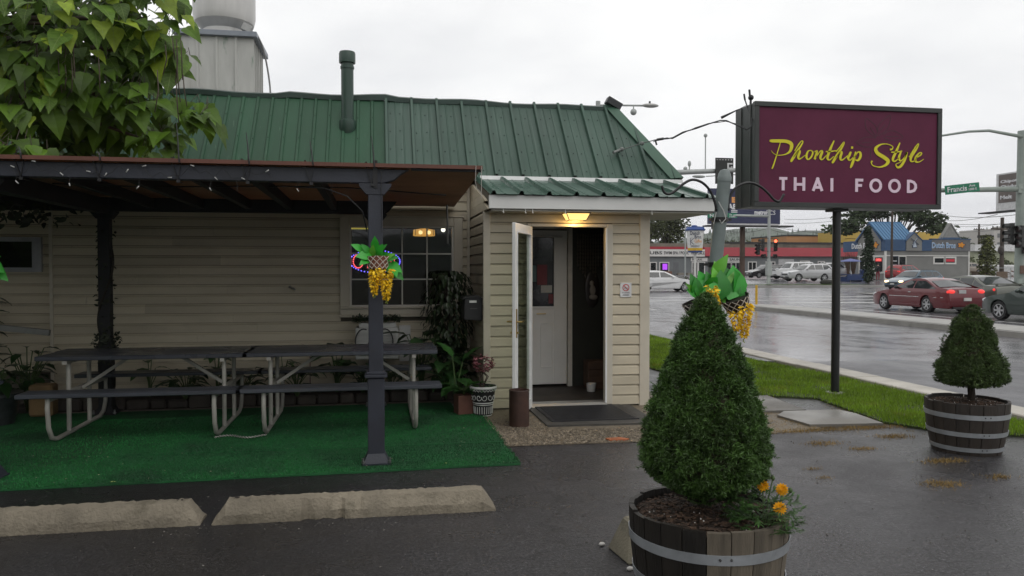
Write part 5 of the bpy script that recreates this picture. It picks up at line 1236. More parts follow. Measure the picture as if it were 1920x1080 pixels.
for i in range(150):
    d_ = Vector((random.gauss(0, 1), random.gauss(0, 1), random.gauss(0, 1))).normalized(); p = Vector((1.12, 8.10, .565)) + Vector((d_.x * .125, d_.y * .1, d_.z * .095)) * random.uniform(.7, 1.05)
    for q in range(4): leaves(mb if i % 5 < 2 else m2, leaf_tpl('heart', 2, .2, .1), [(p, rdir(random.uniform(-.5, .8)), d_, .022)])
mb.build('flower_cluster', PFm, FP, recalc=False); m2.build('flower_cluster', DRD, FP, recalc=False); st.build('stem', M('brown_stem', (.06, .04, .03), .7), FP)
for k in range(14): a = k * .9; put_leaf(FP, (1.12 + .05 * math.cos(a), 8.12 + .05 * math.sin(a), .29 + .01 * (k % 4)), (math.cos(a), math.sin(a), .25), (0, 0, 1), .10, 'oval', DKL2)
tag(MB().prism([(-.085, -.085), (.085, -.085), (.085, .085), (-.085, .085)], 'z', 0, .2).xf(Matrix.Translation((.92, 8.2, .022)) @ Matrix.Rotation(R(12), 4, 'Z')).build('square_pot', M('terracotta_dark', (.12, .05, .034), .75, .2, 6), bevel=.006), 'square brown clay pot at the carpet corner left of the urn', 'pot')
leafy('strap_leaf_plant', 'pale edged strap leaf plant growing in the square brown clay pot', 'plant', (.92, 8.2, .21), 18, .10, .1, .2, 'lance', DKL2, None, 4, .004, 1.6, .9)
leafy('canna_plant', 'tall canna with upright broad leaves behind the square clay pot', 'plant', (.86, 8.42, .03), 11, .62, .15, .26, 'oval', DKL2, None, 5, .007, 1, 1.6)
# mailbox on the porch side wall
MBX = thing('wall_mailbox', 'black wall mailbox with a white label left of the entrance corner', 'mailbox', (1.06, 8.66, .99))
mb = MB(); mb.prism([(.96, 1.0), (1.168, .985), (1.175, 1.22), (1.12, 1.26), (.97, 1.235)], 'y', 8.52, 8.8); mb.build('box', M('mailbox_black', (.010, .010, .011), .4), MBX, bevel=.008)
mb = MB(); mb.prism([(.945, 1.225), (.96, 1.252), (1.12, 1.272), (1.185, 1.225), (1.18, 1.21), (1.12, 1.255), (.965, 1.235)], 'y', 8.50, 8.82); mb.build('lid', M('mailbox_black', (0, 0, 0)), MBX)
MB().box(1.02, 1.10, 8.497, 8.501, 1.19, 1.215).build('label_plate', M('label_white', (.6, .6, .58), .5), MBX)
mb = MB(); mb.box(1.03, 1.11, 8.517, 8.521, 1.12, 1.128); mb.build('slot', M('slot_grey', (.08, .08, .08), .4), MBX)
# weeping fig
FG = thing('weeping_fig', 'dark weeping fig shrub growing in front of the window\'s right side', 'shrub', (.84, 9.25, 0))
mb = MB(); random.seed(17)
mb.tube([(.86, 9.25, 0), (.85, 9.22, .5), (.88, 9.2, 1.0), (.82, 9.2, 1.4)], [.03, .026, .02, .008], 7)
for k in range(9): a = k * 2.1; mb.tube([(.86, 9.2, .7 + .07 * k), (.86 + .15 * math.cos(a), 9.2 + .12 * math.sin(a), .95 + .07 * k), (.84 + .3 * math.cos(a), 9.2 + .2 * math.sin(a), .9 + .07 * k)], [.01, .007, .003], 5)
mb.build('trunk', M('fig_bark', (.05, .04, .03), .8), FG, smooth=True)
mb = MB(); tp = leaf_tpl('oval', 4, .2, .3)
for i in range(820):
    u = random.random(); zz = 1.05 + .5 * random.uniform(-1, 1) if u < .75 else random.uniform(.3, .75); w_ = .33 * math.sqrt(max(.05, 1 - ((zz - 1.1) / .55) ** 2)) if u < .75 else .22
    a = random.uniform(0, 6.28); r_ = w_ * random.uniform(.45, 1); p = (.86 + r_ * math.cos(a), 9.2 + .75 * r_ * math.sin(a), zz)
    leaves(mb, tp, [(p, (math.cos(a) * .6, math.sin(a) * .6 - .1, -.8 + random.uniform(-.3, .5)), (math.cos(a), math.sin(a), .6), random.uniform(.06, .1))])
mb.build('foliage', FIC, FG, recalc=False)['kind'] = 'stuff'
# dark plants in the corner and along the wall bed
tag(MB().prism([(-3.6, 9.0), (1.1, 9.0), (1.16, 9.69), (-3.6, 9.69)], 'z', -.02, .10).build('garden_bed', M('bed_soil', (.028, .02, .014), .9, .5, 8, .8, 40)), kind='structure')
gbed = tag(MB().box(-3.6, 1.08, 8.93, 8.995, -.02, .03).build('bed_kerb', M('bed_kerb', (.12, .10, .08), .8)), kind='structure')
random.seed(41); x = -3.55; kk = 0
while x < 1.0:
    wd = random.uniform(.16, .26); MB().box(x, x + wd - .015, 8.92 + random.uniform(0, .02), 9.0, .032, .15 + random.uniform(-.02, .03)).build('edging_stone', M('edging_stone', (.055, .045, .038), .8, .3, 5, .5, 50, rnd=.35), gbed, bevel=.02); x += wd
for i, (lb_, nm, x, y, n, h, sp, s, shp, m_, wd) in enumerate([
    ('dark leafy philodendron below the mailbox', 'philodendron', .78, 8.75, 22, .62, .34, .26, 'heart', DKL, .8),
    ('dark plant with drooping leaves right of the picnic table end', 'philodendron', .52, 9.05, 18, .72, .32, .26, 'oval', DKL, 1.0),
    ('low dark plant at the porch wall corner below the fig', 'philodendron', .98, 9.2, 14, .5, .26, .24, 'heart', DKL, .8),
    ('broad leaved dumb cane left of the wall air conditioner', 'dumb_cane', -.46, 9.4, 15, .58, .26, .30, 'oval', DKL2, 1.25),
    ('two leaved plant showing above the left picnic table', 'dumb_cane', -1.82, 9.4, 8, .52, .14, .17, 'oval', DKL2, 1.2),
    ('plant with one broad leaf right of the vine covered post', 'dumb_cane', -2.55, 9.4, 7, .50, .14, .20, 'oval', DKL2, 1.2),
    ('plant with an upright leaf between the two picnic tables', 'dumb_cane', -1.08, 9.45, 8, .52, .12, .16, 'oval', DKL2, 1.2),
    ('leafy plant behind the left picnic bench', 'bed_plant', -2.1, 9.15, 26, .36, .30, .18, 'oval', DKL, 1.0),
    ('leafy plant behind the middle of the left bench', 'bed_plant', -1.5, 9.2, 26, .38, .30, .18, 'heart', DKL, .8),
    ('leafy plant behind the gap of the picnic tables', 'bed_plant', -.9, 9.15, 26, .38, .30, .18, 'oval', DKL, 1.0),
    ('leafy plant behind the front pergola post', 'bed_plant', -.15, 9.2, 26, .38, .30, .18, 'heart', DKL, .8),
    ('leafy plant under the right table top', 'bed_plant', .18, 9.2, 24, .36, .30, .18, 'oval', DKL, 1.0)]):
    leafy(nm, lb_, 'plant', (x, y, .08), n, h, sp, s, shp, m_, 'plants in the wall bed', 50 + i, .005, wd)
tag((lambda m_: ([leaves(m_, leaf_tpl('heart', 2, .2, .1), [((-.77 + random.uniform(-.09, .09), 9.42 + random.uniform(-.06, .06), .60 + random.uniform(-.05, .06)), rdir(.4), rdir(1), .03)]) for _ in range(160)], m_.tube([(-.77, 9.42, .08), (-.77, 9.42, .6)], .006, 5), m_)[2])(MB()).build('mauve_flower', M('mauve', (.20, .09, .12), .6, island=.5), recalc=False), 'small mauve flower head above the tables left of the dumb cane', 'flower')
# air conditioner with planter
AC = thing('air_conditioner', 'white louvred wall air conditioner below the window', 'air conditioner', (.03, 9.55, .50))
ACM = M('ac_white', (.55, .55, .53), .45, .1, 4)
MB().box(-.24, .27, 9.40, 9.70, .48, .86).build('housing', ACM, AC, bevel=.01)
for k in range(9): MB().bar((-.21, 9.385, .545 + .033 * k), (.24, 9.385, .545 + .033 * k), .022, .014).build('louvre', ACM, AC)
for s in (-1, 1):
    mb = MB(); S = spline([(-.02 + s * .12 + .10 * math.cos(t) * s, .70 + .15 * math.sin(t)) for t in lin(-1.9, 1.9, 8)], 4); mb.tube([(p[0], 9.35, p[1]) for p in S], .008, 5)
    mb.build('scroll_bracket', BK, AC)
MB().box(.285, .425, 9.66, 9.70, .42, .865).build('utility_cover', ACM, B)
WBX = thing('window_box', 'white planter box with fine dark greenery on top of the air conditioner', 'planter', (.03, 9.48, .865))
mb = MB(); mb.box(-.20, .24, 9.42, 9.56, .862, .915); mb.build('trough', ACM, WBX, bevel=.005)
mb = MB(); random.seed(6)
for i in range(520): p = (random.uniform(-.28, .30), 9.49 + random.uniform(-.08, .08), .91 + random.uniform(0, .08)); leaves(mb, leaf_tpl('lance', 2), [(p, rdir(random.uniform(.1, 1.2)), (0, 0, 1), random.uniform(.04, .08))])
mb.build('foliage', DKL, WBX, recalc=False)['kind'] = 'stuff'
tag(MB().tube([(-1.0, 9.70, 1.335), (-1.0, 9.64, 1.335), (-.97, 9.63, 1.33), (-.955, 9.63, 1.31)], .012, 6).ball((-1.02, 9.66, 1.35), .018, 4).build('wall_tap', M('tap_metal', (.35, .35, .33), .4, metal=.6), smooth=40), 'small metal tap on the siding left of the window', 'tap')
tag(MB().tube([at(838, 384, 8.1), at(839, 420, 8.1), at(839, 457, 8.1)], .011, 6).build('hanging_rod', M('rod_grey', (.08, .08, .075), .6)), 'thin dark rod hanging from the rear of the pergola sheet', 'rod')
# inside the dining room
HL = thing('pendant_lamp', 'lit amber stained glass pendant lamp behind the window', 'lamp', tuple(at(795, 436, 11.4)))
c = at(795, 442, 11.4)
MB().lathe([(.07, .10), (.155, .085), (.16, .0), (.15, -.005), (.05, .06)], c, 20).build('lamp_shade', M('amber_glass', (.6, .3, .08), .4, .6, 14, emit=((1.0, .48, .10), 1.6)), HL, smooth=40)
mb = MB()
for k in range(10): a = k * .628; mb.tube([(c.x + .157 * math.cos(a), c.y + .157 * math.sin(a), c.z + .085), (c.x + .163 * math.cos(a), c.y + .163 * math.sin(a), c.z)], .005, 4)
mb.tube([(c.x, c.y, c.z + .1), (c.x, c.y, 2.5)], .006, 5); mb.build('lamp_leading', BK, HL)
[MB().ball((c.x + dx, c.y - .17, c.z + .04), .03, 5).build('bulb', M('bulb_warm', (1, .8, .5), .4, emit=((1, .7, .3), 4)), HL) for dx in (-.06, .06)]
c = at(670, 427, 12); tag(MB().box(c.x - .14, c.x + .16, 11.9, 12.1, c.z - .02, c.z + .03).build('ceiling_light', M('tube_lit', (1, .9, .3), .4, emit=((1, .82, .15), .7))), 'lit yellow ceiling fixture behind the window top left', 'lamp')
c = at(831, 431, 12); tag(MB().ball(c, .035, 5).build('bare_bulb', M('bulb_white_lit', (1, .95, .8), .4, emit=((1, .93, .75), 5))), 'bare lit bulb behind the window top right', 'lamp')
OPN = thing('open_sign', 'LED OPEN sign with red letters in a blue oval inside the window', 'neon sign', (-.08, 9.80, 1.5))
c = at(703, 490, 9.8); MB().box(c.x - .33, c.x + .33, 9.812, 9.82, c.z - .16, c.z + .16).build('sign_board', M('board_black', (.008, .008, .01), .5), OPN)
rd, bl2 = MB(), MB()
for k in range(44): a = 2 * math.pi * k / 44; bl2.ball((c.x + .31 * math.cos(a), 9.805, c.z + .14 * math.sin(a)), .008, 3)
for k in range(22): a = 2 * math.pi * k / 22; rd.ball((c.x - .205 + .06 * math.cos(a), 9.804, c.z + .082 * math.sin(a)), .009, 3)
for pts in [[(-.09, -.08), (-.09, .08)], [(-.09, .08), (-.03, .07)], [(-.03, .07), (-.03, .01)], [(-.03, .005), (-.09, 0)], [(.03, -.08), (.03, .08)], [(.03, .08), (.10, .08)], [(.03, 0), (.09, 0)], [(.03, -.08), (.10, -.08)], [(.15, -.08), (.15, .08)], [(.15, .08), (.24, -.08)], [(.24, -.08), (.24, .08)]]:
    (a, b), (d_, e) = pts; n = max(2, int(math.hypot(d_ - a, e - b) / .016))
    for j in range(n): rd.ball((c.x + a + (d_ - a) * j / n, 9.804, c.z + b + (e - b) * j / n), .006, 3)
rd.build('red_led', M('led_red', (1, .1, .1), .4, emit=((1, .12, .14), 5)), OPN); bl2.build('blue_led', M('led_blue', (.2, .2, 1), .4, emit=((.16, .12, 1), 8)), OPN)
# far left corner
leafy('dark_bush', 'dark drooping bush under the grey wing window', 'shrub', (-4.35, 9.3, 0), 55, 1.35, .45, .2, 'oval', DKL, None, 71, .006)
leafy('low_bush', 'low dark bush before the left corner of the building', 'shrub', (-3.75, 9.2, 0), 40, .72, .36, .17, 'oval', DKL, None, 72, .006)
tag(MB().bar(tuple(at(-20, 612, 9.0)), tuple(at(93, 624, 9.0)), .05, .06).build('grey_plank', M('grey_plank', (.22, .22, .21), .7, .2, 4)), 'grey plank resting across the bushes at the left edge', 'plank')
tag(MB().box(-3.55, -3.32, 8.72, 8.9, .03, .36).build('clay_pot', M('ochre_clay', (.20, .13, .06), .8, .3, 5), bevel=.02), 'square ochre clay pot behind the left table leg', 'pot')
tag(MB().lathe([(0, 0), (.15, 0), (.2, .25), (.23, .28), (.23, .31), (.19, .3), (0, .27)], (-3.72, 8.45, .022), 24).build('dark_urn', M('urn_dark', (.03, .034, .036), .4, .5, 14), smooth=40), 'large dark patterned urn at the left edge beyond the bench', 'pot')
leafy('urn_plant', 'leafy plant growing in the large dark urn at the left', 'plant', (-3.72, 8.45, .3), 20, .35, .25, .2, 'oval', DKL, None, 73)
# vine on the dark rear post
VN = thing('post_vine', 'dry climbing vine wrapped round the dark rear left pergola post', 'vine', (-2.83, 8.85, .3))
mb = MB(); random.seed(77); mb.tube([(-2.83 + .075 * math.cos(t * 9), 8.85 + .075 * math.sin(t * 9), .3 + 1.85 * t) for t in lin(0, 1, 60)], .012, 5); mb.build('vine_stem', M('vine_bark', (.03, .024, .018), .9), VN)
mb = MB()
for i in range(330):
    zz = random.uniform(.72, .88) if i < 150 else random.uniform(.4, 2.1); a = random.uniform(0, 6.28); r_ = random.uniform(.07, .13 if i < 150 else .085)
    leaves(mb, tp, [((-2.83 + r_ * math.cos(a), 8.85 + r_ * math.sin(a), zz), rdir(random.uniform(-1, .6)), (math.cos(a), math.sin(a), .3), random.uniform(.03, .06))])
for i in range(500):
    leaves(mb, tp, [((random.uniform(-5.5, -3.0), random.uniform(6.9, 8.8), random.uniform(2.02, 2.2)), rdir(random.uniform(-1, .2)), rdir(.5), random.uniform(.06, .11))])
mb.build('foliage', M('vine_leaf', (.020, .026, .012), .7, island=.5), VN, recalc=False)['kind'] = 'stuff'
# ------------------------------------------------------------------ roof exhaust
EX = thing('roof_exhaust', 'ribbed white metal duct housing with a round exhaust fan on the roof', 'exhaust fan', (-2.3, 12.55, 3.78))
EM = M('exhaust_white', (.43, .43, .405), .42, .12, 3, .05, 40, metal=.15, dirt=((.34, .33, .30), .58, 2.2), st=(2, 2, .4))
GS = M('exhaust_stained', (.43, .43, .405), .45, .1, 3, dirt=((.07, .15, .085), .56, 3.5), st=(2.2, 1, .6))
xl, xr, yf2, yb2, z0e, z1e = -2.84, -1.76, 12.0, 13.15, 3.75, 4.98
MB().box(xl + .03, xr - .03, yf2 + .03, yb2 - .03, z0e, z1e).build('housing_core', EM, EX)
for k in range(4):
    a = xl + (xr - xl) * k / 4; b = a + (xr - xl) / 4 - .003
    MB().prism([(a, yf2 + .028), (a, yf2), (a + .025, yf2), (a + .045, yf2 + .026), (b, yf2 + .026), (b, yf2 + .028)], 'z', z0e, z1e).build('duct_panel', GS if k in (2, 3) else EM, EX)
for k in range(6):
    a = yf2 + .03 + (yb2 - yf2 - .06) * k / 6; b = a + .18
    MB().prism([(xr - .028, a), (xr, a), (xr, a + .025), (xr - .026, a + .045), (xr - .026, b), (xr - .028, b)], 'z', z0e, z1e).build('duct_panel', EM, EX)
MB().box(xl - .05, xr + .05, yf2 - .05, yb2 + .05, z1e + .002, z1e + .08).build('duct_cap', M('cap_zinc', (.22, .24, .27), .45, .15, 4, metal=.4), EX, bevel=.006)
MB().lathe([(.30, .0), (.31, .13), (.36, .17), (.43, .24), (.455, .34), (.455, 1.0), (.47, 1.01), (.47, 1.03), (0, 1.06)], (-2.26, 12.5, z1e + .08), 36).build('fan_drum', M('drum_white', (.58, .57, .55), .36, .16, 3, metal=.25, dirt=((.36, .35, .33), .56, 3), st=(1, 1, .25)), EX, smooth=30)
mb = MB(); mb.box(-2.37, -2.2, 11.985, 12.06, 5.74, 5.85); mb.build('motor_vent', M('vent_dark', (.015, .012, .012), .5), EX, bevel=.01)
c = at(462, 55, 12.1); MB().obox((c.x, 12.16, 5.16), (.15, .1, .11), Matrix.Rotation(R(25), 3, 'Y')).build('junction_box', M('box_grey', (.35, .35, .34), .5, metal=.4), EX, bevel=.008)
pts = [(-1.86, 12.14, 5.13), (-1.74, 12.1, 5.06), (-1.66, 12.2, 4.9), (-1.6, 12.25, 4.6), (-1.56, 12.25, 4.25), (-1.58, 12.25, 4.0), (-1.62, 12.25, 3.8)]
MB().tube([tuple(p) for p in spline(pts, 4)], .014, 6).build('flex_conduit', M('conduit_grey', (.2, .2, .2), .5), EX, smooth=True)
# ------------------------------------------------------------------ catalpa tree
CT_ = thing('catalpa_tree', 'catalpa tree with large heart shaped leaves overhanging the roof at the upper left', 'tree', (-5.6, 8.6, 0))
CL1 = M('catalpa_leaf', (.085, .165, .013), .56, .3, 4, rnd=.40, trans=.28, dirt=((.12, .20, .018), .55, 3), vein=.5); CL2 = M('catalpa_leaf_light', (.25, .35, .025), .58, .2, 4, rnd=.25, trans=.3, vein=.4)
CL3 = M('catalpa_leaf_mass', (.085, .165, .013), .56, .3, 4, island=.4, trans=.28)
br = MB(); BKm = M('catalpa_bark', (.07, .055, .04), .9, .3, 8, .5, 30)
MB().tube([(-5.7, 8.7, -.1), (-5.6, 8.6, 1.2), (-5.5, 8.5, 2.4), (-5.2, 8.3, 3.6), (-4.9, 8.1, 5)], [.2, .16, .15, .12, .08], 12).build('trunk', BKm, CT_, smooth=True)
#        px   py   y   rx   rz  ry   n   light
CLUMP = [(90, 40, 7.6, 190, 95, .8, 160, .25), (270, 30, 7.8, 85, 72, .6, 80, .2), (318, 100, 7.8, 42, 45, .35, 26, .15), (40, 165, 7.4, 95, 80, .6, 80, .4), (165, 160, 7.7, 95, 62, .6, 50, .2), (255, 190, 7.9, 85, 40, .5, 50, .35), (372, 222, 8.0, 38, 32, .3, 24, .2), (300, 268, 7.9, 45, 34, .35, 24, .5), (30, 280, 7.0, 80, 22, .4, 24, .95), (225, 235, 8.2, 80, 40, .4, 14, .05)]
random.seed(99); fol = MB(); cnt = 0
HT = leaf_tpl('heart', 5, .22, .4)
for (u, v, y, rx, rz, ry, n, lt) in CLUMP:
    c = at(u, v, y); sc_x = (at(u + rx, v, y) - c).length; sc_z = (at(u, v + rz, y) - c).length
    br.tube([(-5.3, 8.4, 3.0), ((c.x - 5.3) / 2, (c.y + 8.4) / 2, (c.z + 3.4) / 2 + .25), (c.x, c.y, c.z - .02)], [.06, .035, .012], 6)
    for i in range(n):
        while True:
            d_ = Vector((random.uniform(-1, 1), random.uniform(-1, 1), random.uniform(-1, 1)))
            if .25 < d_.length < 1: break
        if i % 5: d_.y = -abs(d_.y)
        p = c + Vector((d_.x * sc_x, d_.y * ry, d_.z * sc_z)); o_ = d_.normalized()
        dr = Vector((o_.x * .7 + random.uniform(-.5, .5), o_.y * .6 - .25 + random.uniform(-.3, .3), -.55 + random.uniform(-.45, .5)))
        up = Vector((o_.x * .3 + random.uniform(-.3, .3), -.55 + random.uniform(-.3, .3), .8)); s = random.uniform(.13, .25)
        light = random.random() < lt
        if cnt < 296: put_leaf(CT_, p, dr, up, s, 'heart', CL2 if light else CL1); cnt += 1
        else: leaves(fol, HT, [(p, dr, up, s)])
        br.tube([p, p + Vector((random.uniform(-.05, .05), .1, .1))], .003, 4)
for (u, v, y, rx, rz, ry, n) in [(150, 235, 8.7, 190, 70, .5, 300), (80, 90, 8.6, 180, 130, .6, 620), (260, 90, 8.5, 85, 90, .4, 160), (-120, 120, 7.6, 160, 160, 1.0, 260), (100, -90, 8.0, 240, 100, 1.2, 240), (300, -60, 8.0, 90, 60, .8, 60)]:
    c = at(u, v, y); sc_x = (at(u + rx, v, y) - c).length; sc_z = (at(u, v + rz, y) - c).length
    for i in range(n):
        d_ = Vector((random.gauss(0, .45), random.gauss(0, .45), random.gauss(0, .45)))
        if abs(d_.x) > 1 or abs(d_.z) > 1: continue
        leaves(fol, HT, [(c + Vector((d_.x * sc_x, d_.y * ry, d_.z * sc_z)), (random.uniform(-1, 1), random.uniform(-.6, .3), random.uniform(-1, .1)), (random.uniform(-.4, .4), -.4, .8), random.uniform(.14, .25))])
# unseen crown masses added off to the left to shade the patio side
random.seed(55); HT2 = leaf_tpl('heart', 3, .22, .4)
for (cx_, cy_, cz_, rx, ry, rz, n) in [(-6.6, 6.2, 3.4, 1.7, 2.6, 2.6, 1500), (-6.8, 2.2, 3.0, 1.6, 2.8, 2.4, 1300)]:
    br.tube([(-5.2, 8.3, 3.6), ((cx_ - 5.2) / 2, (cy_ + 8.3) / 2, (cz_ + 4) / 2), (cx_, cy_, cz_)], [.09, .06, .02], 6)
    for i in range(n):
        d_ = Vector((random.gauss(0, 1), random.gauss(0, 1), random.gauss(0, 1))).normalized() * random.uniform(.5, 1) ** .5
        leaves(fol, HT2, [((cx_ + d_.x * rx, cy_ + d_.y * ry, cz_ + d_.z * rz), (d_.x + random.uniform(-.6, .6), d_.y + random.uniform(-.6, .6), random.uniform(-1, .1)), (random.uniform(-.4, .4), random.uniform(-.4, .4), .9), random.uniform(.2, .34))])
fol.build('foliage', CL3, CT_, recalc=False)['kind'] = 'stuff'
for k in range(16):
    c = at(random.choice([70, 115, 140, 185, 300, 340, 330, 280, 45]) + random.uniform(-12, 12), random.uniform(60, 150), 7.15); l_ = random.uniform(.2, .42)
    br.tube([c, c + Vector((.01, -.01, -l_ * .5)), c + Vector((random.uniform(-.03, .03), 0, -l_))], [.004, .006, .004], 5)
br.build('branch', BKm, CT_, smooth=True)
# ------------------------------------------------------------------ cars
GLS = M('car_glass', (.02, .024, .026), .04, .1, 3, spec=.8); TYR = M('tyre', (.014, .014, .015), .75, .2, 20); RIM = M('alloy_rim', (.45, .45, .46), .3, .1, 10, metal=.85)
CHR = M('chrome', (.6, .6, .6), .15, .05, 5, metal=1); BLT = M('black_trim', (.012, .012, .013), .5)
TLo = M('tail_off', (.22, .012, .012), .2); TLn = M('tail_lit', (.5, .02, .02), .2, emit=((1, .05, .04), .8)); HLo = M('headlamp', (.5, .52, .54), .1, .2, 20, coat=.5); HLn = M('headlamp_lit', (.8, .7, .5), .2, emit=((1, .72, .35), 3))
PLT = M('number_plate', (.5, .5, .48), .5)
TYPES = {
 'sedan': dict(L=4.8, H=1.45, top=[(0, .32), (-.0, .5), (.06, .62), (.3, .75), (.8, .87), (1.38, .96), (2.2, 1.37), (2.6, 1.44), (3.1, 1.45), (3.5, 1.40), (4.25, 1.07), (4.68, 1.03), (4.8, .95), (4.83, .6), (4.78, .32)], cowl=5, rf=6, rr=9, rb=10, w1=.93, w2=3.68, rw=.33, div=[2.72, 3.55]),
 'coupe': dict(L=4.8, H=1.37, top=[(0, .3), (0, .48), (.08, .6), (.4, .72), (.95, .84), (1.48, .92), (2.3, 1.28), (2.7, 1.36), (3.1, 1.37), (3.5, 1.29), (4.25, 1.0), (4.62, .98), (4.74, .92), (4.8, .6), (4.74, .3)], cowl=5, rf=6, rr=9, rb=10, w1=.95, w2=3.62, rw=.33, div=[2.85]),
 'wagon': dict(L=4.75, H=1.48, top=[(0, .32), (0, .5), (.08, .62), (.4, .75), (1.15, .92), (1.4, .97), (2.1, 1.4), (2.5, 1.47), (3.5, 1.48), (4.15, 1.43), (4.6, 1.02), (4.7, .95), (4.76, .6), (4.7, .32)], cowl=5, rf=6, rr=9, rb=10, w1=.93, w2=3.6, rw=.33, div=[2.62, 3.45]),
 'crossover': dict(L=4.8, H=1.65, top=[(0, .4), (0, .64), (.08, .8), (.4, .92), (1.1, 1.03), (1.4, 1.08), (2.15, 1.54), (2.6, 1.63), (3.6, 1.64), (4.3, 1.57), (4.66, 1.14), (4.78, 1.04), (4.82, .6), (4.76, .38)], cowl=5, rf=6, rr=9, rb=10, w1=.93, w2=3.68, rw=.36, div=[2.68, 3.55]),
 'jeep': dict(L=4.4, H=1.75, top=[(0, .45), (0, .92), (.08, 1.0), (.5, 1.04), (1.2, 1.08), (1.38, 1.11), (1.78, 1.66), (2.0, 1.74), (3.6, 1.75), (4.2, 1.72), (4.36, 1.15), (4.4, 1.0), (4.42, .7), (4.4, .45)], cowl=5, rf=6, rr=9, rb=10, w1=.85, w2=3.45, rw=.37, div=[2.45, 3.25]),
}
def car(name, label, typ, paint, x, y, heading, group, tail=False, head=False, z=None, roof_rail=False, plate=True, mold=False):
    T = TYPES[typ]; L_, H, top = T['L'], T['H'], T['top']; belt = top[T['cowl']][1]; rw = T['rw']; zb_ = top[0][1] - .1
    t = thing(name, label, 'car', (x, y, gz(x, y) + .006 if z is None else z), heading - math.pi, group)
    W_ = .89
    def hw(a, z_):
        f = 1 - .22 * max(0, 1 - a / .75) ** 2 - .13 * max(0, 1 - (L_ - a) / .6) ** 2
        if z_ < .5: f *= 1 - .07 * ((.5 - z_) / .3) ** 2
        if z_ > belt - .02: f *= 1 - .27 * min(1, (z_ - belt + .02) / (H - belt)) ** 1.05
        elif z_ > .62: f *= 1 - .03 * ((z_ - .62) / (belt - .62)) ** 2
        return W_ * f
    out_ = [tuple(p) for p in spline(top, 3)]
    R_ = rw + .06; cz_ = rw
    bot = []
    for wc in (T['w2'], T['w1']):
        dx = math.sqrt(max(.01, R_ ** 2 - (zb_ - cz_) ** 2)); a1 = math.atan2(zb_ - cz_, dx)
        for k in range(13): a = a1 + (math.pi - 2 * a1) * k / 12; bot.append((wc + R_ * math.cos(a), cz_ + R_ * math.sin(a)))
    pts = out_ + [(L_ - .12, zb_ + .0)] + bot + [(.12, zb_)]
    bm = bmesh.new(); n = len(pts)
    va = [bm.verts.new((p[0], -1, p[1])) for p in pts]; vb = [bm.verts.new((p[0], 1, p[1])) for p in pts]
    bm.faces.new(va); bm.faces.new(vb[::-1])
    for i in range(n): bm.faces.new((va[i], vb[i], vb[(i + 1) % n], va[(i + 1) % n]))
    bmesh.ops.triangulate(bm, faces=[f for f in bm.faces if len(f.verts) > 4])
    for zc in (.42, .62, .78, belt, (belt + H) / 2): bmesh.ops.bisect_plane(bm, geom=bm.verts[:] + bm.edges[:] + bm.faces[:], plane_co=(0, 0, zc), plane_no=(0, 0, 1))
    for xc in (.18, .4, .75, L_ - .6, L_ - .3): bmesh.ops.bisect_plane(bm, geom=bm.verts[:] + bm.edges[:] + bm.faces[:], plane_co=(xc, 0, 0), plane_no=(1, 0, 0))
    for yc in (-.75, 0, .75): bmesh.ops.bisect_plane(bm, geom=bm.verts[:] + bm.edges[:] + bm.faces[:], plane_co=(0, yc, 0), plane_no=(0, 1, 0))
    for v in bm.verts:
        yy = v.co.y; e = abs(yy)
        if v.co.z > .55 and e < .5: v.co.z += .028
        elif v.co.z > .55 and e > .9 : v.co.z -= .012
        v.co.y = yy * hw(v.co.x, v.co.z); v.co.x -= L_ / 2
    bmesh.ops.recalc_face_normals(bm, faces=bm.faces)
    me = bpy.data.meshes.new('body'); bm.to_mesh(me); bm.free(); me.shade_smooth(); me.set_sharp_from_angle(angle=R(38)); me.materials.append(paint)
    bo = bpy.data.objects.new('body', me); COL.objects.link(bo); bo.parent = t
    # side glass
    cw, rf, rr, rb = [top[T[k]] for k in ('cowl', 'rf', 'rr', 'rb')]
    zt_ = H - .10; zl = belt + .035
    xs = [cw[0] + .28] + T['div'] + [rb[0] - (.16 if typ != 'jeep' else .1)]
    def xa(z_): return max(xs[0], cw[0] + .22 + (rf[0] - cw[0]) * (z_ - cw[1]) / (rf[1] - cw[1]))
    def xb(z_): return min(xs[-1] + 9, rb[0] - .18 + (rr[0] - rb[0]) * (z_ - rb[1]) / (rr[1] - rb[1]))
    for s in (-1, 1):
        for i in range(len(xs) - 1):
            m_ = MB(); N_ = 5; V = []
            for k in range(N_):
                z_ = zl + (zt_ - zl) * k / (N_ - 1); a = xa(z_) if i == 0 else xs[i] + .035; b = xb(z_) if i == len(xs) - 2 else xs[i + 1] - .035
                if i > 0: a = min(a, xb(z_) - .03)
                b = max(b, a + .03)
                V += [(a - L_ / 2, s * (hw(a, z_) + .006), z_), (b - L_ / 2, s * (hw(b, z_) + .006), z_)]
            m_.add(V, [(2 * k, 2 * k + 1, 2 * k + 3, 2 * k + 2) for k in range(N_ - 1)]); m_.build('side_window', GLS, t, world=False, smooth=True)
        m_ = MB(); xm = cw[0] + .42; m_.ball((xm - L_ / 2, s * (hw(xm, belt + .06) + .1), belt + .06), .1, 5, (.75, 1, .7)); m_.build('side_mirror', paint if not mold else BLT, t, world=False, smooth=True)
        for i in range(len(T['div'])):
            xd = T['div'][i] - .2; m_ = MB(); m_.box(xd - .1 - L_ / 2, xd + .08 - L_ / 2, s * hw(xd, belt - .12) - .01, s * hw(xd, belt - .12) + .022, belt - .135, belt - .105); m_.build('door_handle', CHR if mold else paint, t, world=False)
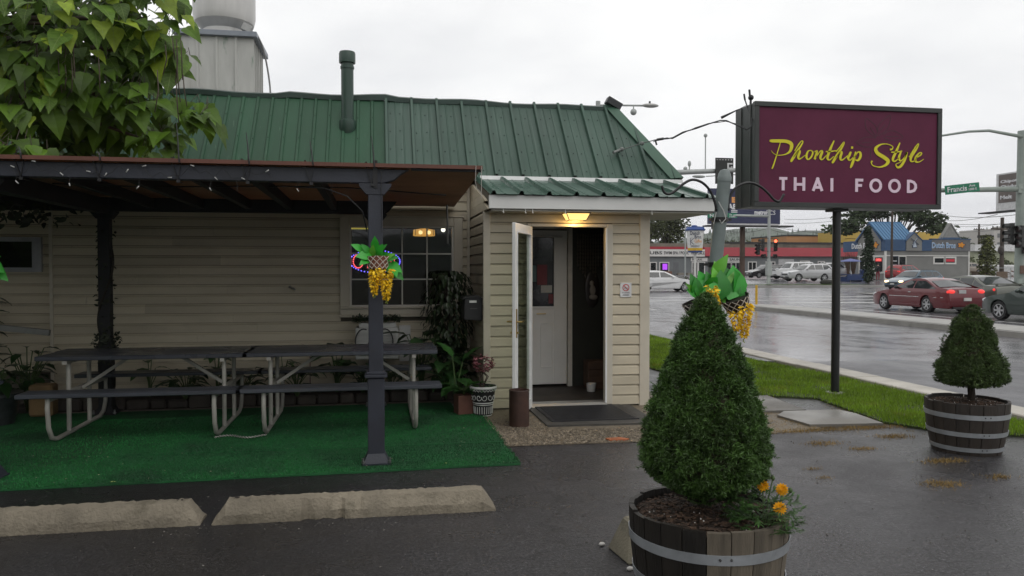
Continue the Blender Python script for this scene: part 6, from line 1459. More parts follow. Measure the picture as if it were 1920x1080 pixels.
        m_ = MB(); m_.bar((T['w1'] + .42 - L_ / 2, s * (hw(2, .3) + .004), zb_ + .1), (T['w2'] - .42 - L_ / 2, s * (hw(2, .3) + .004), zb_ + .1), .012, .05); m_.build('sill_trim', BLT if typ in ('crossover', 'jeep') else paint, t, world=False)
        if mold:
            m_ = MB(); zz = .62
            for a, b in ((T['w1'] + .42, T['div'][0] - .02), (T['div'][0] + .02, T['w2'] - .42), (T['w2'] + .42, L_ - .25)):
                m_.bar((a - L_ / 2, s * (hw(a, zz) + .006), zz), (b - L_ / 2, s * (hw(b, zz) + .006), zz), .012, .022)
            m_.build('side_moulding', CHR, t, world=False)
        # door gaps
        m_ = MB()
        for xd in [cw[0] + .18] + T['div']:
            m_.bar((xd - L_ / 2, s * (hw(xd, zb_ + .1) + .001), zb_ + .1), (xd - L_ / 2, s * (hw(xd, belt - .02) + .001), belt - .02), .006, .012, (0, 1, 0))
        m_.build('door_gap', BLT, t, world=False)
    def patch(p, q, ins, name, mat, lift=.012):
        m_ = MB(); V = []; N_ = 6
        dx, dz = q[0] - p[0], q[1] - p[1]; ln = math.hypot(dx, dz); nx_, nz_ = -dz / ln, dx / ln
        if nz_ < 0: nx_, nz_ = -nx_, -nz_
        for k in range(N_):
            f = .06 + .84 * k / (N_ - 1); a, z_ = p[0] + dx * f, p[1] + dz * f
            for j in range(7):
                e = -1 + 2 * j / 6; wv = hw(a, z_) - ins
                V.append((a + nx_ * (lift + .03 * (1 - abs(e))) - L_ / 2, e * wv, z_ + nz_ * (lift + .03 * (1 - abs(e)))))
        m_.add(V, [(k * 7 + j, k * 7 + j + 1, k * 7 + j + 8, k * 7 + j + 7) for k in range(N_ - 1) for j in range(6)]); return m_.build(name, mat, t, world=False, smooth=True)
    patch(cw, rf, .07, 'windshield', GLS); patch(rb, rr, .09, 'rear_window', GLS)
    for wx in (T['w1'], T['w2']):
        for s in (-1, 1):
            yo = s * (hw(wx, rw) - .015); m_ = MB()
            prof = [(rw * .62, -.10), (rw * .93, -.11), (rw, -.08), (rw, .08), (rw * .93, .11), (rw * .66, .105), (rw * .62, .05)]
            m_.lathe(prof, (0, 0, 0), 28); rot = Matrix.Rotation(R(-90) * s, 4, 'X'); m_.xf(Matrix.Translation((wx - L_ / 2, yo - s * .10, rw)) @ rot)
            wh = m_.build('wheel', TYR, t, world=False, smooth=40)
            m2 = MB(); m2.lathe([(rw * .66, .095), (rw * .60, .10), (rw * .58, .06), (rw * .2, .05), (0, .05)], (0, 0, 0), 24); m2.xf(Matrix.Translation((wx - L_ / 2, yo - s * .10, rw)) @ rot); m2.build('wheel_well', BLT, wh, world=False)
            m2 = MB(); m2.lathe([(rw * .67, .09), (rw * .66, .108), (rw * .60, .108), (rw * .59, .08)], (0, 0, 0), 28); m2.lathe([(0, .1), (rw * .16, .1), (rw * .2, .06)], (0, 0, 0), 12)
            for k in range(6): a = k * math.pi / 3; m2.bar((rw * .1 * math.cos(a), rw * .1 * math.sin(a), .092), (rw * .63 * math.cos(a), rw * .63 * math.sin(a), .1), rw * .2, .03)
            m2.xf(Matrix.Translation((wx - L_ / 2, yo - s * .10, rw)) @ rot); m2.build('rim', RIM, wh, world=False, smooth=40)
    zf_ = top[2][1] + .03; zr_ = top[-3][1] - .07
    for s in (-1, 1):
        m_ = MB(); m_.ball((.14 - L_ / 2, s * hw(.14, zf_) * .80, zf_), .17, 6, (.9, 1, .55)); m_.build('headlight', HLn if head else HLo, t, world=False, smooth=True)
        m_ = MB(); xx = L_ - .09; m_.ball((xx - L_ / 2, s * (hw(xx, zr_) - .14), zr_), .19, 6, (.5, 1, .5)); m_.build('taillight', TLn if tail else TLo, t, world=False, smooth=True)
    m_ = MB(); m_.box(-.03 - L_ / 2, .05 - L_ / 2, -.42, .42, top[1][1] - .03, top[1][1] + .09); m_.build('grille', BLT, t, world=False)
    m_ = MB(); m_.box(-.02 - L_ / 2, .2 - L_ / 2, -.62, .62, zb_ + .04, zb_ + .15); m_.build('lower_grille', BLT, t, world=False)
    if plate:
        m_ = MB(); m_.box(L_ + .0 - L_ / 2, L_ + .04 - L_ / 2, -.16, .16, .5, .62); m_.build('rear_plate', PLT, t, world=False)
        m_ = MB(); m_.box(-.06 - L_ / 2, .0 - L_ / 2, -.16, .16, .42, .52); m_.build('front_plate', PLT, t, world=False)
    m_ = MB(); m_.box(T['w2'] + .4 - L_ / 2, L_ - .02 - L_ / 2, -.6, .6, zb_ - .03, zb_ + .06); m_.box(T['w1'] - L_ / 2, T['w2'] - L_ / 2, -.7, .7, zb_ - .02, zb_ + .04); m_.build('underbody', BLT, t, world=False)
    if roof_rail:
        m_ = MB()
        for s in (-1, 1): m_.tube([(rf[0] + .2 - L_ / 2, s * .56, H - .06), (rf[0] + .35 - L_ / 2, s * .56, H + .03), (rr[0] - .3 - L_ / 2, s * .56, H + .03), (rr[0] - .1 - L_ / 2, s * .56, H - .08)], .022, 6)
        m_.build('roof_rail', BLT, t, world=False)
    return t
def paint(name, col, metal=.35, rough=.28): return M(name, col, rough, .06, 1.5, metal=metal, coat=.6)
PW = paint('paint_white', (.68, .68, .68), 0, .3); PR = paint('paint_red', (.12, .009, .014), .2); PTl = paint('paint_teal', (.045, .085, .12)); PO = paint('paint_olive', (.12, .125, .105)); PG_ = paint('paint_green', (.035, .05, .043)); PSv = paint('paint_silver', (.42, .42, .43), .5); PBk_ = paint('paint_black', (.012, .012, .014), .2); PR2 = paint('paint_bright_red', (.30, .014, .016), .1)
UP = R(90)
rc_ = car('red_coupe', 'dark red two door coupe with lit brake lights waiting beside the median', 'coupe', PR, 22.72, 29.0, UP, 'cars on the roads', tail=True, mold=True)
m_ = MB(); m_.box(2.34, 2.40, -.35, -.05, .79, .93); m_.build('sticker', M('sticker_white', (.4, .4, .4), .6), rc_, world=False)
car('green_sedan', 'dark grey green sedan at the right photo edge behind the red coupe', 'sedan', PG_, 21.92, 21.75, UP, 'cars on the roads', tail=True)
oc = car('olive_sedan', 'grey olive sedan with rear spoiler and lit taillights beyond the red coupe', 'sedan', PO, 26.3, 30.7, UP, 'cars on the roads', tail=True)
m_ = MB(); m_.box(2.1, 2.32, -.72, .72, 1.10, 1.135); m_.box(2.18, 2.26, -.6, -.54, 1.0, 1.1); m_.box(2.18, 2.26, .54, .6, 1.0, 1.1); m_.build('spoiler', PO, oc, world=False)
car('white_sedan', 'white sedan driving right across the intersection beyond the lawn', 'sedan', PW, 19.75, 51.75, R(-3), 'cars on the roads')
car('teal_wagon', 'blue grey station wagon with lit headlights turning left in front of the coffee kiosk', 'wagon', PTl, 40.3, 52.6, R(196), 'cars on the roads', head=True, roof_rail=True, tail=True)
car('silver_crossover', 'silver crossover with black roof rails parked before the red banded store', 'crossover', PSv, 40.25, 67.3, R(184), 'cars parked across the avenue', roof_rail=True, z=.42)
car('white_jeep', 'boxy white off-roader parked behind the silver crossover', 'jeep', PW, 42.7, 74.2, R(182), 'cars parked across the avenue', z=.55)
car('black_hatchback', 'black car parked left of the white off-roader', 'wagon', PBk_, 43.2, 80.6, R(186), 'cars parked across the avenue', z=.6)
car('grey_van', 'pale grey van partly hidden behind the silver crossover', 'crossover', PSv, 46.6, 75.2, R(175), 'cars parked across the avenue', z=.6)
car('red_wagon', 'bright red off-roader seen from behind at the coffee kiosk', 'crossover', PR2, 54.2, 71.9, R(20), 'cars parked across the avenue', tail=True, roof_rail=True, z=.36)
car('white_hatchback', 'white car parked beyond the blue patio umbrella, nearer one', 'sedan', PW, 56.2, 87.5, R(200), 'cars parked across the avenue', z=.55)
car('white_coupe', 'white car parked beyond the blue patio umbrella, farther one', 'sedan', PW, 57.3, 92.5, R(200), 'cars parked across the avenue', z=.7)
car('beige_sedan', 'beige car parked right of the coffee kiosk behind the fence', 'sedan', paint('paint_beige', (.42, .36, .30), .2), 70.4, 83.0, R(185), 'cars parked across the avenue', z=.9)
# ------------------------------------------------------------------ store with red band
S = thing('spa_store', 'long grey store with red roof band selling spas, pools and saunas', 'building', (58, 118, .4))
GWL = M('store_grey', (.15, .16, .165), .8, .12, .4, dirt=((.19, .20, .2), .6, .5)); RBN = M('red_band', (.30, .012, .026), .5, .08, .5); WSG = M('sign_board_white', (.62, .60, .58), .6, .08, .5); DWN = M('dark_window', (.012, .014, .016), .08)
yS = 118
MB().box(24, 84, yS, yS + 24, -.2, 3.7).build('wall', GWL, S)
MB().prism([(yS - .5, 3.70), (yS - .45, 3.68), (yS + .0, 3.70), (yS + .25, 5.13), (yS - .05, 5.13)], 'x', 52.4, 84).build('red_band', RBN, S)
MB().box(24, 52.3, yS - .05, yS + .2, 4.78, 5.2).build('red_band', RBN, S)
MB().box(24, 52.35, yS - .4, yS - .1, 3.62, 4.76).build('sign_band', WSG, S)
MB().box(24, 84, yS + .4, yS + 24, 3.7, 5.75).build('roof_parapet', M('roof_tan', (.17, .15, .12), .85, .3, .4), S)
MB().box(57, 84, yS + .3, yS + 24, 5.75, 6.05).build('roof_edge', M('roof_dark', (.03, .03, .03), .7), S)
BLK = M('sign_black_far', (.03, .03, .035), .6)
for s_, xa_, xb_ in [('HOT TUBS', 39.2, 45.1), ('SWIM SPA / POOL', 45.4, 49.6), ('FIREPLACE', 50.0, 52.3)]:
    text(s_, 'sign_lettering', BLK, S, (xa_, yS - .41, 3.95), xb_ - xa_, .5, '-y', .02, .02)
MB().box(50.1, 52.9, yS - .15, yS - .02, 2.85, 3.42).build('sign_panel', WSG, S); text('RELAX', 'sign_lettering', BLK, S, (50.3, yS - .16, 2.97), 1.7, .34, '-y', .01, .02)
MB().box(55.0, 59.3, yS - .15, yS - .02, 2.80, 3.50).build('sign_panel', WSG, S); text('SAUNA', 'sign_lettering', BLK, S, (56.7, yS - .16, 2.95), 2.4, .40, '-y', .01, .03)
def win(x0, x1, z0, z1, name='window', sash=True, yy=yS, par=S, fr=WSG, b=.14):
    m_ = MB(); 
    for q in [(x0 - b, x1 + b, yy - .06, yy + .02, z1, z1 + b), (x0 - b, x1 + b, yy - .06, yy + .02, z0 - b, z0), (x0 - b, x0, yy - .06, yy + .02, z0, z1), (x1, x1 + b, yy - .06, yy + .02, z0, z1)]: m_.box(*q)
    if sash: m_.box((x0 + x1) / 2 - .05, (x0 + x1) / 2 + .05, yy - .04, yy - .021, z0, z1)
    f = m_.build(name, fr, par); MB().box(x0, x1, yy - .02, yy - .01, z0, z1).build('pane', DWN, f); return f
win(60.15, 61.4, 1.5, 2.7); win(63.2, 64.7, 1.5, 2.7); win(69.4, 70.9, 2.3, 2.85, sash=False); win(72.6, 73.6, 1.0, 2.8)
win(43.3, 44.2, .9, 2.6, sash=False); win(44.9, 46.3, .5, 2.6, sash=False); win(50.4, 51.2, .35, 2.65, 'door', False); win(51.5, 52.4, .35, 2.65, 'door', False); win(55.4, 57.0, .4, 2.6, 'door', False); win(57.2, 58.6, .4, 2.6, 'door')
MB().box(45.3, 46.1, yS - .09, yS - .07, 1.5, 2.45).build('neon_sign', M('neon_purple', (.3, .05, .5), .5, emit=((.45, .06, .9), .8)), S)
MB().box(47.1, 48.05, yS - .03, yS - .01, .4, 2.7).build('door', M('store_grey_door', (.12, .125, .13), .7), S)
GD = MB().box(65.4, 68.15, yS - .03, yS - .005, .4, 3.25).build('garage_door', M('garage_white', (.44, .44, .44), .7), S)
for k in range(5): MB().box(65.4, 68.15, yS - .045, yS - .03, .42 + .57 * k, .96 + .57 * k).build('door_panel', M('garage_white', (0, 0, 0)), GD)
MB().box(62.1, 62.5, yS - .08, yS - .02, 1.6, 2.3).build('meter_box', WSG, S)
tag(MB().box(36, 46.3, yS - 1.6, yS - .8, .4, 1.25).build('brick_planter', M('brick_far', (.16, .07, .045), .8, .2, 2)), 'long low red brown planter box along the store wall at the left', 'planter')
for k, (xa_, xb_, lb_) in enumerate([(47.6, 48.6, 'left of the store\'s grey door'), (49.2, 50.0, 'between the grey door and the RELAX door')]): tag(MB().box(xa_, xb_, yS - .9, yS - .2, .38, 1.0).build('stone_planter', M('stone_far', (.2, .18, .15), .8), bevel=.04), 'small stone planter ' + lb_, 'planter')
# ------------------------------------------------------------------ coffee kiosk
K = thing('coffee_kiosk', 'grey drive-through coffee kiosk with blue band and blue metal gable roof', 'building', (60, 80, .25))
KG = M('kiosk_grey', (.20, .20, .19), .8, .1, .6); KB = M('kiosk_blue', (.030, .075, .16), .55, .08, .6); KR = M('kiosk_roof_blue', (.055, .16, .30), .4, .08, .6); KW = M('kiosk_white', (.62, .61, .58), .6, .06, .6)
xk0, xk1, yk0, yk1, zk0 = 55.12, 65.74, 76.59, 84.36, .2
MB().box(xk0 + .12, xk1 - .1, yk0 + .12, 81.7, zk0, 4.75).build('wall', KG, K)
MB().box(xk0 + .05, xk1 - .05, yk0 + .05, yk0 + .12, 3.02, 3.12).build('trim_band', KW, K); MB().box(xk0 + .05, xk0 + .12, yk0 + .12, 81.7, 3.02, 3.12).build('trim_band', KW, K)
MB().box(xk0 + .04, xk0 + .22, yk0 + .04, yk0 + .22, zk0, 3.6).build('corner_post', KW, K, bevel=.0); MB().box(xk1 - .2, xk1 - .05, yk0 + .04, yk0 + .2, zk0, 3.6).build('corner_post', KW, K)
MB().box(xk0, 57.62, yk0, yk0 + .5, 3.61, 4.84).build('fascia_blue', KB, K); MB().box(59.62, 60.85, yk0, yk0 + .5, 3.61, 4.84).build('fascia_blue', KB, K)
MB().box(60.86, xk1, yk0 + .02, yk0 + .5, 3.61, 4.88).build('fascia_grey', M('kiosk_fascia', (.13, .13, .135), .7), K); MB().box(60.86, xk1 + .05, yk0 - .03, yk0 + .5, 4.88, 4.98).build('fascia_cap', KB, K)
MB().box(xk0 + .01, xk0 + .5, yk0 + .5, yk1, 3.61, 4.84).build('fascia_blue', KB, K)
# front dormer gable with windmill emblem
DG = MB().prism([(57.67, 3.61), (59.58, 3.61), (59.58, 4.80), (58.62, 5.64), (57.67, 4.80)], 'y', yk0 - .06, yk0 + .6).build('dormer', KG, K)
MB().prism([(57.55, 4.76), (58.62, 5.70), (59.70, 4.76), (59.70, 4.62), (58.62, 5.56), (57.55, 4.62)], 'y', yk0 - .12, yk0 + .6).build('dormer_trim', KB, DG)
wm = MB(); c = (58.68, yk0 - .09, 4.62)
wm.prism([(c[0] - .22, c[2] - .62), (c[0] + .22, c[2] - .62), (c[0] + .11, c[2] + .05), (c[0] - .11, c[2] + .05)], 'y', yk0 - .11, yk0 - .07)
for a in (45, 135, 225, 315):
    a = R(a + 8); wm.bar((c[0] + .06 * math.cos(a), c[1], c[2] + .06 * math.sin(a)), (c[0] + .5 * math.cos(a), c[1], c[2] + .5 * math.sin(a)), .04, .15, (0, 1, 0))
wm.build('windmill_emblem', M('emblem_pale', (.42, .48, .55), .6), DG)
wm = MB(); 
for a in (45, 135, 225, 315): a = R(a + 8); wm.bar((c[0] + .04 * math.cos(a), c[1] + .02, c[2] + .04 * math.sin(a)), (c[0] + .56 * math.cos(a), c[1] + .02, c[2] + .56 * math.sin(a)), .02, .23, (0, 1, 0))
wm.prism([(c[0] - .32, c[2] - .68), (c[0] + .32, c[2] - .68), (c[0] + .18, c[2] + .05), (c[0] - .18, c[2] + .05)], 'y', yk0 - .075, yk0 - .062); wm.build('emblem_backing', M('emblem_navy', (.02, .03, .08), .6), DG)
# left gable with standing seam roof
MB().prism([(77.3, 3.61), (81.4, 3.61), (81.4, 4.9), (79.25, 6.86), (77.3, 4.9)], 'x', xk0 - .04, xk0 + .5).build('side_gable', KG, K)
for (ya, yb_) in ((79.25, 76.7), (79.25, 81.8)):
    m_ = MB(); m_.prism([(ya, 6.9), (yb_, 4.87), (yb_, 4.80), (ya, 6.80)], 'x', xk0 - .15, 59.0); rf_ = m_.build('gable_roof', KR, K)
    for k in range(11):
        x = xk0 - .1 + .385 * k; MB().bar((x, ya, 6.925), (x, yb_, 4.895), .05, .07, (0, 0, 1)).build('roof_seam', KR, rf_)
MB().box(xk0 - .15, 59.0, 79.2, 79.3, 6.86, 6.96).build('ridge', KR, K)
MB().prism([(77.0, 4.62), (79.25, 6.7), (81.7, 4.62), (81.7, 4.8), (79.25, 6.9), (77.0, 4.8)], 'x', xk0 - .2, xk0 - .1).build('gable_trim', KB, K)
yg = 78.6; f_ = yg / yk0
MB().prism([(61.95 * f_, 4.5), (64.55 * f_, 4.5), (64.55 * f_, 4.95), (63.2 * f_, 6.80), (61.95 * f_, 4.95)], 'y', yg, yg + .5).build('rear_gable', M('kiosk_gable_grey', (.24, .24, .23), .8), K)
MB().prism([(61.9 * f_, 4.9), (63.2 * f_, 6.86), (64.6 * f_, 4.9), (64.6 * f_, 4.78), (63.2 * f_, 6.74), (61.9 * f_, 4.78)], 'y', yg - .08, yg + .5).build('gable_trim', KG, K)
MB().box(61.95 * f_, 64.5 * f_, yg - .06, yg, 4.86, 5.2).build('gable_base', KB, K)
LTB = M('sign_letter_blue', (.20, .38, .62), .5); LTW = M('sign_letter_white', (.7, .7, .72), .5); ORG = M('logo_orange', (.62, .24, .015), .5, .1, 3); NAV = M('logo_navy', (.015, .022, .06), .5)
text('Dutch Bros', 'sign_outline', LTW, K, (60.86, yk0 - .012, 3.90), 2.96, .66, '-y', .02, .035); text('Dutch Bros', 'sign_lettering', LTB, K, (60.90, yk0 - .034, 3.94), 2.88, .58, '-y', .02)
text('Dutch Bros', 'sign_lettering', LTW, K, (xk0 - .03, 82.6, 3.95), 3.6, .62, '-x', .02, .02)
def splash(p, r, face):
    ex, ey = BAS[face]; nn = ex.cross(ey)
    for mt_, k, off in ((NAV, 1.25, .0), (ORG, 1.0, .02)):
        m_ = MB(); n = 26; V = [Vector(p) + nn * off]
        for i in range(n): a = 2 * math.pi * i / n; rr_ = r * k * (1 + .28 * math.sin(5 * a + 1)); V.append(Vector(p) + ex * rr_ * 1.25 * math.cos(a) + ey * rr_ * .85 * math.sin(a) + nn * off)
        V += [v - nn * .015 for v in V]
        m_.add(V, [(0, 1 + i, 1 + (i + 1) % n) for i in range(n)] + [(1 + i, 1 + (i + 1) % n, n + 2 + (i + 1) % n, n + 2 + i) for i in range(n)]); m_.build('logo_splash', mt_, K)
splash((64.55, yk0 - .01, 4.28), .30, '-y'); splash((xk0 - .07, 78.2, 4.28), .34, '-x')
win(56.0, 56.75, 1.3, 2.95, sash=False, yy=yk0 + .12, par=K, fr=M('poster_navy', (.02, .035, .09), .6), b=.04); win(56.9, 57.7, 1.2, 2.95, sash=False, yy=yk0 + .12, par=K, fr=KW, b=.08)
for k in range(3): MB().box(56.15, 56.6, yk0 + .075, yk0 + .09, 1.6 + .42 * k, 1.68 + .42 * k).build('poster_bar', LTW, K)
wn = win(61.3, 62.45, 2.3, 2.8, sash=False, yy=yk0 + .12, par=K, fr=KW, b=.18); wn2 = win(62.7, 63.85, 2.3, 2.8, sash=False, yy=yk0 + .12, par=K, fr=KW, b=.18)
MB().box(62.75, 63.8, yk0 + .085, yk0 + .095, 2.42, 2.7).build('neon_strip', M('neon_dark_red', (.25, .02, .03), .4, emit=((.7, .02, .05), .3)), K)
# service window on the left face
m_ = MB(); ya, yb_ = 77.05, 81.2
for q in [(xk0 + .04, xk0 + .13, ya - .15, yb_ + .15, 2.9, 3.01), (xk0 + .04, xk0 + .13, ya - .15, yb_ + .15, 1.1, 1.3), (xk0 + .04, xk0 + .13, ya - .15, ya, 1.3, 2.9), (xk0 + .04, xk0 + .13, yb_, yb_ + .15, 1.3, 2.9), (xk0 + .04, xk0 + .13, 78.5, 78.75, 1.3, 2.9), (xk0 + .04, xk0 + .13, 80.3, 80.42, 1.3, 2.9)]: m_.box(*q)
sw = m_.build('service_window', KW, K); MB().box(xk0 + .1, xk0 + .118, ya, yb_, 1.3, 2.9).build('pane', DWN, sw)
MB().box(xk0 + .085, xk0 + .098, 77.3, 78.4, 2.4, 2.82).build('open_board', M('open_dark', (.10, .005, .008), .5, emit=((.5, .01, .02), .35)), sw)
text('OPEN', 'open_lettering', M('open_red', (1, .1, .1), .5, emit=((1, .16, .14), 1.2)), sw, (xk0 + .082, 78.32, 2.48), .95, .28, '-x', .01, .02)
MB().box(57.0, 57.02, 76.4, 76.5, 3.05, 3.1).build('wall_lamp', KW, K)
tag(MB().tube([(57.6, 79.4, 6.8), (57.6, 79.4, 7.35)], .05, 6).build('roof_vent', M('vent_grey', (.4, .4, .4), .5)), 'thin pale vent stack on the blue kiosk roof', 'vent')
# ------------------------------------------------------------------ coffee cup sign
CS = thing('cup_sign', 'coffee cup shaped Dutch Bros sign with blue lid on a white pole', 'sign', (30.5, 70.8, .1))
MB().tube([(30.5, 70.8, .1), (30.5, 70.8, 3.3)], .13, 10).build('pole', KW, CS)
MB().lathe([(0, 3.2), (.66, 3.2), (.69, 3.36)], (30.5, 70.8, 0), 26).build('cup_base', M('cup_blue', (.03, .07, .25), .5), CS, smooth=40); MB().lathe([(.69, 3.36), (.71, 3.62)], (30.5, 70.8, 0), 26).build('yellow_band', M('cup_yellow', (.65, .40, .03), .5), CS, smooth=True)
MB().lathe([(.71, 3.62), (.84, 5.3)], (30.5, 70.8, 0), 26).build('cup_body', M('cup_white', (.68, .68, .67), .5), CS, smooth=True)
MB().lathe([(.95, 5.3), (.97, 5.42), (.88, 5.48), (.82, 5.66), (.3, 5.72), (0, 5.70)], (30.5, 70.8, 0), 26).build('cup_lid', M('cup_blue', (0, 0, 0)), CS, smooth=40); MB().ball((30.2, 70.3, 5.72), .2, 5, (1.6, .8, .5)).build('lid_spout', M('cup_blue', (0, 0, 0)), CS)
c0 = Vector((30.5, 70.8, 0)); vd = Vector((-c0.x, -c0.y, 0)).normalized(); rt = Vector((vd.y * -1, vd.x, 0)); FB = (rt, Vector((0, 0, 1)))
def ctext(b_, mt_, u, z_, wd, ht): text(b_, 'cup_lettering', mt_, CS, c0 + vd * .86 + rt * u + Vector((0, 0, z_)), wd, ht, FB, .01, .01)
ctext('Dutch', NAV, -.48, 4.85, .95, .36); ctext('Bros', NAV, -.05, 4.50, .62, .34); ctext('Coffee', ORG, -.05, 4.12, .66, .30)
m_ = MB()
for a, b in (((-.42, 4.6), (-.42, 3.9)), ((-.42, 4.25), (-.12, 4.55)), ((-.42, 4.25), (-.14, 3.95))): m_.bar(c0 + vd * .86 + rt * a[0] + Vector((0, 0, a[1])), c0 + vd * .86 + rt * b[0] + Vector((0, 0, b[1])), .02, .05)
for k in range(7): m_.bar(c0 + vd * .80 + rt * (-.36 + .12 * k) + Vector((0, 0, 3.72)), c0 + vd * .80 + rt * (-.36 + .12 * k) + Vector((0, 0, 3.86)), .02, .06); 
m_.build('cup_mark', NAV, CS)
# ------------------------------------------------------------------ billboards
BB = thing('billboard', 'dark blue metroPCS billboard on a rust brown pole over the intersection', 'billboard', (35.76, 71.5, 0))
NB = M('billboard_navy', (.022, .026, .075), .5, .1, .5); PBR = M('rust_pole', (.075, .045, .032), .7, .2, 1)
MB().tube([(35.76, 71.5, -.1), (35.76, 71.5, 6.0)], .26, 12).build('pole', PBR, BB, smooth=40)
MB().box(32.05, 39.5, 71.0, 71.5, 6.0, 9.45).build('panel', NB, BB); MB().box(31.6, 40.5, 70.2, 71.6, 5.72, 5.86).build('catwalk', M('catwalk', (.05, .05, .05), .7), BB); MB().box(33.5, 39.0, 70.4, 70.8, 5.86, 6.02).build('lamp_rail', M('rail_pale', (.5, .5, .5), .6), BB)
text('metro', 'poster_lettering', LTW, BB, (36.75, 70.98, 6.95), 1.25, .40, '-y', .02, .035); text('PCS', 'poster_lettering', LTW, BB, (38.02, 70.98, 6.95), .95, .42, '-y', .02)
text('E', 'poster_lettering', M('poster_orange', (.75, .33, .10), .5), BB, (34.35, 70.98, 8.08), .48, .55, '-y', .02, .06); text('AB', 'poster_lettering', LTW, BB, (33.95, 70.98, 7.42), .92, .55, '-y', .02, .04)
for k in range(2): MB().box(34.3, 34.95, 70.96, 71.0, 7.12 + .14 * k, 7.2 + .14 * k).build('poster_bar', LTW, BB)
B2_ = thing('food_billboard', 'grey brown Chipotle Chicken Melt billboard behind the right signal pole', 'billboard', (63.5, 68, .2))
MB().box(63.07, 63.5, 62.5, 70.1, 7.55, 11.35).build('frame', M('billboard_white', (.60, .60, .60), .6), B2_); MB().box(63.03, 63.07, 62.6, 69.75, 8.35, 11.2).build('poster', M('poster_brown', (.12, .10, .09), .6, .25, .6), B2_)
for k, s_ in enumerate(['Chipotle', 'Chicken', '', 'Melt']):
    if s_: text(s_, 'poster_lettering', LTW, B2_, (63.02, 69.5, 10.25 - .52 * k), {0: 2.6, 1: 2.5, 3: 1.5}[k], .40, '-x', .01, .03)
m_ = MB(); m_.box(62.2, 63.6, 62.4, 71.5, 7.35, 7.47); m_.build('catwalk', BLT, B2_); MB().tube([(63.6, 66.2, .1), (63.6, 66.2, 7.6)], .35, 12).build('pole', PBR, B2_)
# ------------------------------------------------------------------ signals, lamps, poles
GVP = M('galvanised', (.36, .38, .37), .5, .12, 2, metal=.3); GRP = M('grey_green_pole', (.27, .31, .28), .5, .12, 2); SGB = M('signal_black', (.014, .015, .014), .5)
GNS = M('street_sign_green', (.010, .17, .09), .4); RDL = M('signal_red_lit', (1, .1, .05), .4, emit=((1, .14, .06), 3.5)); LNS = M('lens_dark', (.05, .03, .03), .3)
def sig(par, c, n=3, yaw=0, lit=None, s=1.0, two=False):
    A = Matrix.Translation(Vector(c)) @ Matrix.Rotation(yaw, 4, 'Z') @ Matrix.Scale(s, 4)
    mb = MB(); h = .36 * n; mb.box(-.17, .17, -.1, .12, -h / 2, h / 2)
    hd = mb.xf(A).build('signal_head', SGB, par, bevel=.02)
    for k in range(n):
        z_ = h / 2 - .18 - .36 * k; m2 = MB(); m2.lathe([(.15, 0), (.16, .0), (.16, .26), (.15, .26)], (0, 0, 0), 14, R(-20), R(200)); m2.xf(A @ Matrix.Translation((0, -.1, z_)) @ Matrix.Rotation(R(90), 4, 'X')); m2.build('visor', SGB, hd)
        m3 = MB(); m3.lathe([(0, .03), (.1, .02), (.135, 0)], (0, 0, 0), 14); m3.xf(A @ Matrix.Translation((0, -.102, z_)) @ Matrix.Rotation(R(90), 4, 'X')); m3.build('lens', RDL if lit == k else LNS, hd)
    return hd
def gpole(name, label, cat, x, y, h, r0, r1, mat, z=None):
    t = thing(name, label, cat, (x, y, gz(x, y) + .1 if z is None else z)); MB().tube([(x, y, t.location.z), (x, y, t.location.z + .5), (x, y, h)], [r0, r0, r1], 14).build('pole', mat, t, smooth=40); return t
SA = gpole('signal_pole', 'grey traffic signal pole with lit red light below the metroPCS billboard', 'traffic signal', 35.03, 64.9, 10.2, .17, .10, GVP)
MB().lathe([(.28, 0), (.28, .1), (.2, .12)], (35.03, 64.9, .05), 14).build('base', CONC, SA); MB().box(34.8, 35.26, 64.7, 65.1, 1.0, 2.2).build('control_box', GVP, SA)
MB().tube([(35.0, 64.9, 6.35), (29.0, 65.9, 6.5)], [.13, .07], 10).build('mast_arm', GVP, SA, smooth=True); MB().tube([(35.0, 64.9, 10.0), (32, 65.4, 10.1), (29.4, 65.9, 9.95)], .05, 8).build('lamp_arm', GVP, SA)
MB().ball((28.75, 66.0, 9.93), .5, 6, (1.3, .5, .28)).build('lamp_head', GVP, SA, smooth=True)
MB().box(29.45, 30.55, 65.55, 65.6, 6.2, 6.62).build('street_name_sign', GNS, SA); MB().box(31.25, 32.15, 65.35, 65.4, 6.2, 6.62).build('street_name_sign', GNS, SA)
text('Nev', 'sign_lettering', LTW, SA, (29.62, 65.54, 6.28), .85, .26, '-y', .01, .02); text('St', 'sign_lettering', LTW, SA, (31.4, 65.34, 6.42), .25, .14, '-y', .01, .01); text('7200', 'sign_lettering', LTW, SA, (31.38, 65.34, 6.24), .6, .13, '-y', .01, .01)
sig(SA, (30.0, 65.6, 5.7), 3, R(20)); sig(SA, (34.35, 64.75, 3.75), 3, R(-95)); sig(SA, (33.95, 64.85, 3.35), 3, R(-60), s=.9); sig(SA, (35.6, 64.75, 3.75), 3, R(-25), lit=0); sig(SA, (34.5, 64.8, 2.75), 1, R(-50)); sig(SA, (35.55, 64.75, 2.75), 1, R(-20))
m_ = MB(); [m_.tube([(34.3, 64.8, z_), (35.7, 64.8, z_)], .025, 5) for z_ in (3.2, 4.35, 2.6)]; m_.build('bracket', SGB, SA)
SB = gpole('signal_pole', 'signal pole behind the restaurant with mast arm, street lamp and camera above the roof', 'traffic signal', 11.3, 38.6, 10.2, .2, .12, GVP)
MB().tube([(11.3, 38.6, 6.4), (19.8, 37.1, 6.72)], [.17, .10], 10).build('mast_arm', GVP, SB, smooth=True); MB().tube([(11.3, 38.6, 10.0), (13.3, 38.3, 9.99), (13.8, 38.2, 9.98)], .05, 8).build('lamp_arm', GVP, SB)
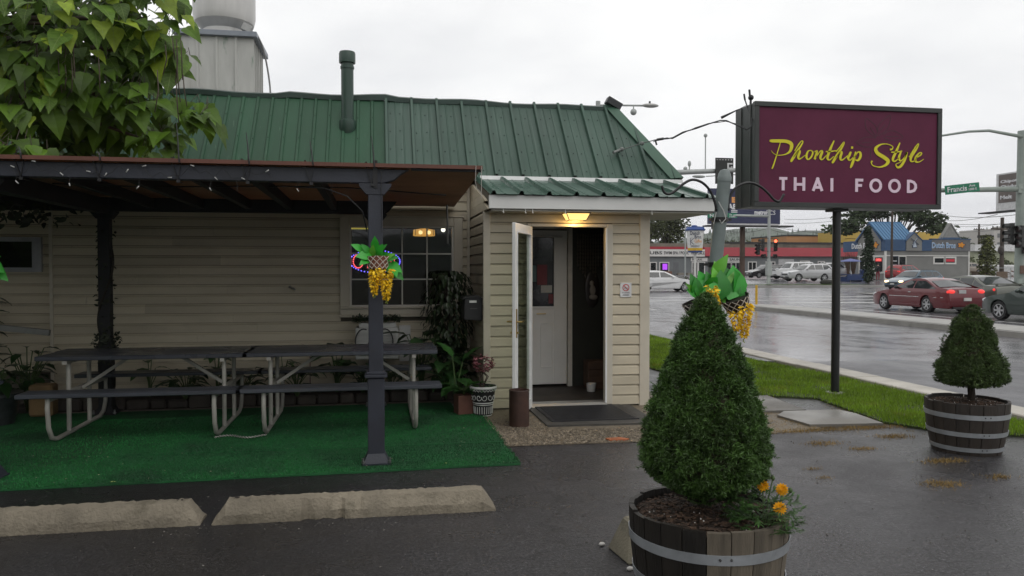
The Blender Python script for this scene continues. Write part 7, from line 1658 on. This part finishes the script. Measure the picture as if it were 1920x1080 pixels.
MB().ball((13.95, 38.15, 9.98), .45, 8, (1, .5, .24)).build('lamp_head', M('lamp_head_grey', (.42, .42, .40), .5), SB, smooth=True); MB().tube([(13.92, 38.15, 10.08), (13.92, 38.15, 10.2)], .05, 6).build('photocell', SGB, SB)
m_ = MB(); m_.tube([(13.1, 38.3, 9.95), (13.1, 38.3, 9.75)], .03, 6); m_.ball((13.1, 38.3, 9.65), .17, 6); m_.build('camera_dome', GVP, SB, smooth=True)
bp = MB().box(17.18, 18.16, 37.36, 37.4, 5.95, 7.28).build('backplate', SGB, SB)
m_ = MB(); [m_.box(17.24 + .155 * k, 17.29 + .155 * k, 37.34, 37.36, 7.16, 7.21) for k in range(6)]; m_.box(17.82, 17.9, 37.33, 37.36, 6.72, 7.02); m_.box(17.9, 18.1, 37.33, 37.36, 6.95, 7.02); m_.box(17.9, 18.1, 37.33, 37.36, 6.72, 6.79); m_.box(18.02, 18.1, 37.33, 37.36, 6.8, 6.85); m_.build('backplate_mark', M('reflector_white', (.6, .6, .6), .5), bp)
sig(SB, (17.65, 37.55, 6.6), 3, R(180)); m_ = MB(); m_.tube([(15.95, 37.8, 6.55), (15.95, 37.8, 6.95)], .03, 6); m_.ball((15.95, 37.8, 7.0), .09, 5, (1, 1, 1.8)); m_.ball((15.75, 37.85, 6.75), .11, 5); m_.build('detector', GVP, SB)
m_ = MB(); m_.tube([(16.76, 37.66, 6.5), (16.76, 37.66, 8.45)], .03, 6); m_.ball((16.76, 37.66, 8.45), .1, 5); m_.build('antenna', GVP, SB)
SC_ = gpole('signal_pole', 'large pale signal pole at the right photo edge with Francis Ave sign arm', 'traffic signal', 31.3, 33.2, 8.35, .27, .21, GRP, z=.05)
MB().tube([(31.2, 33.1, 5.5), (24.5, 34.3, 5.38)], [.14, .09], 10).build('mast_arm', GRP, SC_, smooth=True); MB().tube([(31.2, 33.1, 8.05), (29.6, 33.4, 8.35), (28.6, 33.55, 8.30), (26.4, 33.9, 7.95)], [.09, .07, .06, .045], 8).build('lamp_arm', GRP, SC_, smooth=True)
MB().ball((26.0, 33.95, 7.93), .42, 6, (1.1, .5, .25)).build('lamp_head', GVP, SC_, smooth=True); MB().box(30.95, 31.25, 33.0, 33.1, 5.3, 5.75).build('arm_plate', GRP, SC_)
fsb = MB(); p0, p1 = Vector(at(1772, 357, 33.5)), Vector(at(1836, 350, 33.3)); fsb.bar((p0.x, 33.5, p0.z), (p1.x, 33.3, p1.z), .03, .44); fs = fsb.build('street_name_sign', GNS, SC_)
dx_ = Vector((p1.x - p0.x, -.2, p1.z - p0.z)).normalized(); FBS = (dx_, Vector((-dx_.z, 0, dx_.x)).normalized()); q0 = Vector((p0.x, 33.47, p0.z)); ln_ = (p1 - p0).length
def ft(b_, u, v, wd, ht): text(b_, 'sign_lettering', LTW, fs, q0 + FBS[0] * u + FBS[1] * v, wd, ht, FBS, .01, .01)
ft('Francis', .10, -.12, .98, .26); ft('Ave', 1.2, .04, .30, .12); ft('1000 E', 1.17, -.13, .40, .11)
sig(SC_, (30.55, 33.0, 3.3), 3, R(-110), s=.95); sig(SC_, (30.85, 32.8, 3.15), 3, R(-70), s=1.0); sig(SC_, (31.15, 32.75, 2.5), 1, R(-40)); MB().box(31.0, 31.3, 32.86, 32.92, 1.35, 1.75).build('push_button_sign', M('button_sign_brown', (.12, .07, .05), .6), SC_); MB().box(30.9, 31.1, 32.85, 32.95, .7, 1.1).build('push_button_box', GRP, SC_)
for nm, lb_, x, y, h, r_, cross in [('utility_pole', 'brown utility pole with crossarm right of the columnar shrub', 75.6, 83.0, 7.9, .26, True), ('utility_pole', 'distant utility pole with crossarm above the coffee kiosk', 150, 172, 13, .3, True), ('brown_pole', 'thin brown pole in front of the blue kiosk roof', 50.6, 69.3, 8.2, .13, False), ('thin_pole', 'thin grey pole before the tree left of the cup sign', 37.5, 90, 7.2, .10, False)]:
    t = gpole(nm, lb_, 'pole', x, y, h, r_, r_ * .75, M('pole_wood', (.06, .045, .035), .8, .25, 2) if 'brown' in lb_ or cross else GVP)
    if cross: MB().box(x - 1.5, x + 1.5, y - .1, y + .1, h - 1.5, h - 1.3).build('crossarm', M('pole_wood', (0, 0, 0)), t); [MB().tube([(x + d_, y, h - 1.3), (x + d_, y, h - 1.05)], .07, 6).build('insulator', SGB, t) for d_ in (-1.3, -.7, .7, 1.3)]
    if h == 7.9: MB().box(x - 3.2, x - 1.4, y - .3, y + .3, h - 2.5, h - 2.2).build('lamp_head', SGB, t); MB().ball((x - .3, y - .2, h - 4), .35, 6, (1, 1, 1.6)).build('transformer', M('transformer', (.05, .04, .035), .7), t)
for i, (a, b, sag, lb_) in enumerate([((1760, 402, 95), (1925, 400, 60), .4, 'topmost power line right of the restaurant sign'), ((1763, 413, 95), (1870, 402, 70), .3, 'power line sloping up behind the Francis sign'), ((1765, 419, 110), (1925, 416, 100), .3, 'power line above the kiosk gable'), ((1790, 424, 110), (1874, 420, 83), .2, 'power line to the brown utility pole'), ((1740, 433, 140), (1874, 431, 83), .3, 'lower power line to the brown utility pole'), ((1440, 423, 110), (1580, 437, 130), .4, 'upper power line below the metroPCS billboard'), ((1440, 429, 110), (1515, 440, 130), .3, 'middle power line below the metroPCS billboard'), ((1360, 432, 110), (1440, 428, 90), .4, 'power line between the pipe post and the billboard pole'), ((1470, 411, 120), (1565, 407, 120), .2, 'faint upper power line left of the sign pole'), ((1470, 418, 120), (1565, 414, 120), .2, 'second faint power line left of the sign pole')]):
    p, q = at(*a), at(*b); pp = [p.lerp(q, t) - Vector((0, 0, sag * 4 * t * (1 - t))) for t in lin(0, 1, 8)]
    tag(MB().tube(pp, .028, 4).build('power_line', M('line_dark', (.05, .05, .05), .6)), 'thin ' + lb_, 'power line', 'power lines over the far street')
tag(MB().tube([(16.9, 32.4, -.03), (16.9, 32.4, .85)], .055, 8).build('marker_post', M('marker_yellow', (.55, .33, .02), .5, .1, 6)), 'yellow marker post on the nose of the median', 'post')
tag(MB().tube([(49.3, 62.0, .1), (49.3, 62.0, 1.0)], .16, 8).ball((49.3, 62, 1.0), .17, 5).build('hydrant', M('marker_yellow', (0, 0, 0))), 'yellow hydrant at the far kerb beyond the wagon', 'hydrant')
tag(MB().ball((41.2, 65.5, .35), .5, 6, (1.4, 1, .6)).build('low_shrub', M('shrub_dark', (.03, .03, .025), .9)), 'small dark shrub on the verge below the silver crossover', 'shrub')
# patio umbrella and tables at the kiosk
UM = thing('patio_umbrella', 'blue patio umbrella left of the coffee kiosk', 'umbrella', (48.5, 72.9, .35)); UB = M('umbrella_blue', (.10, .12, .30), .7, .1, 2); BLU = M('bench_blue', (.02, .045, .14), .6)
MB().lathe([(1.45, 2.36), (.8, 2.5), (.05, 2.68)], (48.5, 72.9, 0), 8).build('canopy', UB, UM); MB().tube([(48.5, 72.9, .3), (48.5, 72.9, 2.66)], .04, 6).build('pole', GVP, UM)
PTb = thing('patio_table', 'blue patio table with benches under the blue umbrella', 'table', (48.5, 72.9, .35))
MB().box(47.6, 49.4, 72.4, 73.4, 1.0, 1.08).build('tabletop', BLU, PTb); MB().box(47.4, 49.5, 71.9, 72.2, .72, .8).build('bench', BLU, PTb); MB().box(47.4, 49.5, 73.6, 73.9, .72, .8).build('bench', BLU, PTb); [MB().box(x - .08, x + .08, 71.9, 73.9, .3, .75).build('leg', BLU, PTb) for x in (47.7, 49.2)]; MB().box(47.45, 49.45, 71.86, 71.89, .45, .98).build('side_panel', BLU, PTb)
tag(MB().box(50.2, 50.9, 73.4, 74.0, .3, 1.55).build('blue_bin', BLU, bevel=.08), 'blue bin between the umbrella table and the kiosk', 'bin')
# far buildings
def block(name, label, x0, x1, y0, y1, z1, mat, rows=None):
    t = thing(name, label, 'building', ((x0 + x1) / 2, (y0 + y1) / 2, .3)); MB().box(x0, x1, y0, y1, -.5, z1).build('wall', mat, t)
    return t
OT = block('orange_building', 'long orange flat roofed building rising behind the red banded store', 77, 92, 136, 150, 7.9, M('orange_wall', (.42, .21, .085), .8, .08, .3)); MB().box(76.9, 92.1, 135.9, 150, 7.9, 8.15).build('roof_edge', M('roof_dark', (0, 0, 0)), OT)
YB = block('yellow_building', 'yellow building seen between the sign pole and the kiosk', 82.3, 89, 127, 134, 8.4, M('yellow_wall', (.46, .32, .07), .8, .08, .3)); MB().lathe([(.9, 0), (1.0, .1)], (84.2, 126.8, 7), 12).build('sign_ring', M('yellow_dark', (.25, .17, .05), .7), YB)
YB2 = block('yellow_annex', 'yellow and grey building behind the kiosk left of its grey gable', 95.5, 103, 124.5, 132, 8.3, M('yellow_wall', (0, 0, 0))); MB().box(92.5, 95.4, 124.6, 130, -.5, 8.0).build('grey_wing', M('wing_grey', (.22, .22, .22), .8), YB2); MB().box(92.9, 94.9, 124.5, 124.6, 5.2, 7.4).build('window', DWN, YB2)
AP = block('apartment_block', 'distant white apartment block with rows of windows', 235, 262, 262, 280, 17.2, M('apartment_white', (.44, .42, .40), .8, .06, .1)); MB().box(250, 262, 262.5, 279, 17.2, 19).build('penthouse', M('apartment_white', (0, 0, 0)), AP)
for r_ in range(4):
    for k in range(8): x = 236.6 + 3.0 * k; MB().box(x, x + 1.2, 261.9, 262, 3.6 + 3.4 * r_, 5.2 + 3.4 * r_).build('window', M('apt_window', (.12, .125, .13), .3), AP)
HS = block('pale_house', 'pale green two storey house with white roof edge at the right', 98.5, 118, 114, 126, 4.6, M('pale_green', (.33, .35, .25), .8, .08, .3)); MB().box(98.2, 118.3, 113.4, 126, 4.6, 5.7).build('roof_edge', M('roof_white', (.60, .60, .60), .6), HS)
win(99.5, 101.3, 3.0, 4.3, yy=114, par=HS, fr=KW); [win(x, x + 1.0, 2.9, 4.4, sash=False, yy=114, par=HS, fr=DWN, b=.05) for x in (108.2, 110.3, 112.4)]
MB().box(106.5, 112, 111, 113.9, 2.0, 2.25).build('porch_roof', M('roof_white', (0, 0, 0)), HS); MB().box(99, 105, 112.5, 113.9, -.3, 2.3).build('porch_wall', M('porch_grey', (.24, .24, .23), .8), HS); MB().box(100, 104.3, 112.4, 112.5, .9, 1.7).build('porch_window', DWN, HS)
FN = thing('wire_fence', 'low wire fence with rails right of the kiosk', 'fence', (80, 88, .5))
for k in range(9): MB().tube([(69 + 2.6 * k, 82.0 + .3 * k, .4), (69 + 2.6 * k, 82.0 + .3 * k, 1.75)], .04, 5).build('post', GVP, FN)
MB().tube([(69, 82, 1.72), (89.8, 84.4, 1.72)], .03, 5).build('rail', GVP, FN)
for k in range(3): MB().box(70.2 + 1.7 * k, 71.7 + 1.7 * k, 81.5, 81.6, .5 , 1.3).build('fence_panel', M('fence_brown', (.14, .10, .07), .8), FN)
tag(MB().box(84.5, 92, 96, 98, .4, 2.2).build('white_trailer', M('trailer_white', (.5, .5, .5), .6), bevel=.2), 'white covered trailer behind the fence at the right', 'trailer')
# ------------------------------------------------------------------ far vegetation
def cards(mb, c, rad, n, s, tp=None):
    for i in range(n):
        while True:
            d_ = Vector((random.uniform(-1, 1), random.uniform(-1, 1), random.uniform(-1, 1)))
            if d_.length < 1: break
        d_ = d_ * (.55 + .45 / max(.3, d_.length)) if d_.length > .3 else d_
        leaves(mb, tp or TPF, [((c[0] + d_.x * rad[0], c[1] + d_.y * rad[1], c[2] + d_.z * rad[2]), rdir(random.uniform(-.8, .5)), rdir(.6), s * random.uniform(.6, 1.3))])
TPF = leaf_tpl('heart', 2, .2, .3)
def far_tree(name, label, x, y, h, blobs, n, s, mat, cat='tree', trunk=.3):
    t = thing(name, label, cat, (x, y, gz(x, y))); m_ = MB(); tr = MB(); g = gz(x, y)
    tr.tube([(x, y, g - .2), (x, y, g + h * .35), (x, y, g + h * .75)], [trunk, trunk * .7, trunk * .25], 7)
    for (bx, by, bz, rx, ry, rz, f) in blobs:
        cards(m_, (x + bx, y + by, g + bz), (rx, ry, rz), int(n * f), s); tr.tube([(x, y, g + h * .3), (x + bx * .6, y + by * .6, g + bz - rz * .3), (x + bx, y + by, g + bz)], [trunk * .4, trunk * .2, trunk * .08], 5)
    tr.build('trunk', M('far_bark', (.05, .04, .03), .9), t); m_.build('crown', mat, t, recalc=False)['kind'] = 'stuff'
    return t
FG1 = M('far_leaf', (.032, .055, .016), .6, .3, .5, island=.5, trans=.15); FG2 = M('far_leaf_olive', (.05, .062, .016), .6, .3, .5, island=.5, trans=.15); FG3 = M('far_conifer', (.016, .032, .012), .7, .3, .5, island=.5)
random.seed(123)
c = at(1650, 505, 98); bl_ = []
for k in range(26): a = random.uniform(-1, 1); bl_.append((a * 8.6, random.uniform(-2, 2), 8.0 + 2.6 * (1 - a * a) + random.uniform(-1.6, .7) - abs(a) * .8, random.uniform(1.3, 2.4), 1.6, random.uniform(.6, 1.1), 1))
far_tree('shade_tree', 'broad spreading tree behind the coffee kiosk roof', c.x + 1.5, 98, 8, bl_, 130, .55, FG1, trunk=.4)
c = at(1250, 505, 128); far_tree('street_tree', 'dense round tree behind the store left of the cup sign', c.x, 128, 10, [(random.uniform(-2.6, 2.6), 0, random.uniform(6.2, 10.2), 1.7, 1.6, 1.3, 1) for _ in range(14)] + [(0, 0, 8, 3.0, 2.5, 2.8, 3)], 130, .5, FG2, trunk=.35)
c = at(1205, 505, 125); far_tree('street_tree', 'tree half hidden behind the entrance porch corner', c.x, 125, 10, [(random.uniform(-2.6, 2.6), 0, random.uniform(6, 10), 1.7, 1.6, 1.3, 1) for _ in range(12)], 110, .5, FG2, trunk=.35)
for px, h, lb_ in [(1312, 7.4, 'small rounded tree right of the cup sign above the store roof'), (1368, 6.8, 'low shrubby tree behind the store right of the pipe post'), (1390, 6.6, 'low shrubby tree behind the store near the billboard pole'), (1416, 6.4, 'low tree behind the store right of the billboard pole')]:
    c = at(px, 505, 150); far_tree('roof_line_tree', lb_, c.x, 150, h, [(random.uniform(-1.6, 1.6), 0, h - 1 + random.uniform(-1, .6), 1.5, 1.4, 1.0, 1) for _ in range(6)], 70, .5, FG2)
c = at(1628, 533, 69); far_tree('columnar_conifer', 'narrow dark columnar conifer in front of the kiosk service window', c.x, 69, 5, [(0.12 * math.sin(k), 0, .7 + .42 * k, .62 - .045 * abs(k - 3) - (.03 * k if k > 6 else 0), .5, .42, 1) for k in range(12)], 130, .26, FG3, 'conifer', .12)
c = at(1850, 520, 80); far_tree('columnar_conifer', 'yellow green columnar conifer left of the brown utility pole', c.x, 80, 5, [(.2 * math.sin(2 * k), 0, .8 + .45 * k, max(.25, 1.15 - .11 * abs(k - 2.2)), .8, .5, 1) for k in range(10)], 130, .30, M('gold_conifer', (.07, .08, .015), .7, .3, .5, island=.5), 'conifer', .14)
for k, (px, d_, w_) in enumerate([(1600, 84, 1.0), (1590, 86, .8)]):
    c = at(px, 505, d_); t = thing('bare_shrub', ['bare twiggy shrub above the blue umbrella', 'second bare shrub left of the one over the umbrella'][k], 'shrub', (c.x, d_, .4)); m_ = MB()
    for i in range(40): a = random.uniform(-.9, .9); m_.tube([(c.x, d_, .4), (c.x + a * .5, d_, 2.2), (c.x + a * w_ * 1.3, d_ + random.uniform(-.4, .4), 3.6 + random.uniform(-.6, .3))], [.03, .02, .008], 4)
    m_.build('branch', M('twig_brown', (.10, .06, .04), .9), t)
m_ = MB()
for k in range(34): cards(m_, (84 + .45 * k, 90 + random.uniform(-.5, .5), .9 + random.uniform(0, .6)), (.7, .6, .5), 30, .28)
tag(m_.build('red_hedge', M('hedge_red', (.12, .06, .035), .8, island=.5), recalc=False), 'reddish brown hedge behind the right signal pole', 'hedge', kind='stuff')
m_ = MB()
for k in range(30): cards(m_, (24.5 + .36 * k, 71.5 + random.uniform(-.3, .3), .55), (.5, .5, .35), 24, .22)
tag(m_.build('low_hedge', M('hedge_brown', (.05, .05, .025), .8, island=.5), recalc=False), 'low brown green hedge behind the white sedan', 'hedge', kind='stuff')
for px, d_, lb_ in [(1889, 98, 'pale bushy shrub beside the white porch roof'), (1810, 110, 'dark shrub at the left corner of the pale house')]:
    c = at(px, 505, d_); far_tree('garden_shrub', lb_, c.x, d_, 3, [(random.uniform(-1.2, 1.2), 0, random.uniform(1.0, 2.6), .8, .7, .7, 1) for _ in range(6)], 60, .35, FG2, 'shrub', .1)
for px, lb_ in [(1790, 'dark tree just right of the kiosk gable'), (1805, 'dark tree at the roofline right of the kiosk gable')]:
    c = at(px, 505, 150); far_tree('roof_line_tree', lb_, c.x, 150, 7.5, [(random.uniform(-1.4, 1.4), 0, 6 + random.uniform(-1, 1.2), 1.3, 1.2, 1.0, 1) for _ in range(6)], 60, .5, FG1)
# distant trees on the ridge, one wood
m_ = MB()
for k in range(900):
    a = R(random.uniform(20, 75)); rr_ = random.uniform(1150, 1380); x, y = rr_ * math.sin(a), rr_ * math.cos(a)
    kk = a and int(((math.pi / 2 - a) / (2 * math.pi)) * na) % na; hh = prof[kk][1] * (.45 + .55 * (rr_ - 1150) / 250); s = random.uniform(6, 11)
    m_.add([(x - s * .35, y, hh - 2), (x + s * .35, y, hh - 2), (x, y - s * .3, hh - 2), (x, y, hh + s)], [(0, 2, 3), (2, 1, 3), (0, 1, 3)])
tag(m_.build('ridge_wood', M('hill_forest', (0, 0, 0)), recalc=False), kind='stuff')
# ------------------------------------------------------------------ person at the kiosk window
def person(name, label, x, y, z, h, face, cloth, legs, skin, hair):
    s = h / 1.75
    pts = {'pel': (0, 0, .95), 'sp': (0, .01, 1.2), 'ch': (0, 0, 1.38), 'nk': (0, 0, 1.5), 'hd': (0, -.02, 1.63), 'ht': (0, -.01, 1.74), 'lh': (.09, 0, .9), 'lk': (.11, -.02, .5), 'la': (.11, .02, .09), 'lt': (.12, -.14, .04), 'rh': (-.09, 0, .9), 'rk': (-.10, -.03, .5), 'ra': (-.11, .02, .09), 'rt': (-.12, -.14, .04), 'ls': (.19, 0, 1.42), 'le': (.24, -.03, 1.15), 'lw': (.2, -.25, 1.1), 'lf': (.19, -.34, 1.1), 'rs': (-.19, 0, 1.42), 're': (-.25, .02, 1.14), 'rw': (-.24, -.08, .9), 'rf': (-.24, -.1, .81)}
    rad = {'pel': .15, 'sp': .135, 'ch': .15, 'nk': .055, 'hd': .095, 'ht': .07, 'lh': .10, 'rh': .10, 'lk': .065, 'rk': .065, 'la': .045, 'ra': .045, 'lt': .04, 'rt': .04, 'ls': .07, 'rs': .07, 'le': .05, 're': .05, 'lw': .035, 'rw': .035, 'lf': .03, 'rf': .03}
    E_ = [('pel', 'sp'), ('sp', 'ch'), ('ch', 'nk'), ('nk', 'hd'), ('hd', 'ht'), ('pel', 'lh'), ('lh', 'lk'), ('lk', 'la'), ('la', 'lt'), ('pel', 'rh'), ('rh', 'rk'), ('rk', 'ra'), ('ra', 'rt'), ('ch', 'ls'), ('ls', 'le'), ('le', 'lw'), ('lw', 'lf'), ('ch', 'rs'), ('rs', 're'), ('re', 'rw'), ('rw', 'rf')]
    K_ = list(pts); me = bpy.data.meshes.new(name); me.from_pydata([tuple(v * s for v in pts[k]) for k in K_], [(K_.index(a), K_.index(b)) for a, b in E_], [])
    o = bpy.data.objects.new('body', me); COL.objects.link(o); md_ = o.modifiers.new('skin', 'SKIN'); o.modifiers.new('sub', 'SUBSURF').levels = 1
    lay = me.skin_vertices[0].data if me.skin_vertices else None
    if lay is None: me.attributes.new  # created by the modifier below
    for i, k in enumerate(K_):
        if lay: lay[i].radius = (rad[k] * s, rad[k] * s); lay[i].use_root = (k == 'pel')
    dg = bpy.context.evaluated_depsgraph_get(); m2 = bpy.data.meshes.new_from_object(o.evaluated_get(dg)); bpy.data.objects.remove(o)
    m2.materials.clear()
    for mm in (cloth, legs, skin, hair, BLT): m2.materials.append(mm)
    for p_ in m2.polygons:
        z_ = p_.center.z / s; p_.use_smooth = True
        p_.material_index = 4 if z_ < .1 else 1 if z_ < .93 and abs(p_.center.x) < .2 * s else 3 if z_ > 1.68 or (z_ > 1.56 and p_.center.y > 0.01) else 2 if z_ > 1.5 else 0
    o = bpy.data.objects.new(name, m2); COL.objects.link(o); o.location = (x, y, z); o.rotation_euler = (0, 0, face); return tag(o, label, 'person')
person('person', 'person in a black jacket and red trousers standing at the kiosk window', 52.0, 73.4, .36, 1.85, R(120), M('cloth_black', (.014, .014, .016), .8), M('cloth_red', (.26, .025, .045), .8), M('skin', (.45, .28, .2), .6), M('hair_dark', (.02, .015, .012), .6))
# ------------------------------------------------------------------ damp air
mb = MB(); mb.box(-2700, 2700, -2700, 2700, -1.7, 90); hz = mb.build('haze', M('haze_surface', (1, 1, 1))); hz['kind'] = 'stuff'
hm = bpy.data.materials.new('haze_air'); hm.use_nodes = True; n = hm.node_tree.nodes; n.clear()
o_ = n.new('ShaderNodeOutputMaterial'); pv = n.new('ShaderNodeVolumePrincipled'); pv.inputs['Color'].default_value = (.93, .94, .97, 1); pv.inputs['Density'].default_value = .0002
hm.node_tree.links.new(pv.outputs[0], o_.inputs['Volume']); hz.data.materials.clear(); hz.data.materials.append(hm)
